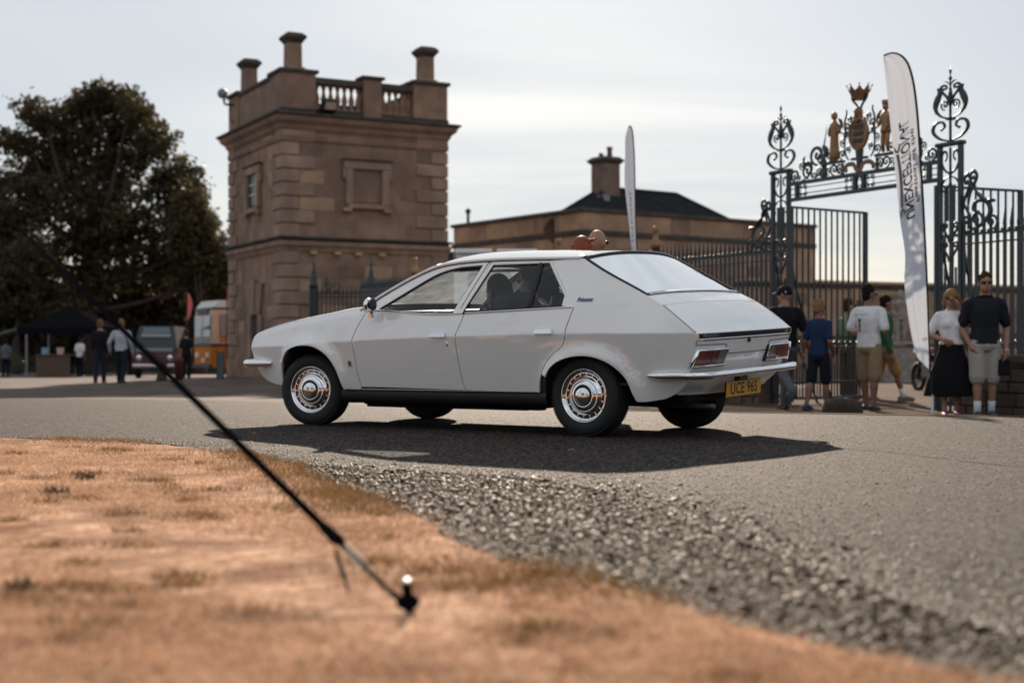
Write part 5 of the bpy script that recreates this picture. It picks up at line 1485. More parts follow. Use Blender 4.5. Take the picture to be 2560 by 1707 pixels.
# railings on a low plinth wall either side
plinth_m = mat('plinth_stone', (.10, .072, .052), .92, var=.35, vscale=4, bump=.5, bscale=14, var2=.4, v2scale=1.5, tint=(.06, .044, .033))
def railing(xa, xb, lab, wall_lab, spear, finials=(), brackets=()):
    L = xb - xa
    w, wz = gempty('plinth_wall', xa, 0); tag(w, wall_lab, 'wall', 'low walls under the railings')
    ztop = .56 - wz
    p_end = GM @ Vector((xb, 0, 0)); drop = min(0, gz(p_end.x, p_end.y) - wz) - .3
    MB().box(.02, L - .02, -.20, .20, drop, ztop - .13).build('wall_core', plinth_m, w)
    MB().bbox(0, L, -.26, .26, ztop - .12, ztop, .02).build('wall_coping', plinth_m, w)
    # rubble blocks on the face towards the road
    z = -.05
    while z < ztop - .15:
        hgt = min(random.uniform(.14, .2), ztop - .13 - z)
        x = random.uniform(-.2, 0)
        while x < L:
            bl = random.uniform(.25, .5); a, b = max(.02, x), min(L - .02, x + bl - .02)
            if b - a > .06 and (xa + a > 3 or xa + b > -6): MB().bbox(a, b, -.235 + random.uniform(-.012, .01), -.19, z, z + hgt - .018, .01).build('wall_stone', plinth_m, w)
            x += bl
        z += hgt
    f, fz = gempty('iron_railing', xa, 0, wz + ztop); tag(f, lab, 'railing', 'railings flanking the gateway')
    rh = 2.2 - .56
    for z, t in ((rh, .035), (rh - .12, .02), (.12, .03)): MB().box(0, L, -.018, .018, z, z + t).build('rail', iron, f)
    b = None; n = int(L / .115)
    for i in range(n + 1):
        x = L * i / n
        if b is None:
            mb = MB().box(-.0165, .0165, -.0165, .0165, 0, rh + .10)
            mb.lathe([(.012, rh + .05), (.030, rh + .07), (.018, rh + .09), (.026, rh + .13), (.012, rh + .24), (.0005, rh + .34)], 8)
            mb.sphere((-.03, -.02, rh + .05), .018, u=6, v=5).sphere((.03, -.02, rh + .05), .018, u=6, v=5)
            b = mb.build('spear_bar', iron, f); o = b
        else: o = share('spear_bar', b, f)
        o.location = (x, 0, 0)
    for x in finials:
        MB().bbox(x - .06, x + .06, -.06, .06, 0, rh + .06, .01).build('standard', iron, f)
        MB().lathe([(.06, rh + .06), (.10, rh + .10), (.13, rh + .16), (.14, rh + .22), (.09, rh + .25), (.07, rh + .27)], 12, Matrix.Translation((x, 0, 0))).build('standard_cap', iron, f, smooth=True)
        MB().lathe([(.07, rh + .27), (.10, rh + .30), (.11, rh + .36), (.085, rh + .42), (.05, rh + .46), (.045, rh + .56), (.06, rh + .60), (.07, rh + .66), (.03, rh + .70)], 12, Matrix.Translation((x, 0, 0))).build('gilt_finial', gilt, f, smooth=True)
        for s in (-1, 1): put('scroll', scroll_mesh('vol', S_volute, .012, .02), f, x + s * .13, 0, rh + .20, s * .6, .6)
    for x, s in brackets:
        put('scroll', scroll_mesh('cs', S_cscroll, .014), f, x + s * .02, 0, rh + .04, s * 2.2, 1.5); put('scroll', scroll_mesh('curl', S_curl, .014), f, x + s * .05, 0, rh + .45, s * 1.4, 1.6)
        put('scroll', scroll_mesh('vol', S_volute, .013, .022), f, x + s * .48, 0, rh + .17, s * 1.3, 1.3); put('scroll', scroll_mesh('vol', S_volute, .013, .022), f, x + s * .22, 0, rh + .22, s * 1.4, 1.4)
        lf = crom([(x + s * .10, 0, rh + .75), (x + s * .22, 0, rh + .60), (x + s * .36, 0, rh + .48), (x + s * .50, 0, rh + .45)], .03)
        MB().tube(lf, [.02 + .045 * abs(math.sin(.6 + 2.4 * math.pi * i / len(lf))) for i in range(len(lf))], 7, flat=(1, .4)).build('leaf', iron, f)
    return f
railing(-3.45, -.25, 'row of dark iron spear railings between the far gate pier and the gilt-finialled post', 'low rough stone wall under the railings left of the gate', True, finials=(0.0,), brackets=((3.2, -1),))
railing(3.83, 6.4, 'tall dark iron railings right of the near gate pier', 'low rough stone wall under the railings at the right edge', True, brackets=((0, 1),))
railing(-16.6, -3.6, 'distant dark iron railings behind the car, running towards the tower', 'low rough stone wall under the distant railings behind the car', True, finials=(3.2, 6.5, 9.8))
# railing panel against the foot of the tower
def tower_rail():
    A = img(784, 880, 47.6); B = img(1010, 880, 47.6)
    z0 = gz(A.x, 47.6); f = empty('iron_railing', (A.x, 47.6, z0), 0.0); tag(f, 'dark railings with tall spiked standards at the foot of the tower', 'railing')
    L = B.x - A.x; h = .596 + (880 - 735) / 3570 * 47.6 - z0
    for z in (.15, h - .12, h): MB().box(0, L, -.02, .02, z, z + .045).build('rail', iron, f)
    b = None
    for i in range(int(L / .14) + 1):
        if b is None: b = MB().box(-.02, .02, -.02, .02, 0, h + .05).lathe([(.02, h + .05), (.035, h + .1), (.0005, h + .3)], 6).build('spear_bar', iron, f); o = b
        else: o = share('spear_bar', b, f)
        o.location = (i * .14, 0, 0)
    for x in (0.0, 1.92):
        MB().bbox(x - .13, x + .13, -.13, .13, 0, h + .2, .02).build('standard', iron, f)
        MB().lathe([(.13, h + .2), (.17, h + .28), (.12, h + .36), (.14, h + .5), (.07, h + .62), (.09, h + .7), (.03, h + .85), (.05, h + .95), (.0005, h + 1.15)], 10, Matrix.Translation((x, 0, 0))).build('spiked_finial', iron, f, smooth=True)
    for x in (.45, .75): put('scroll', scroll_mesh('cs', S_cscroll, .014), f, x - .2, 0, h, 1.6, 1.3)
    MB().box(.42, .47, -.02, .02, h, h + .55).build('spear_bar', iron, f)
tower_rail()
# ------------------------------------------------------------ people
def remesh(mb, voxel, smooth_it=2):
    me = bpy.data.meshes.new('tmp'); me.from_pydata(mb.v, [], mb.f); me.update()
    o = bpy.data.objects.new('tmp', me); COL.objects.link(o)
    m = o.modifiers.new('r', 'REMESH'); m.mode = 'VOXEL'; m.voxel_size = voxel; m.use_smooth_shade = True
    sm = o.modifiers.new('s', 'SMOOTH'); sm.factor = .5; sm.iterations = smooth_it
    dg = bpy.context.evaluated_depsgraph_get()
    out = bpy.data.meshes.new_from_object(o.evaluated_get(dg))
    bpy.data.objects.remove(o); bpy.data.meshes.remove(me)
    out.polygons.foreach_set('use_smooth', [True] * len(out.polygons))
    return out
def rem_obj(name, mb, material, parent, voxel, it=2):
    me = remesh(mb, voxel, it); me.name = name; me.materials.clear(); me.materials.append(material)
    o = bpy.data.objects.new(name, me); COL.objects.link(o); o.parent = parent
    return o
def limb(mb, pts, rad, n=10):
    p = crom(pts, .05); k = len(p)
    t = np.cumsum([0] + [np.linalg.norm(np.array(p[i + 1]) - np.array(p[i])) for i in range(k - 1)])
    q = np.cumsum([0] + [np.linalg.norm(np.array(pts[i + 1]) - np.array(pts[i])) for i in range(len(pts) - 1)])
    rr = list(np.interp(t / t[-1], q / q[-1], rad))
    mb.tube(p, rr, n); mb.sphere(p[0], rr[0], u=8, v=6); mb.sphere(p[-1], rr[-1], u=8, v=6)
def rings(mb, rs, n=18):
    """rs: (x, y, z, rx, ry)"""
    vs = [(x + rx * math.cos(2 * math.pi * k / n), y + ry * math.sin(2 * math.pi * k / n), z) for x, y, z, rx, ry in rs for k in range(n)]
    fs = [(i * n + k, i * n + (k + 1) % n, (i + 1) * n + (k + 1) % n, (i + 1) * n + k) for i in range(len(rs) - 1) for k in range(n)]
    fs += [tuple(range(n))[::-1], tuple((len(rs) - 1) * n + k for k in range(n))]
    mb.add(vs, fs)

skin_t = {'light': mat('skin_light', (.33, .175, .12), .55, var=.08, vscale=20), 'tan': mat('skin_tan', (.23, .11, .068), .55, var=.08, vscale=20)}
def cloth(name, c, var=.1, rough=.9): return mat('cloth_' + name, c, rough, var=var, vscale=12, bump=.75, bscale=8, spec=.15)
hair_m = {'brown': mat('hair_brown', (.055, .028, .016), .85, spec=.1, var=.4, vscale=60), 'dark': mat('hair_dark', (.018, .012, .010), .85, spec=.1, var=.4, vscale=60), 'blonde': mat('hair_blonde', (.24, .13, .06), .8, spec=.1, var=.3, vscale=60),
          'red': mat('hair_red', (.30, .06, .02), .45, var=.5, vscale=60, trans=.35), 'sandy': mat('hair_sandy', (.16, .085, .042), .85, spec=.1, var=.3, vscale=60), 'grey': mat('hair_grey', (.25, .23, .22), .5, var=.3, vscale=60)}
shades_m = mat('sunglasses_black', (.008, .008, .009), .2)

def person(label, loc, face, H=1.75, top=('white', (.7, .7, .7)), bottom=('khaki', (.35, .26, .17)), bottom_kind='shorts', hair='brown', hair_kind='short', skin='light',
           shoes=(.03, .03, .03), socks=None, legs=((0, 0), (0, 0)), arms=None, head_turn=0.0, head_tilt=0.0, shades=False, cap=None, sleeve='short', build=1.0, group=None, fine=True, jacket=None, sit=False, extra=None, lean=0.0, female=False, hem=.50):
    """face: direction faced, degrees clockwise from facing the camera's viewpoint (0 = towards -y)"""
    g = empty('person', loc, R(face)); tag(g, label, 'person', group)
    s = H; vox = .0085 if fine else .015
    sk = skin_t[skin]
    sw = .098 * (1 if not female else .92) * build
    hipx = .052
    def leg_pts(side, th, kn):
        hip = Vector((side * hipx * s, 0, .50 * s)); a = R(th)
        knee = hip + Vector((side * .004 * s, -math.sin(a), -math.cos(a))) * (.235 * s)
        b = R(th - kn)
        ank = knee + Vector((0, -math.sin(b), -math.cos(b))) * (.225 * s)
        return hip, knee, ank
    body = MB(); P = {}
    for i, side in enumerate((-1, 1)):
        hip, knee, ank = leg_pts(side, *legs[i]); P[side] = (hip, knee, ank)
        limb(body, [hip, hip.lerp(knee, .5), knee, knee.lerp(ank, .35) + Vector((0, .006, 0)), knee.lerp(ank, .8), ank], [.048 * s * build, .044 * s * build, .031 * s, .033 * s, .021 * s, .020 * s])
        limb(body, [ank + Vector((0, .018 * s, -.022 * s)), ank + Vector((0, -.035 * s, -.028 * s)), ank + Vector((side * .004 * s, -.085 * s, -.033 * s))], [.020 * s, .020 * s, .014 * s])
    ly = lambda z: -math.sin(R(lean)) * (z - .5 * s)
    tor = [(.47, .07, .052), (.52, .087 * build, .060 * build), (.57, .080 * build, .056 * build), (.62, .077 * build if not female else .070, .055 * build), (.68, .086 * build, .062 * build), (.74, .090 * build, .066 * build), (.785, .086 * build, .058), (.812, .070, .046), (.832, .048, .038), (.845, .038, .034)]
    rings(body, [(0, ly(z * s), z * s, rx * s, ry * s) for z, rx, ry in tor])
    if female:
        for q in (-1, 1): body.sphere((q * .042 * s, ly(.73 * s) - .052 * s, .725 * s), .038 * s, .03 * s, .036 * s)
    sh_z = .792 * s
    arms = arms or (((-.02, .02, -.17), (.0, -.03, -.32)), ((.02, .02, -.17), (0.0, -.03, -.32)))
    AP = {}
    for i, side in enumerate((-1, 1)):
        sh_ = Vector((side * sw * s, ly(sh_z), sh_z)); e, h_ = arms[i]
        el = sh_ + Vector((side * abs(e[0]) if False else e[0], e[1], e[2])) * (s / 1.0); ha = sh_ + Vector(h_) * s
        AP[side] = (sh_, el, ha)
        limb(body, [sh_ - Vector((side * .02 * s, 0, 0)), sh_, sh_.lerp(el, .55), el, el.lerp(ha, .35), ha], [.030 * s, .030 * s * build, .027 * s * build, .022 * s, .0235 * s, .0155 * s])
        # hand: palm, four fingers and a thumb, slightly curled
        d = (ha - el).normalized(); fw = Vector((0, -1, 0)); ax = d.cross(Vector((side, 0, 0)))
        if ax.length < .1: ax = Vector((0, -1, 0))
        ax.normalize(); nr = d.cross(ax).normalized()
        if nr.dot(Vector((-side, 0, 0))) < 0: nr = -nr
        hl = .102 * s
        pc = ha + d * hl * .24
        limb(body, [ha, pc + ax * .012 * s, ha + d * hl * .46 + ax * .008 * s], [.0135 * s, .0165 * s, .014 * s], 8)
        limb(body, [ha, pc - ax * .010 * s, ha + d * hl * .45 - ax * .012 * s], [.0135 * s, .0165 * s, .013 * s], 8)
        for f_ in range(4):
            o_ = (1.5 - f_) * .0108 * s; L = hl * (.44, .50, .47, .36)[f_]
            b0 = ha + d * hl * .45 + ax * o_; b1 = b0 + d * L * .5 + nr * L * .12; b2 = b0 + d * L * .85 + nr * L * .42
            limb(body, [b0, b1, b2], [.0062 * s, .0056 * s, .0046 * s], 6)
        t0 = ha + d * hl * .12 + ax * .018 * s; limb(body, [t0, t0 + d * hl * .22 + ax * .020 * s + nr * .006 * s, t0 + d * hl * .44 + ax * .018 * s + nr * .018 * s], [.0085 * s, .0072 * s, .0055 * s], 6)
    # neck and head
    nb = Vector((0, ly(.83 * s) + .004 * s, .83 * s)); hc = Vector((0, ly(.93 * s) - .010 * s, .928 * s))
    limb(body, [nb, nb.lerp(hc, .6)], [.036 * s * (build ** .5), .033 * s])
    HM = Matrix.Translation(hc) @ Matrix.Rotation(R(head_turn), 4, 'Z') @ Matrix.Rotation(R(head_tilt), 4, 'X')
    hh = .066 * s
    body.sphere((0, .006 * s, .010 * s), .0455 * s, .056 * s, .062 * s, 16, 12, HM)
    body.sphere((0, -.016 * s, -.028 * s), .036 * s, .038 * s, .040 * s, 14, 10, HM)
    body.tube([HM @ Vector(p) * 1.0 for p in [(0, -.050 * s, .010 * s), (0, -.060 * s, -.008 * s), (0, -.052 * s, -.018 * s)]], [.005 * s, .0085 * s, .006 * s], 8)
    for q in (-1, 1): body.sphere((q * .047 * s, .006 * s, -.003 * s), .007 * s, .013 * s, .019 * s, 8, 6, HM)
    if not sit or True:
        rem = rem_obj('body', body, sk, g, vox)
    for q in (-1, 1):
        if not shades: MB().sphere((q * .018 * s, -.047 * s, .006 * s), .0055 * s, .004 * s, .0035 * s, 8, 6, HM).build('eye', mat('eye_dark', (.02, .015, .012), .2), g)
    MB().sphere((0, -.0525 * s, -.036 * s), .013 * s, .004 * s, .0035 * s, 8, 6, HM).build('mouth', mat('lips', (.28, .10, .08), .5), g)
    # clothes
    tm = cloth(*top)
    sh = MB(); inf = .010
    rings(sh, [(0, ly(z * s), z * s, rx * s + inf + (.012 if z < .6 else .004), ry * s + inf + (.010 if z < .6 else .004)) for z, rx, ry in [(hem, .084 * build, .060 * build)] + [t for t in tor if hem + .03 < t[0] < .825]] + [(0, ly(.836 * s), .836 * s, .046 * s, .040 * s)])
    if female:
        for q in (-1, 1): sh.sphere((q * .042 * s, ly(.73 * s) - .055 * s, .725 * s), .042 * s, .034 * s, .040 * s)
    for side in (-1, 1):
        a, b, c = AP[side]
        if sleeve == 'short': limb(sh, [a - Vector((side * .04 * s, 0, -.012 * s)), a, a.lerp(b, .45), a.lerp(b, .80)], [.032 * s, .0345 * s * build, .0345 * s * build, .036 * s * build])
        else: limb(sh, [a - Vector((side * .04 * s, 0, -.012 * s)), a, a.lerp(b, .5), b, b.lerp(c, .5), b.lerp(c, .94)], [.032 * s, .036 * s * build, .038 * s, .033 * s, .030 * s, .026 * s])
    shirt = rem_obj('shirt', sh, tm, g, .012, 3)
    bmat = cloth(*bottom)
    if bottom_kind == 'skirt':
        sk_ = MB(); rings(sk_, [(0, 0, z * s, rx * s, ry * s) for z, rx, ry in ((.16, .20, .13), (.17, .205, .135), (.3, .175, .12), (.42, .135, .10), (.50, .105, .08), (.56, .090, .068), (.60, .080, .062))], 28)
        for i, v_ in enumerate(sk_.v):   # folds
            a = math.atan2(v_[1], v_[0]); k = 1 + .05 * math.sin(a * 9) * max(0, (.5 * s - v_[2]) / (.34 * s)); sk_.v[i] = (v_[0] * k, v_[1] * k, v_[2])
        sk_.build('skirt', bmat, g, smooth=True)
    else:
        pt = MB(); rings(pt, [(0, ly(z * s) if z > .5 else 0, z * s, rx * s + .012, ry * s + .012) for z, rx, ry in ((.46, .075, .058), (.49, .088 * build, .064 * build), (.53, .088 * build, .062 * build), (.585, .080 * build, .057 * build))])
        for side in (-1, 1):
            hip, knee, ank = P[side]
            if bottom_kind == 'shorts':
                limb(pt, [hip, hip.lerp(knee, .5), hip.lerp(knee, .97)], [.056 * s * build, .054 * s * build, .052 * s * build])
            else: limb(pt, [hip, hip.lerp(knee, .5), knee, knee.lerp(ank, .5), ank + Vector((0, 0, .0))], [.056 * s * build, .052 * s * build, .044 * s, .040 * s, .036 * s])
        rem_obj('shorts' if bottom_kind == 'shorts' else 'trousers', pt, bmat, g, .012, 3)
    shm = mat('shoe_%02d%02d%02d' % tuple(int(c * 99) for c in shoes), shoes, .6)
    for side in (-1, 1):
        hip, knee, ank = P[side]
        if socks is not None:
            MB().tube([ank + (knee - ank) * .32, ank + (knee - ank) * .1, ank - Vector((0, 0, .02 * s))], [.0275 * s, .0255 * s, .027 * s], 10).build('sock', cloth('sock_%d' % int(socks[0] * 99), socks), g, smooth=True)
        if not sit:
            b = MB(); limb(b, [ank + Vector((0, .028 * s, -.026 * s)), ank + Vector((0, -.03 * s, -.024 * s)), ank + Vector((side * .005 * s, -.092 * s, -.034 * s))], [.026 * s, .027 * s, .021 * s])
            b.box(-.024 * s, .024 * s, -.10 * s, .05 * s, -.056 * s, -.038 * s, Matrix.Translation(ank))
            rem_obj('shoe', b, shm, g, .009, 1)
    # hair, cap, sunglasses
    hm = hair_m.get(hair) if hair else None
    if hair_kind == 'short':
        h = MB(); h.sphere((0, .012 * s, .022 * s), .0485 * s, .056 * s, .056 * s, 16, 12, HM); h.sphere((0, .030 * s, -.012 * s), .041 * s, .036 * s, .042 * s, 14, 10, HM)
        for k in range(26):
            a = random.uniform(0, 6.28); el_ = random.uniform(.35, 1.5); p = Vector((.046 * math.cos(a) * math.cos(el_), .012 + .052 * math.sin(a) * math.cos(el_), .026 + .054 * math.sin(el_))) * s
            h.sphere(p, .013 * s, u=6, v=5, M=HM)
        rem_obj('hair', h, hm, g, .008, 1)
    elif hair_kind in ('long', 'bob'):
        h = MB(); h.sphere((0, .010 * s, .020 * s), .054 * s, .060 * s, .060 * s, 16, 12, HM)
        L = -.13 if hair_kind == 'long' else -.045
        for k in range(46):
            a = R(random.uniform(-10, 190)); r1 = random.uniform(.042, .056)
            p0 = Vector((r1 * math.cos(a), .012 + r1 * math.sin(a), .03)) * s; p1 = Vector((1.15 * r1 * math.cos(a), .016 + 1.12 * r1 * math.sin(a), random.uniform(L * .5, L * .3))) * s; p2 = Vector(((1.15 + random.uniform(-.1, .45)) * r1 * math.cos(a), .02 + 1.2 * r1 * math.sin(a), L * random.uniform(.8, 1.1))) * s
            h.tube([HM @ Vector(p) for p in crom([p0, p1, p2], .03)], .011 * s, 6)
        if hair_kind == 'long' and extra == 'windblown':
            for k in range(22):
                a = R(random.uniform(120, 240)); p0 = Vector((.045 * math.cos(a), .02, .04)) * s; p1 = p0 + Vector((random.uniform(-.05, -.01), random.uniform(-.01, .03), random.uniform(.0, .03))) * s
                h.tube([HM @ Vector(p) for p in crom([p0, p0.lerp(p1, .5) + Vector((0, 0, .01)), p1], .02)], [.004] * len(crom([p0, p0.lerp(p1, .5) + Vector((0, 0, .01)), p1], .02)), 5)
        rem_obj('hair', h, hm, g, .0085, 1)
    if cap:
        c = MB(); c.sphere((0, .006 * s, .024 * s), .0525 * s, .064 * s, .054 * s, 18, 10, HM)
        c.build('cap', cloth('cap', cap), g, smooth=True)
        MB().grid(lambda u, w: HM @ Vector(((w - .5) * .085 * s, (-.050 - .055 * u * (1 - (2 * w - 1) ** 2 * .5)) * s, (.030 - .014 * u - .010 * (2 * w - 1) ** 2) * s)), 5, 8).build('cap_peak', cloth('cap', cap), g, smooth=True)
    if shades:
        sg = MB()
        for q in (-1, 1): sg.sphere((q * .020 * s, -.050 * s, .006 * s), .017 * s, .007 * s, .012 * s, 12, 8, HM); sg.tube([HM @ Vector((q * .036 * s, -.046 * s, .009 * s)), HM @ Vector((q * .048 * s, -.02 * s, .010 * s)), HM @ Vector((q * .049 * s, .012 * s, .006 * s))], .0028 * s, 5)
        sg.tube([HM @ Vector((-.02 * s, -.056 * s, .010 * s)), HM @ Vector((.02 * s, -.056 * s, .010 * s))], .003 * s, 5)
        sg.build('sunglasses', shades_m, g, smooth=True)
    g['_'] = 0; del g['_']
    return g, HM, AP, P, shirt
def gp(px, Y): X = (px - 1280) / 3570 * Y; return (X, Y, gz(X, Y) + .004)
BL = (.012, .012, .015)
GR = 'visitors by the gate'
# man in a black cap walking away, just beyond the car's tail
a, HM, AP, P, shirt = person('man in a black cap and black T-shirt walking behind the car tail', gp(1962, 20.7), 192, 1.80, ('black', BL), ('grey', (.10, .10, .105)), 'trousers', None, 'none', 'light', (.03, .025, .022),
       legs=((20, 6), (-26, 30)), arms=(((-.05, .03, -.16), (-.06, -.02, -.33)), ((.045, .05, -.165), (.055, .035, -.335))), cap=BL, head_turn=38, build=1.12, group=GR)
MB().sphere((.035 * 1.8, .045 * 1.8, .02 * 1.8), .022, .008, .014, 8, 6, HM @ Matrix.Rotation(R(-10), 4, 'Z')).build('cap_logo', mat('logo_white', (.7, .7, .7), .7), a)
b, *_ = person('teenage boy in navy T-shirt and dark shorts beside the gate pier', gp(2048, 20.4), 140, 1.58, ('navy', (.018, .035, .085)), ('dark_navy', (.012, .013, .022)), 'shorts', 'blonde', 'short', 'tan', (.02, .035, .09),
       legs=((6, 3), (-12, 12)), arms=(((-.03, .03, -.165), (.0, -.10, -.25)), ((.04, .02, -.16), (.02, -.08, -.27))), head_turn=-25, shades=True, build=.92, group=GR)
MB().bbox(-.02, .02, -.005, .005, -.05, .05, .004, Matrix.Translation(Vector((-.10 * 1.58, -.15 * 1.58, .545 * 1.58)))).build('phone', shades_m, b)
c, HM, AP, P, shirt = person('man in white T-shirt and khaki shorts seen from behind in the gateway', gp(2172, 20.6), 142, 1.80, ('white', (.72, .72, .74)), ('khaki', (.30, .22, .14)), 'shorts', 'dark', 'short', 'tan', (.012, .012, .013),
       legs=((-2, 4), (9, 2)), arms=(((-.05, .03, -.16), (.03, -.12, -.12)), ((.05, .02, -.16), (-.02, -.13, -.16))), head_turn=-30, shades=True, build=1.08, group=GR)
pr = mat('print_dark', (.03, .035, .05), .8); gt = mat('print_green', (.05, .16, .12), .8)
s_ = 1.8
vs, fs = text_mesh('Unexceptional', .036)
def onback(v, cx, cz): return (cx - v[0], .118 * s_ * .93 + .004 - .45 * abs(cx - v[0]) ** 2 - 0.0, cz + v[1])
MB().add([onback(v, .03, .765 * s_) for v in vs], fs).build('shirt_lettering', gt, c)
for k, (w, h0, h1) in enumerate(((.028, .70, .735), (.02, .655, .695), (.028, .63, .65))): MB().box(.055 - w / 2, .055 + w / 2, .185, .19 + .012, h0 * s_, h1 * s_).build('shirt_print', pr, c)
d, *_ = person('man in a green and white jacket and tan shorts walking inside the gate', gp(2214, 23.8), 95, 1.77, ('green', (.035, .10, .055)), ('tan', (.32, .18, .07)), 'shorts', 'dark', 'short', 'tan', (.10, .10, .11),
       socks=(.65, .65, .65), legs=((22, 6), (-14, 10)), arms=(((-.04, .05, -.16), (-.05, .0, -.33)), ((.04, .02, -.165), (.05, -.06, -.32))), sleeve='long', group=GR)
MB().grid(lambda u, w: ((w - .5) * .19, -.128 + .10 * (2 * w - 1) ** 2 * .5, .90 + u * .50), 6, 8).build('shirt_front', cloth('white', (.72, .72, .74)), d, smooth=True)
person('man in a pale green shirt partly hidden behind the open gate leaf', gp(2120, 25.2), 120, 1.77, ('sage', (.20, .27, .17)), ('brown', (.10, .07, .05)), 'trousers', 'brown', 'short', 'light', (.05, .04, .03), group=GR, head_turn=-10)
person('man with brown hair standing behind the man in the white T-shirt', gp(2150, 26.5), 150, 1.80, ('olive', (.10, .12, .07)), ('brown', (.10, .07, .05)), 'trousers', 'sandy', 'short', 'light', (.05, .04, .03), group=GR, fine=False)
w, HM, AP, P, shirt = person('woman in white T-shirt and long black skirt shading her eyes', gp(2378, 18.7), -8, 1.66, ('white', (.72, .72, .74)), ('black_skirt', (.008, .008, .010)), 'skirt', 'blonde', 'bob', 'light', (.25, .05, .18),
       legs=((3, 2), (-4, 4)), arms=(((-.075, .01, -.145), (.02, -.10, -.19)), ((.075, -.02, -.135), (-.045, -.06, .075))), head_turn=-18, head_tilt=8, shades=True, female=True, build=1.05, group=GR, hem=.565)
m, HM, AP, P, shirt = person('man in dark polo shirt, pale shorts and white socks at the right', gp(2462, 18.5), -4, 1.86, ('charcoal', (.018, .02, .026)), ('stone', (.36, .33, .30)), 'shorts', 'brown', 'short', 'light', (.05, .045, .04),
       socks=(.6, .62, .68), legs=((3, 3), (-3, 2)), arms=(((-.045, .04, -.165), (.0, -.02, -.285)), ((.05, .03, -.165), (.03, -.02, -.325))), shades=True, build=1.1, group=GR)
# polo collar, watch, bag
MB().tube([(.05 * 1.86 * math.cos(t), .045 * 1.86 * math.sin(t), .835 * 1.86 - .012 * math.sin(t)) for t in np.linspace(0, 6.283, 21)[:-1]], .014, 7, closed=True).build('collar', cloth('charcoal', (.018, .02, .026)), m, smooth=True)
wr = AP[1][2]; MB().lathe([(.030, -.012), (.033, 0), (.030, .012)], 12, Matrix.Translation(wr)).build('watch', mat('steel', (.5, .5, .5), .25, metal=1), m)
MB().bbox(wr.x - .11, wr.x + .05, wr.y - .06, wr.y + .04, wr.z - .33, wr.z - .12, .02).build('shoulder_bag', cloth('black', BL), m)
# couple standing on the far side of the car, heads above the roof
person('bald man in a dark jacket standing behind the car roof', (.80, 13.5, 0.004), 130, 1.745, ('black', BL), ('black', BL), 'trousers', None, 'none', 'light', (.02, .02, .02), sleeve='long', shades=True, head_turn=10, group='couple standing behind the car', build=1.1)
person('red-haired woman in dark clothes standing close to the bald man', (.645, 13.2, 0.004), 170, 1.655, ('black', BL), ('black', BL), 'trousers', 'red', 'long', 'light', (.02, .02, .02), sleeve='long', group='couple standing behind the car', female=True, extra='windblown')
# strollers on the left
GL_ = 'people on the far left'
person('person in black with a backpack walking away on the left', gp(250, 40.3), 182, 1.76, ('black', BL), ('dark_jeans', (.02, .025, .035)), 'trousers', 'sandy', 'short', 'light', (.02, .02, .02), legs=((5, 3), (-6, 6)), sleeve='long', fine=False, group=GL_)
person('man in pale grey shirt and dark trousers walking away', gp(303, 40.0), 176, 1.77, ('pale_grey', (.42, .43, .46)), ('dark_blue', (.015, .02, .03)), 'trousers', 'blonde', 'short', 'light', (.02, .02, .02), legs=((-8, 8), (8, 2)), arms=(((-.06, .03, -.16), (-.05, -.05, -.31)), ((.07, .03, -.155), (.09, -.06, -.29))), sleeve='long', fine=False, group=GL_, build=1.15)
person('person in a white T-shirt and dark trousers near the stall', gp(200, 61), 160, 1.72, ('white', (.72, .72, .74)), ('black', BL), 'trousers', 'dark', 'short', 'tan', (.02, .02, .02), fine=False, group=GL_)
person('person in grey sitting in the shade at the far left', gp(14, 60), 200, 1.60, ('slate_grey', (.12, .14, .17)), ('black', BL), 'trousers', 'dark', 'short', 'tan', (.02, .02, .02), fine=False, group=GL_)
person('person in dark clothes beside the orange bus', gp(466, 51), 180, 1.72, ('black', BL), ('black', BL), 'trousers', 'brown', 'short', 'light', (.02, .02, .02), fine=False, group=GL_)
# the two occupants of the car, seated; legs bent forward out of sight in the cabin
CARM = Matrix.Translation(car.location) @ Matrix.Rotation(car.rotation_euler.z, 4, 'Z') @ BODY
def occupant(label, cx, cy, head_z, H, **kw):
    hip = CARM @ Vector((cx, cy, 0)); z0 = (CARM @ Vector((cx, cy, head_z))).z - .928 * H
    return person(label, (hip.x, hip.y, z0), math.degrees(car.rotation_euler.z) + 90, H, legs=((95, 8), (95, 8)), sit=True, bottom_kind='trousers', group='people in the car',
                  arms=(((-.03, -.05, -.16), (.0, -.20, -.14)), ((.03, -.05, -.16), (0, -.20, -.14))), **kw)
dv = occupant('man with glasses and striped polo shirt driving the white car', 1.30, -.37, 1.165, 1.66, top=('teal_stripe', (.10, .16, .19)), bottom=('black', BL), hair='dark', hair_kind='short', skin='light', shades=True)
occupant('woman with long dark curly hair in the front passenger seat', 1.07, .37, 1.10, 1.58, top=('blue', (.06, .13, .22)), bottom=('black', BL), hair='dark', hair_kind='long', skin='light', female=True)
# stripes knitted into the driver's shirt
def stripes():
    m = MATS['cloth_teal_stripe']; n, l = m.node_tree.nodes, m.node_tree.links; p = n['Principled BSDF']
    tc = n.new('ShaderNodeTexCoord'); wv = n.new('ShaderNodeTexWave'); wv.bands_direction = 'Z'; wv.inputs['Scale'].default_value = 9; wv.inputs['Distortion'].default_value = .6
    l.new(tc.outputs['Object'], wv.inputs['Vector']); r = n.new('ShaderNodeValToRGB')
    r.color_ramp.elements[0].color = (.03, .06, .08, 1); r.color_ramp.elements[1].color = (.45, .42, .42, 1); r.color_ramp.elements[0].position = .6; r.color_ramp.elements[1].position = .9
    l.new(wv.outputs['Fac'], r.inputs[0]); l.new(r.outputs[0], p.inputs['Base Color'])
stripes()
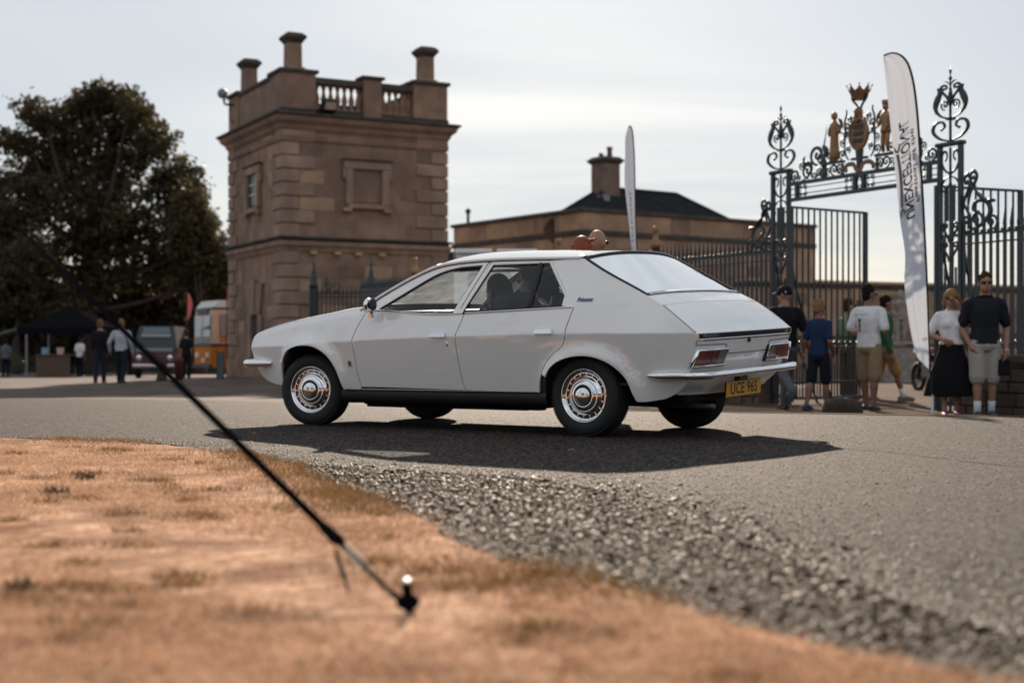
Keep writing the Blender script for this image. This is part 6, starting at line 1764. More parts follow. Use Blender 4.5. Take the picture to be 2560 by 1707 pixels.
# ------------------------------------------------------------ feather flags
flag_w = mat('flag_cloth', (.70, .73, .80), .75, trans=.22, spec=.2)
flag_k = mat('flag_black', (.012, .012, .015), .7)
print_k = mat('flag_print', (.03, .03, .035), .8)
print_g = mat('flag_print_grey', (.16, .155, .15), .8)
def feather(label, Y, right, left, base, zfold=.03, text=True, yaw=0.0, group='feather flags'):
    """right/left: edge points as seen, top to bottom; the cloth hangs in a wavy sheet at depth Y"""
    R_ = crom([tuple(img(px, py, Y)) for px, py in right], .05); L_ = crom([tuple(img(px, py, Y)) for px, py in left], .05)
    def at(c, t):
        k = t * (len(c) - 1); i = min(len(c) - 2, int(k)); return Vector(c[i]).lerp(Vector(c[i + 1]), k - i)
    b = img(*base, Y); g = empty('feather_flag', (b.x, b.y, gz(b.x, b.y))); tag(g, label, 'flag', group)
    def surf(t, w):
        p = at(R_, t).lerp(at(L_, t), w)
        d = zfold * (math.sin(w * 8 + t * 5) * .6 + math.sin(w * 15 - t * 9) * .35) * min(1, w * 3) + yaw * w * (at(R_, t) - at(L_, t)).length
        return p + Vector((0, d, 0)) - g.location
    MB().grid(lambda u, w: surf(u, w), 70, 16).build('flag_cloth', flag_w, g, smooth=True)
    MB().grid(lambda u, w: surf(u * .985, -.055 + w * .085) + Vector((0, -.004, 0)), 70, 2).build('pole_sleeve', flag_k, g, smooth=True)
    pole = [Vector(p) - g.location for p in R_] + [Vector((0, 0, .25)), Vector((0, 0, 0))]
    MB().tube(pole, .011, 6).build('pole', mblack, g, smooth=True)
    MB().lathe([(.03, 0), (.02, .05), (.013, .3)], 8).build('ground_spike', mat('spike_steel', (.4, .4, .4), .35, metal=1), g, smooth=True)
    for a in range(4): MB().box(0, .42, -.02, .02, 0, .015, Matrix.Rotation(R(20 + 90 * a), 4, 'Z')).build('base_leg', mblack, g)
    def lettering(txt, t0, t1, w0, w1, m, bold=0.0, shear=0):
        vs, fs = text_mesh(txt, 1.0, bold=bold, shear=shear); xs = [v[0] for v in vs]; ys = [v[1] for v in vs]
        x0, x1, y0, y1 = min(xs), max(xs), min(ys), max(ys)
        # seen from the back of the cloth the words read mirrored, running up the pole
        mb = MB()
        mb.add([surf(t1 - (v[0] - x0) / (x1 - x0) * (t1 - t0), w0 + (v[1] - y0) / (y1 - y0) * (w1 - w0)) + Vector((0, -.006, 0)) for v in vs], fs)
        mb.build('flag_lettering', m, g)
    if text:
        # mirrored letters: tops of the letters point to the pole side when the print shows through from behind
        lettering('UNEXCEPTIONAL', .225, .525, .70, .36, print_k, .02); lettering('Festival of the', .27, .49, .29, .13, print_k, .012)
        # spanner emblem
        pts = [surf(.475 - .16 * k / 20 + 0, .86 - .08 * math.sin(k / 20 * 3.0)) + Vector((0, -.006, 0)) for k in range(21)]
        MB().tube(pts, .022, 6, flat=(1, .12)).build('spanner_shank', print_g, g)
        for t, dr in ((.31, -1), (.48, 1)):
            for q in (-1, 1):
                pp = [surf(t + dr * .004 * k, .84 + q * .10 * math.sin(min(1, k / 4) * 1.5)) + Vector((0, -.006, 0)) for k in range(7)]
                MB().tube(pp, [.02, .024, .024, .02, .016, .012, .006], 6, flat=(1, .12)).build('spanner_jaw', print_g, g)
        lettering('VITAL', .895, .905, .40, .12, print_k, .01)
    return g
d_ = 1.08844
feather('tall white feather flag with mirrored black lettering in front of the gateway', 17.7,
        [(x * d_, y * d_) for x, y in ((2030, 128), (2048, 122), (2066, 126), (2082, 142), (2095, 180), (2105, 250), (2114, 380), (2123, 530), (2130, 680), (2134, 800), (2136, 850))],
        [(x * d_, y * d_) for x, y in ((2030, 130), (2032, 150), (2034, 170), (2037, 195), (2041, 235), (2048, 310), (2056, 400), (2066, 505), (2078, 585), (2077, 650), (2086, 725), (2098, 790), (2108, 822), (2132, 846))], (2331, 1046), text=True)
f2 = feather('narrow white feather flag seen nearly edge-on above the car roof', 23.4,
        [(x * d_, y * d_) for x, y in ((1444, 291), (1448, 290), (1452, 300), (1456, 340), (1458, 400), (1459, 470), (1461, 540), (1464, 600), (1466, 680))],
        [(x * d_, y * d_) for x, y in ((1443, 292), (1441, 310), (1441, 350), (1440, 400), (1443, 450), (1448, 500), (1452, 540), (1457, 580), (1463, 660))], (1597, 1010), .02, text=False, yaw=4.0)
lv, lf_ = text_mesh('UNEXCEPTIONAL', .30)
MB().add([Vector((v[1] * .16 - .10 + .13 * (v[0] / 2.0 + .5) * 0 , -.05, 2.75 + v[0] * .62)) + Vector((-.012 - .03 * (v[0]), 0, 0)) for v in lv], lf_).build('flag_lettering', print_k, f2)

# small pennants in the distance
def pennant(px, py0, py1, Y, m, lab, w=.25, base=None):
    a = img(px, py0, Y); b = img(px, py1, Y); X = a.x; z0 = gz(X, Y)
    g = empty('pennant_flag', (X, Y, z0 if base is None else base)); tag(g, lab, 'flag', 'distant pennants'); zo = g.location.z
    MB().tube([(0, 0, 0), (.02, 0, a.z - zo + .1)], .025, 6).build('pole', mblack, g)
    MB().grid(lambda u, k: (.02 + (k) * w * (math.sin(u * math.pi * .85 + .35)), .05 * math.sin(u * 5), (a.z - zo) + (b.z - a.z) * u), 12, 3).build('flag_cloth', m, g, smooth=True)
pink = mat('pennant_pink', (.20, .055, .065), .8, trans=.4); redc = mat('pennant_red', (.30, .03, .03), .8, trans=.2); rust = mat('pennant_rust', (.07, .022, .014), .8)
pennant(467, 733, 802, 66, pink, 'narrow pink feather flag in front of the dark trees', .22)
pennant(566, 722, 752, 57, redc, 'small red flag tip above the orange bus', .15)
pennant(1384, 546, 610, 58, rust, 'rust red pennant in front of the stone house', -.42)

# ------------------------------------------------------------ guy strap, ratchet, peg
strap_m = mat('black_webbing', (.006, .006, .007), 1.0, spec=0.0, bump=.2, bscale=200)
peg = (-.245, 3.20); ztop = 2.62
g = empty('guy_strap', (peg[0], peg[1], gz(*peg) + .02)); tag(g, 'black webbing guy strap rising from a tent peg in the dry lawn', 'strap')
# strap runs up and away to the left
dirv = (Vector((-2.16, 6.0, 1.2)) - Vector((peg[0], peg[1], .03))).normalized()
def spt(s): return Vector((0, 0, .012)) + dirv * s
L = ztop / dirv.z
side = dirv.cross(Vector((0, 1, 0))).normalized(); nrm = dirv.cross(side).normalized()
def ribbon(s0, s1, w, tw0, tw1, n=80):
    vs = []; fs = []
    for i in range(n + 1):
        t = i / n; s = s0 + (s1 - s0) * t; a = tw0 + (tw1 - tw0) * t
        u = side * math.cos(a) + nrm * math.sin(a); q = nrm * math.cos(a) - side * math.sin(a)
        for e, f_ in ((-1, -1), (1, -1), (1, 1), (-1, 1)): vs.append(spt(s) + u * e * w / 2 + q * f_ * .0012)
    for i in range(n):
        for k in range(4): fs.append((i * 4 + k, i * 4 + (k + 1) % 4, i * 4 + 4 + (k + 1) % 4, i * 4 + 4 + k))
    return MB().add(vs, fs)
ribbon(.42, L, .021, .3, 3.3, 160).build('webbing', strap_m, g)
ribbon(.10, .30, .012, 0.2, .9, 20).build('tail_cord', strap_m, g)
MB().tube([spt(.30), spt(.335), spt(.40), spt(.44)], [.008, .020, .017, .012], 8, flat=(1, .6)).build('ratchet', strap_m, g)
MB().tube([spt(.32) + side * .02, spt(.26) + side * .035 - Vector((0, 0, .02)), spt(.22) + side * .045 - Vector((0, 0, .035))], [.005, .006, .003], 6).build('ratchet_lever', strap_m, g)
for q in (-1, 1): MB().tube([spt(.30) + side * .008 * q, spt(.20) + side * .008 * q, spt(.12)], .0016, 5).build('hook_wire', mat('wire', (.08, .08, .08), .5, metal=1), g)
MB().tube([spt(.13), spt(.06), Vector((0, 0, .02))], [.004, .006, .009], 7).build('hook', strap_m, g)
pg = MB(); pg.tube([(.015, -.01, -.06), (0, 0, .02), (-.004, .004, .062)], [.011, .012, .012], 10); pgo = pg.build('tent_peg', strap_m)
pgo.location = (peg[0] + .012, peg[1], gz(*peg) + .018); tag(pgo, 'black tent peg with a shiny bare steel head in the lawn', 'tent peg')
MB().lathe([(.0115, 0), (.0125, .005), (.0112, .009), (.0001, .010)], 14, Matrix.Translation((-.004, .004, .060))).build('peg_head', mat('bare_steel', (.8, .8, .82), .25, metal=1), pgo, smooth=True)
MB().tube([(.02 * math.cos(t), .02 * math.sin(t), .018 + .008 * math.sin(t)) for t in np.linspace(0, 6.28, 13)[:-1]], .008, 6, closed=True).build('peg_ring', strap_m, pgo, smooth=True)
# pole that carries the strap, outside the view
pt_ = spt(L) + g.location
pl_ = MB().tube([(pt_.x - .02, pt_.y, gz(pt_.x, pt_.y)), (pt_.x - .02, pt_.y, pt_.z + .1)], .03, 10).build('tent_pole', mat('pole_alu', (.5, .5, .5), .4, metal=1), None, smooth=True)
tag(pl_, 'tall metal tent pole holding the top of the black strap', 'pole')
MB().lathe([(.09, 0), (.09, .015), (.035, .03), (.035, .08)], 14, Matrix.Translation((pt_.x - .02, pt_.y, gz(pt_.x, pt_.y)))).build('pole_foot', mblack, pl_)

# ------------------------------------------------------------ stone by the kerb, statue, parked motorcycle beyond the gate
st = bmesh.new(); bmesh.ops.create_icosphere(st, subdivisions=3, radius=1)
for v in st.verts:
    c = v.co; k = (abs(c.x) ** 4 + abs(c.y) ** 4 + abs(c.z) ** 4) ** -.25
    v.co = Vector((c.x * k * .235, c.y * k * .17, c.z * k * .17 * (1 - .18 * abs(c.x)))) + Vector((random.uniform(-.006, .006),) * 3)
me = bpy.data.meshes.new('boulder'); st.to_mesh(me); st.free(); me.polygons.foreach_set('use_smooth', [True] * len(me.polygons)); me.materials.append(mat('boulder', (.042, .03, .024), .95, var=.35, vscale=9, bump=.6, bscale=18))
bo = bpy.data.objects.new('boulder', me); COL.objects.link(bo); bo.location = (3.98, 17.2, gz(3.98, 17.2) + .09); tag(bo, 'squat dark stone block on the road edge by the gate', 'stone')
sm = mat('statue_stone', (.26, .23, .20), .85, var=.3, vscale=6, bump=.3, bscale=15)
sp = img(2252, 880, 40.0); sz = gz(sp.x, 40)
s1 = empty('garden_statue', (sp.x, 40, sz)); tag(s1, 'weathered standing statue on a pedestal behind the gateway', 'statue')
z1 = CAM_H + (880 - 854) / 3570 * 40 - sz
MB().bbox(-.38, .38, -.38, .38, 0, .12, .02).bbox(-.30, .30, -.30, .30, .12, z1 - .14, .02).bbox(-.37, .37, -.37, .37, z1 - .14, z1, .03).build('pedestal', sm, s1)
fb = MB(); k = 1.40
for q in (-1, 1): limb(fb, [(q * .075, 0, z1 + .74 * k * .5 / .5 * .52), (q * .085, -.02, z1 + .2 * k), (q * .08, .0, z1 + .03)], [.075, .055, .04])
rings(fb, [(0, 0, z1 + .44 * k, .14, .10), (0, 0, z1 + .52 * k, .125, .09), (0, 0, z1 + .62 * k, .12, .09), (0, 0, z1 + .74 * k, .16, .11), (0, 0, z1 + .80 * k, .13, .09), (0, 0, z1 + .83 * k, .06, .05)])
fb.sphere((0, -.01, z1 + .905 * k), .075, .085, .10); fb.lathe([(.085, z1 + .93 * k), (.07, z1 + 1.0 * k), (.02, z1 + 1.03 * k)], 12)
limb(fb, [(-.17, 0, z1 + .78 * k), (-.24, .03, z1 + .62 * k), (-.14, -.06, z1 + .54 * k)], [.05, .042, .035]); limb(fb, [(.17, 0, z1 + .78 * k), (.24, .02, z1 + .60 * k), (.22, -.04, z1 + .46 * k)], [.05, .042, .035])
rings(fb, [(0, .08, z1 + .10, .15, .05), (0, .10, z1 + .6 * k, .17, .05), (0, .06, z1 + .8 * k, .12, .05)])
rem_obj('figure', fb, sm, s1, .016, 2)
mc = img(2332, 880, 31.0); mz = gz(mc.x, 31)
m1 = empty('motorcycle', (mc.x, 31, mz), R(100)); tag(m1, 'dark motorcycle parked beyond the gateway behind the flag', 'motorcycle')
for x in (-.68, .68):
    wq = MB().tube([(x + .28 * math.cos(t), 0, .31 + .28 * math.sin(t)) for t in np.linspace(0, 6.283, 25)[:-1]], .05, 8, closed=True).build('wheel', tyre_m, m1, smooth=True)
    MB().lathe([(.06, -.05), (.06, .05)], 12, Matrix.Translation((x, 0, .31)) @ Matrix.Rotation(R(90), 4, 'X')).build('hub', mblack, wq)
MB().tube(crom([(-.68, 0, .31), (-.35, 0, .62), (.2, 0, .68), (.5, 0, .75), (.68, 0, .31)], .06), .05, 8).build('frame', mblack, m1, smooth=True)
MB().sphere((.15, 0, .82), .30, .15, .14).build('fuel_tank', mat('tank_red', (.10, .012, .012), .2), m1, smooth=True)
MB().sphere((-.35, 0, .78), .34, .14, .07).build('seat', mblack, m1, smooth=True)
MB().bbox(-.15, .25, -.16, .16, .28, .6, .04).build('engine', mat('engine_alu', (.25, .25, .26), .4, metal=.9), m1)
MB().tube([(.5, -.36, 1.02), (.58, 0, .98), (.5, .36, 1.02)], .018, 7).build('handlebar', mblack, m1, smooth=True)
MB().sphere((.72, 0, .85), .10, .11, .11).build('headlight', chrome, m1, smooth=True)

# ------------------------------------------------------------ vehicles in the background
def simple_wheel(par, x, y, r, w=.2):
    t = MB().lathe([(r * .62, -w / 2), (r * .95, -w / 2), (r, -w * .3), (r, w * .3), (r * .95, w / 2), (r * .62, w / 2)], 24, Matrix.Translation((x, y, r)) @ Matrix.Rotation(R(90), 4, 'X'), cap=False).build('wheel', tyre_m, par, smooth=True)
    MB().lathe([(.001, -w * .3), (r * .62, -w * .42), (r * .62, w * .42), (.001, w * .3)], 20, Matrix.Translation((x, y, r)) @ Matrix.Rotation(R(90), 4, 'X')).build('rim', mat('rim_steel', (.4, .4, .4), .35, metal=.8), t, smooth=True)
# orange and cream bus: front towards the left, long side running behind the tower
bus_o = mat('bus_orange', (.62, .20, .02), .6, spec=.15, var=.05); bus_c = mat('bus_cream', (.68, .46, .34), .6, spec=.15, var=.05); bus_w = mat('bus_white', (.75, .73, .70), .4, coat=.5)
bus_b = mat('bus_blue', (.02, .025, .05), .4); bglass = mat('bus_glass', (.12, .16, .17), .06, spec=1.0, coat=.4)
bf = img(529, 880, 60.0); bz = gz(bf.x, 60)
bus = empty('bus', (bf.x, 60.0, bz), R(6)); tag(bus, 'vintage orange and cream bus partly hidden by the stone tower', 'bus')
# local: x runs back along the side to the right, y into the picture; front face is turned towards the camera's left
W, Lb = 2.3, 7.5
fx = -.95
def prism4(name, m, z0, z1, inset=0.0, par=bus, t0=0, t1=0):
    pts = [(0 + inset, 0 + inset), (Lb, 0 + inset), (Lb, W), (fx + inset, W * .9)]
    v = [(x, y, z0) for x, y in pts] + [(x + t1 * (1 if x < 1 else 0), y, z1) for x, y in pts]
    return MB().add(v, [(3, 2, 1, 0), (4, 5, 6, 7)] + [(i, (i + 1) % 4, 4 + (i + 1) % 4, 4 + i) for i in range(4)]).build(name, m, par)
prism4('lower_body', bus_o, .42, 1.30); prism4('blue_band', bus_b, 1.30, 1.42, -.015); prism4('upper_body', bus_c, 1.42, 2.85, 0, bus, 0, .06)
prism4('roof_band', bus_b, 2.85, 2.95, .03); rf = prism4('roof', bus_w, 2.95, 3.25, .06, bus, 0, .25)
def fpt(t, z, out=.02): # on the front face, t from near corner (0) to far corner (1)
    a = Vector((0, 0, z)).lerp(Vector((fx, W * .9, z)), t); nr = Vector((-W * .9, fx, 0)).normalized(); nr = nr if nr.x < 0 else -nr
    return a + nr * out
def fquad(name, m, t0, t1, z0, z1, par=bus, out=.02): return MB().add([fpt(t0, z0, out), fpt(t1, z0, out), fpt(t1, z1, out), fpt(t0, z1, out), fpt(t0, z0, 0), fpt(t1, z0, 0), fpt(t1, z1, 0), fpt(t0, z1, 0)], [(0, 1, 2, 3), (0, 4, 5, 1), (1, 5, 6, 2), (2, 6, 7, 3), (3, 7, 4, 0)]).build(name, m, par)
ws = fquad('windscreen', bglass, .06, .95, 1.72, 2.62); fquad('windscreen_pillar', bus_c, .48, .52, 1.72, 2.62, ws, .03); fquad('destination_box', mat('dest_dark', (.05, .03, .02), .4), .2, .8, 2.66, 2.9)
fquad('grille', mat('grille_grey', (.3, .3, .31), .5), .08, .92, 1.45, 1.68)
for t in (.12, .72): fquad('headlight', mat('bus_lamp', (.75, .72, .70), .2), t, t + .16, .85, 1.05, bus, .05)
fquad('number_plate', mat('plate_white', (.7, .7, .62), .5), .36, .54, .62, .82, bus, .03); fquad('bumper', bus_b, -.02, 1.0, .42, .55, bus, .09)
for k in range(5):
    x = .35 + k * 1.35
    wnd = MB().bbox(x, x + .98, -.03, .0, 1.72, 2.6, .01).build('side_window', bglass if k else mat('cab_glass', (.34, .26, .21), .25), bus); MB().bbox(x - .03, x + 1.01, -.018, .0, 1.69, 2.63, .01).build('window_frame', bus_b, wnd)
MB().add([(.30, -.012, 1.50), (.55, -.012, 1.48), (.62, -.012, 1.70), (.46, -.012, 1.62), (.40, -.012, 1.74)], [(0, 1, 2, 3, 4)]).build('painted_emblem', mat('emblem_orange', (.65, .14, .02), .5), bus)
for x in (1.3, 5.6):
    simple_wheel(bus, x, .15, .45, .28); simple_wheel(bus, x, W - .2, .45, .28)
# red and pale small coach/van facing the camera
vx = img(387, 880, 56.0); vz = gz(vx.x, 56)
van = empty('vintage_van', (vx.x, 56, vz), R(4)); tag(van, 'old van with split blue windscreen and dark red front parked in the shade', 'van')
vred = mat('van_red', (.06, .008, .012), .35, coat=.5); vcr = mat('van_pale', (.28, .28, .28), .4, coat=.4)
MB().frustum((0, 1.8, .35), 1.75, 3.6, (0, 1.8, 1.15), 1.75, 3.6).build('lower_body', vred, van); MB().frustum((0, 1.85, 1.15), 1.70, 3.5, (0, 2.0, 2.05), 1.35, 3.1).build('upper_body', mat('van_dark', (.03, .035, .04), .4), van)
MB().add([(-.62, .13, 1.20), (.62, .13, 1.20), (.56, .27, 1.58), (-.56, .27, 1.58)], [(0, 1, 2, 3)]).build('windscreen', mat('van_glass', (.07, .12, .15), .08, spec=1), van)
MB().add([(-.58, .235, 1.62), (.58, .235, 1.62), (.555, .30, 1.74), (-.555, .30, 1.74)], [(0, 1, 2, 3)]).build('visor', vcr, van); MB().add([(-.55, .29, 1.76), (.55, .29, 1.76), (.50, .40, 2.0), (-.50, .40, 2.0)], [(0, 1, 2, 3)]).build('upper_screen', mat('van_glass', (.07, .12, .15), .08, spec=1), van)
MB().bbox(-.70, .70, -.04, .1, 1.03, 1.17, .02).build('front_panel', vcr, van)
for q in (-1, 1):
    MB().sphere((q * .6, 0, .8), .12, .06, .12).build('headlight', chrome, van, smooth=True); simple_wheel(van, q * .75, .7, .33, .18) if False else MB().lathe([(.001, -.09), (.33, -.09), (.33, .09), (.001, .09)], 18, Matrix.Translation((q * .78, .8, .33)) @ Matrix.Rotation(R(90), 4, 'Y')).build('wheel', tyre_m, van)
MB().bbox(-.85, .85, -.12, .02, .42, .55, .03).build('bumper', chrome, van)
# white van behind the car: only its roof edge shows above the bonnet line
wx = img(1135, 880, 30.0); wz = gz(wx.x, 30)
wv = empty('white_van', (wx.x, 30, wz), R(2)); tag(wv, 'white van behind the car, its roof edge showing beside the tower', 'van')
ww = mat('van_white', (.78, .78, .78), .35, coat=.5)
hv = CAM_H + (880 - 622) / 3570 * 30 - wz
MB().bbox(0, 3.6, 0, 1.8, .35, hv - .22, .08).build('body', ww, wv); MB().bbox(.06, 3.5, .06, 1.74, hv - .25, hv - .07, .06).build('roof', ww, wv)
MB().bbox(0.02, .8, -.02, .16, hv - .10, hv, .02).build('roof_board', ww, wv); MB().bbox(.9, 1.75, -.02, .16, hv - .10, hv, .02).build('roof_board', ww, wv)
MB().bbox(.3, 1.2, -.03, 0, 1.25, hv - .4, .01).build('side_window', bglass, wv)
for x in (.7, 2.9): simple_wheel(wv, x, .1, .33); simple_wheel(wv, x, 1.7, .33)

# ------------------------------------------------------------ gazebo stall, counter and odds and ends in the shade
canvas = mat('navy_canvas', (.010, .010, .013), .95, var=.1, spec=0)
A = img(60, 880, 62); B = img(262, 880, 62); gz_ = gz(A.x, 62)
gb = empty('gazebo_stall', (A.x, 62, gz_)); tag(gb, 'dark pop-up gazebo over a market stall in the tree shade', 'gazebo')
Lg = B.x - A.x; h1 = 2.15; h2 = 3.1
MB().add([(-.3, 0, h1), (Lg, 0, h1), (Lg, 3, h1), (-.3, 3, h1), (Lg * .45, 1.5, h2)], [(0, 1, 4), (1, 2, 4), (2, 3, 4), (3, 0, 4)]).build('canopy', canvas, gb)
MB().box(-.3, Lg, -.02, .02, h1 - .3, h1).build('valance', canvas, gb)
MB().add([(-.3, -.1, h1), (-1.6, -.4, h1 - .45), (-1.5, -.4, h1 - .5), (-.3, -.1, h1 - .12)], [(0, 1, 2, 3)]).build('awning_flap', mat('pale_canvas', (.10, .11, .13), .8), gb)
for x in (.1, Lg - .1):
    for y in (.02, 2.95): MB().box(x - .035, x + .035, y - .035, y + .035, 0, h1).build('pole', mat('pole_grey', (.22, .24, .28), .5), gb)
ct = empty('stall_counter', (img(90, 880, 60).x, 60, gz(-20, 60))); tag(ct, 'brown boarded counter in front of the gazebo', 'counter')
wd = mat('brown_boards', (.13, .08, .055), .8, var=.25, vscale=6, stretch=(6, 6, .6))
for k in range(9): MB().bbox(k * .158, k * .158 + .15, 0, .04, 0, .92, .006).build('board', wd, ct)
MB().bbox(-.05, 1.48, -.06, .6, .92, .97, .01).build('counter_top', wd, ct)
for i, (px, py, m, lab) in enumerate(((112, 880, mat('blue_box', (.22, .35, .5), .6), 'pale blue box on the stall counter'), (150, 886, mat('pink_box', (.6, .4, .38), .6), 'pink and white box on the stall counter'))):
    p = img(px, py, 60.2); b = MB().bbox(-.12, .12, -.1, .1, 0, .28, .01).build('goods_box', m); b.location = (p.x, 60.25, gz(-20, 60) + .972); tag(b, lab, 'box')
    MB().box(-.125, .125, -.105, .105, .22, .285).build('box_lid', m, b)
# sandwich board and bins by the bus
ab = empty('sandwich_board', (*gp(551, 49)[:2], gp(551, 49)[2]), R(15)); tag(ab, 'dark sandwich board standing beside the bus', 'sign board')
for q, a in ((0, 10), (1, -10)): MB().bbox(-.13, .13, -.015, .015, 0, .95, .008, Matrix.Translation((0, q * .34 - .17, 0)) @ Matrix.Rotation(R(-a), 4, 'X')).build('panel', mat('board_dark', (.05, .055, .065), .6), ab)
for q in (-1, 1): MB().box(q * .12 - .015, q * .12 + .015, -.03, .0, 0, 1.05, Matrix.Translation((0, -.17, 0)) @ Matrix.Rotation(R(-10), 4, 'X')).build('frame_post', mblack, ab)
for i, (px, Y, col, lab) in enumerate(((405, 43, (.03, .025, .02), 'dark tree-stump planter on the forecourt left of the tower'), (447, 44, (.10, .02, .022), 'dark red post box bin left of the bus'))):
    p = gp(px, Y); b = MB().lathe([(.20, 0), (.17, .06), (.14, .25), (.13, .45), (.17, .5), (.17, .55)] if i == 0 else [(.13, 0), (.13, .55), (.15, .57), (.15, .66), (.04, .74)], 14).build('planter' if i == 0 else 'litter_bin', mat('bin%d' % i, col, .8), None, smooth=True)
    b.location = p; tag(b, lab, 'planter' if i == 0 else 'bin')
    MB().lathe([(.13, .5), (.10, .50), (.05, .49)] if i == 0 else [(.151, .45), (.151, .5)], 14).build('soil' if i == 0 else 'band', mat('soil%d' % i, (.02, .015, .01), .9), b)
# ------------------------------------------------------------ trees
bark = mat('bark', (.05, .038, .03), .95, var=.3, vscale=6, bump=.5, bscale=14)
def leaf_mat(name, cols, trans=.35):
    return mat(name, cols[0], .6, island=cols, trans=trans, spec=.3)
lm_dark = leaf_mat('leaves_dark', [(.035, .035, .018), (.065, .058, .026), (.10, .072, .03), (.05, .044, .02)])
lm_warm = leaf_mat('leaves_warm', [(.04, .04, .018), (.08, .062, .025), (.055, .048, .02), (.12, .08, .026)])
def tree(name, label, X, Y, H, lobes, nleaf, leaf=.28, m=lm_dark, trunk_r=.45, group='trees on the left', seed=1, gap=.0):
    """lobes: (x, y, z, rx, ry, rz) of the leaf masses, relative to the foot"""
    r = np.random.default_rng(seed); z0 = gz(X, Y) - .1
    g = empty(name, (X, Y, z0)); tag(g, label, 'tree', group)
    tb = MB(); top = max(l[2] for l in lobes)
    tb.tube(crom([(0, 0, 0), (.1, 0, H * .15), (-.1, .1, H * .32), (.1, 0, H * .55), (0, 0, H * .8)], .6), list(np.linspace(trunk_r, trunk_r * .2, len(crom([(0, 0, 0), (.1, 0, H * .15), (-.1, .1, H * .32), (.1, 0, H * .55), (0, 0, H * .8)], .6)))), 9)
    tb.build('trunk', bark, g, smooth=True)
    for i, l in enumerate(lobes):
        zb = min(H * .5, max(H * .14, l[2] - l[5] * .8))
        p = crom([(0, 0, zb), (l[0] * .4, l[1] * .4, zb + (l[2] - zb) * .35), (l[0] * .85, l[1] * .85, l[2])], .7)
        lb = MB().tube(p, list(np.linspace(trunk_r * .4, trunk_r * .08, len(p))), 6).build('limb', bark, g, smooth=True)
    vol = np.array([l[3] * l[4] * l[5] for l in lobes]) ** .67; vol /= vol.sum()
    P = []
    for l, w in zip(lobes, vol):
        nt = int(nleaf * w); ncl = max(10, nt // 26)
        d = r.normal(size=(ncl, 3)); d /= np.linalg.norm(d, axis=1)[:, None]
        rad = r.random(ncl) ** .42
        c = d * rad[:, None] * np.array(l[3:6]) + np.array(l[:3])
        c += r.normal(0, .12, c.shape) * np.array(l[3:6])
        k = r.integers(0, ncl, nt)
        P.append(c[k] + r.normal(0, 1, (nt, 3)) * np.array([.40, .40, .30]) * leaf * 2.0)
    P = np.concatenate(P); P = P[P[:, 2] > .6]; n = len(P)
    a = r.normal(size=(n, 3)); a /= np.linalg.norm(a, axis=1)[:, None]; b = np.cross(a, r.normal(size=(n, 3))); b /= np.linalg.norm(b, axis=1)[:, None]
    sz = leaf * r.uniform(.55, 1.25, n)[:, None]
    V = np.stack([P - a * sz * .5, P + b * sz * .30, P + a * sz * .5, P - b * sz * .30], 1).reshape(-1, 3)
    F = np.arange(n * 4).reshape(-1, 4)
    me = bpy.data.meshes.new('crown'); me.vertices.add(len(V)); me.vertices.foreach_set('co', V.ravel())
    me.loops.add(F.size); me.loops.foreach_set('vertex_index', F.ravel()); me.polygons.add(n); me.polygons.foreach_set('loop_start', np.arange(n) * 4); me.update(calc_edges=True)
    me.materials.append(m); o = bpy.data.objects.new('crown', me); COL.objects.link(o); o.parent = g
    return g
def lob(lst, Yt, X0, z0):
    """lobes given as (px, py, half-width px, half-height px) as they appear at depth Yt"""
    out = []; r = random.Random(5)
    for px, py, hw, hh in lst:
        s = Yt / 3570
        out.append(((px - 1280) * s - X0, r.uniform(-2.5, 2.5), CAM_H + (880 - py) * s - z0, hw * s, max(2.0, hw * s * .8), hh * s))
    return out
Yt = 88; X0 = (225 - 1280) / 3570 * Yt; z0 = gz(X0, Yt)
main = [(250, 285, 110, 75), (140, 340, 95, 85), (330, 350, 90, 80), (70, 430, 75, 85), (215, 430, 130, 100), (400, 440, 80, 75), (110, 540, 120, 95), (290, 545, 140, 100), (440, 540, 75, 85), (200, 660, 150, 90), (380, 650, 110, 90), (30, 600, 80, 100), (480, 640, 65, 90), (520, 720, 50, 70), (300, 245, 45, 28), (205, 262, 40, 30), (120, 300, 40, 32), (60, 360, 36, 34), (395, 345, 36, 34), (450, 455, 38, 30), (495, 560, 34, 34), (15, 470, 40, 40), (540, 650, 26, 34), (360, 285, 30, 30), (250, 230, 30, 24)]
tree('broadleaf_tree', 'big dark broadleaf tree towering over the left side', X0, Yt, 16, lob(main, Yt, X0, z0), 50000, .36, lm_dark, .6, seed=3)
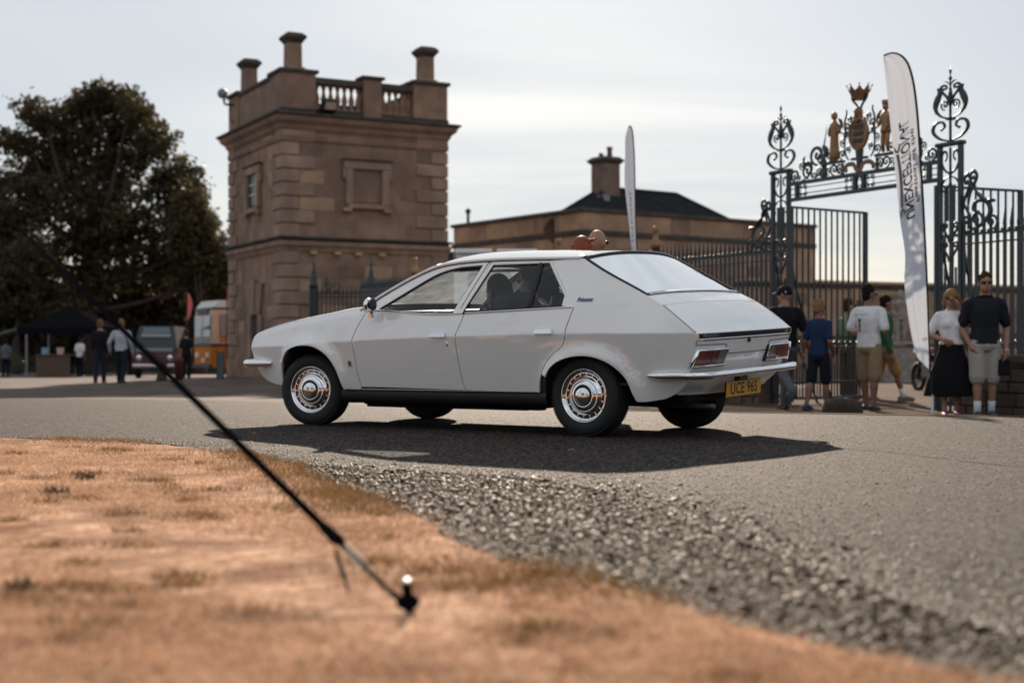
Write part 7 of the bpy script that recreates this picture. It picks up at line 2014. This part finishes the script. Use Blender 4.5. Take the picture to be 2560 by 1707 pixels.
def t2(label, px, Yq, lobes, n, m, sd, leaf=.34, tr=.35):
    x = (px - 1280) / 3570 * Yq; tree('broadleaf_tree', label, x, Yq, max(CAM_H + (880 - l[1]) * Yq / 3570 for l in lobes), lob(lobes, Yq, x, gz(x, Yq)), n, leaf, m, tr, seed=sd)
t2('golden-edged tree just left of the stone tower', 500, 84, [(470, 560, 50, 90), (500, 650, 60, 70), (540, 680, 45, 60), (520, 760, 60, 60)], 17000, lm_warm, 8)
t2('low dark tree behind the walkers', 330, 95, [(300, 740, 90, 60), (390, 750, 90, 70), (340, 830, 120, 60)], 16000, lm_dark, 12, .4)
t2('dark brown-leaved tree at the left edge', 40, 82, [(40, 690, 90, 90), (90, 770, 90, 70), (10, 800, 70, 80)], 18000, lm_dark, 15)
t2('dark tree overhanging the gazebo', 170, 92, [(170, 770, 110, 70), (230, 830, 100, 60), (120, 850, 90, 60)], 16000, lm_dark, 18, .4)
t2('dark tree closing the gap behind the bus', 480, 100, [(450, 790, 80, 80), (540, 800, 70, 80)], 14000, lm_dark, 21, .42)
# trees on the lawn behind the viewpoint; they only show as reflections in the paint and chrome
for i in range(15):
    x = -84 + i * 12 + random.uniform(-3, 3); y = -58 + random.uniform(-6, 6) + .004 * x * x; h = random.uniform(9.5, 13)
    tree('broadleaf_tree', ('first second third fourth fifth sixth seventh eighth ninth tenth eleventh twelfth thirteenth fourteenth fifteenth'.split()[i]) + ' tree of the belt behind the viewpoint, seen in reflections', x, y, h,
         [(0, 0, h * .60, h * .42, h * .4, h * .36), (h * .32, 0, h * .42, h * .34, h * .3, h * .32), (-h * .32, .5, h * .42, h * .34, h * .3, h * .32)], 2400, 1.1, lm_dark, .35, 'trees behind the viewpoint', 40 + i)
# far hedge closing the view behind the trees
tag(mesh_obj('hedge', *(lambda b: (b.v, b.f))(MB().grid(lambda u, w: (-60 + 54 * u + .0, 108 + 2.5 * math.sin(w * 3.14) + 1.2 * math.sin(u * 60), gz(-30, 108) - .2 + (5.2 + .8 * math.sin(u * 37) + .5 * math.sin(u * 91)) * w), 80, 10)), mat('hedge_leaf', (.022, .026, .014), .9, var=.6, vscale=1.5, bump=1, bscale=6), smooth=True), 'tall dark hedge far behind the trees', 'hedge', kind='stuff')
bpy.context.view_layer.update()
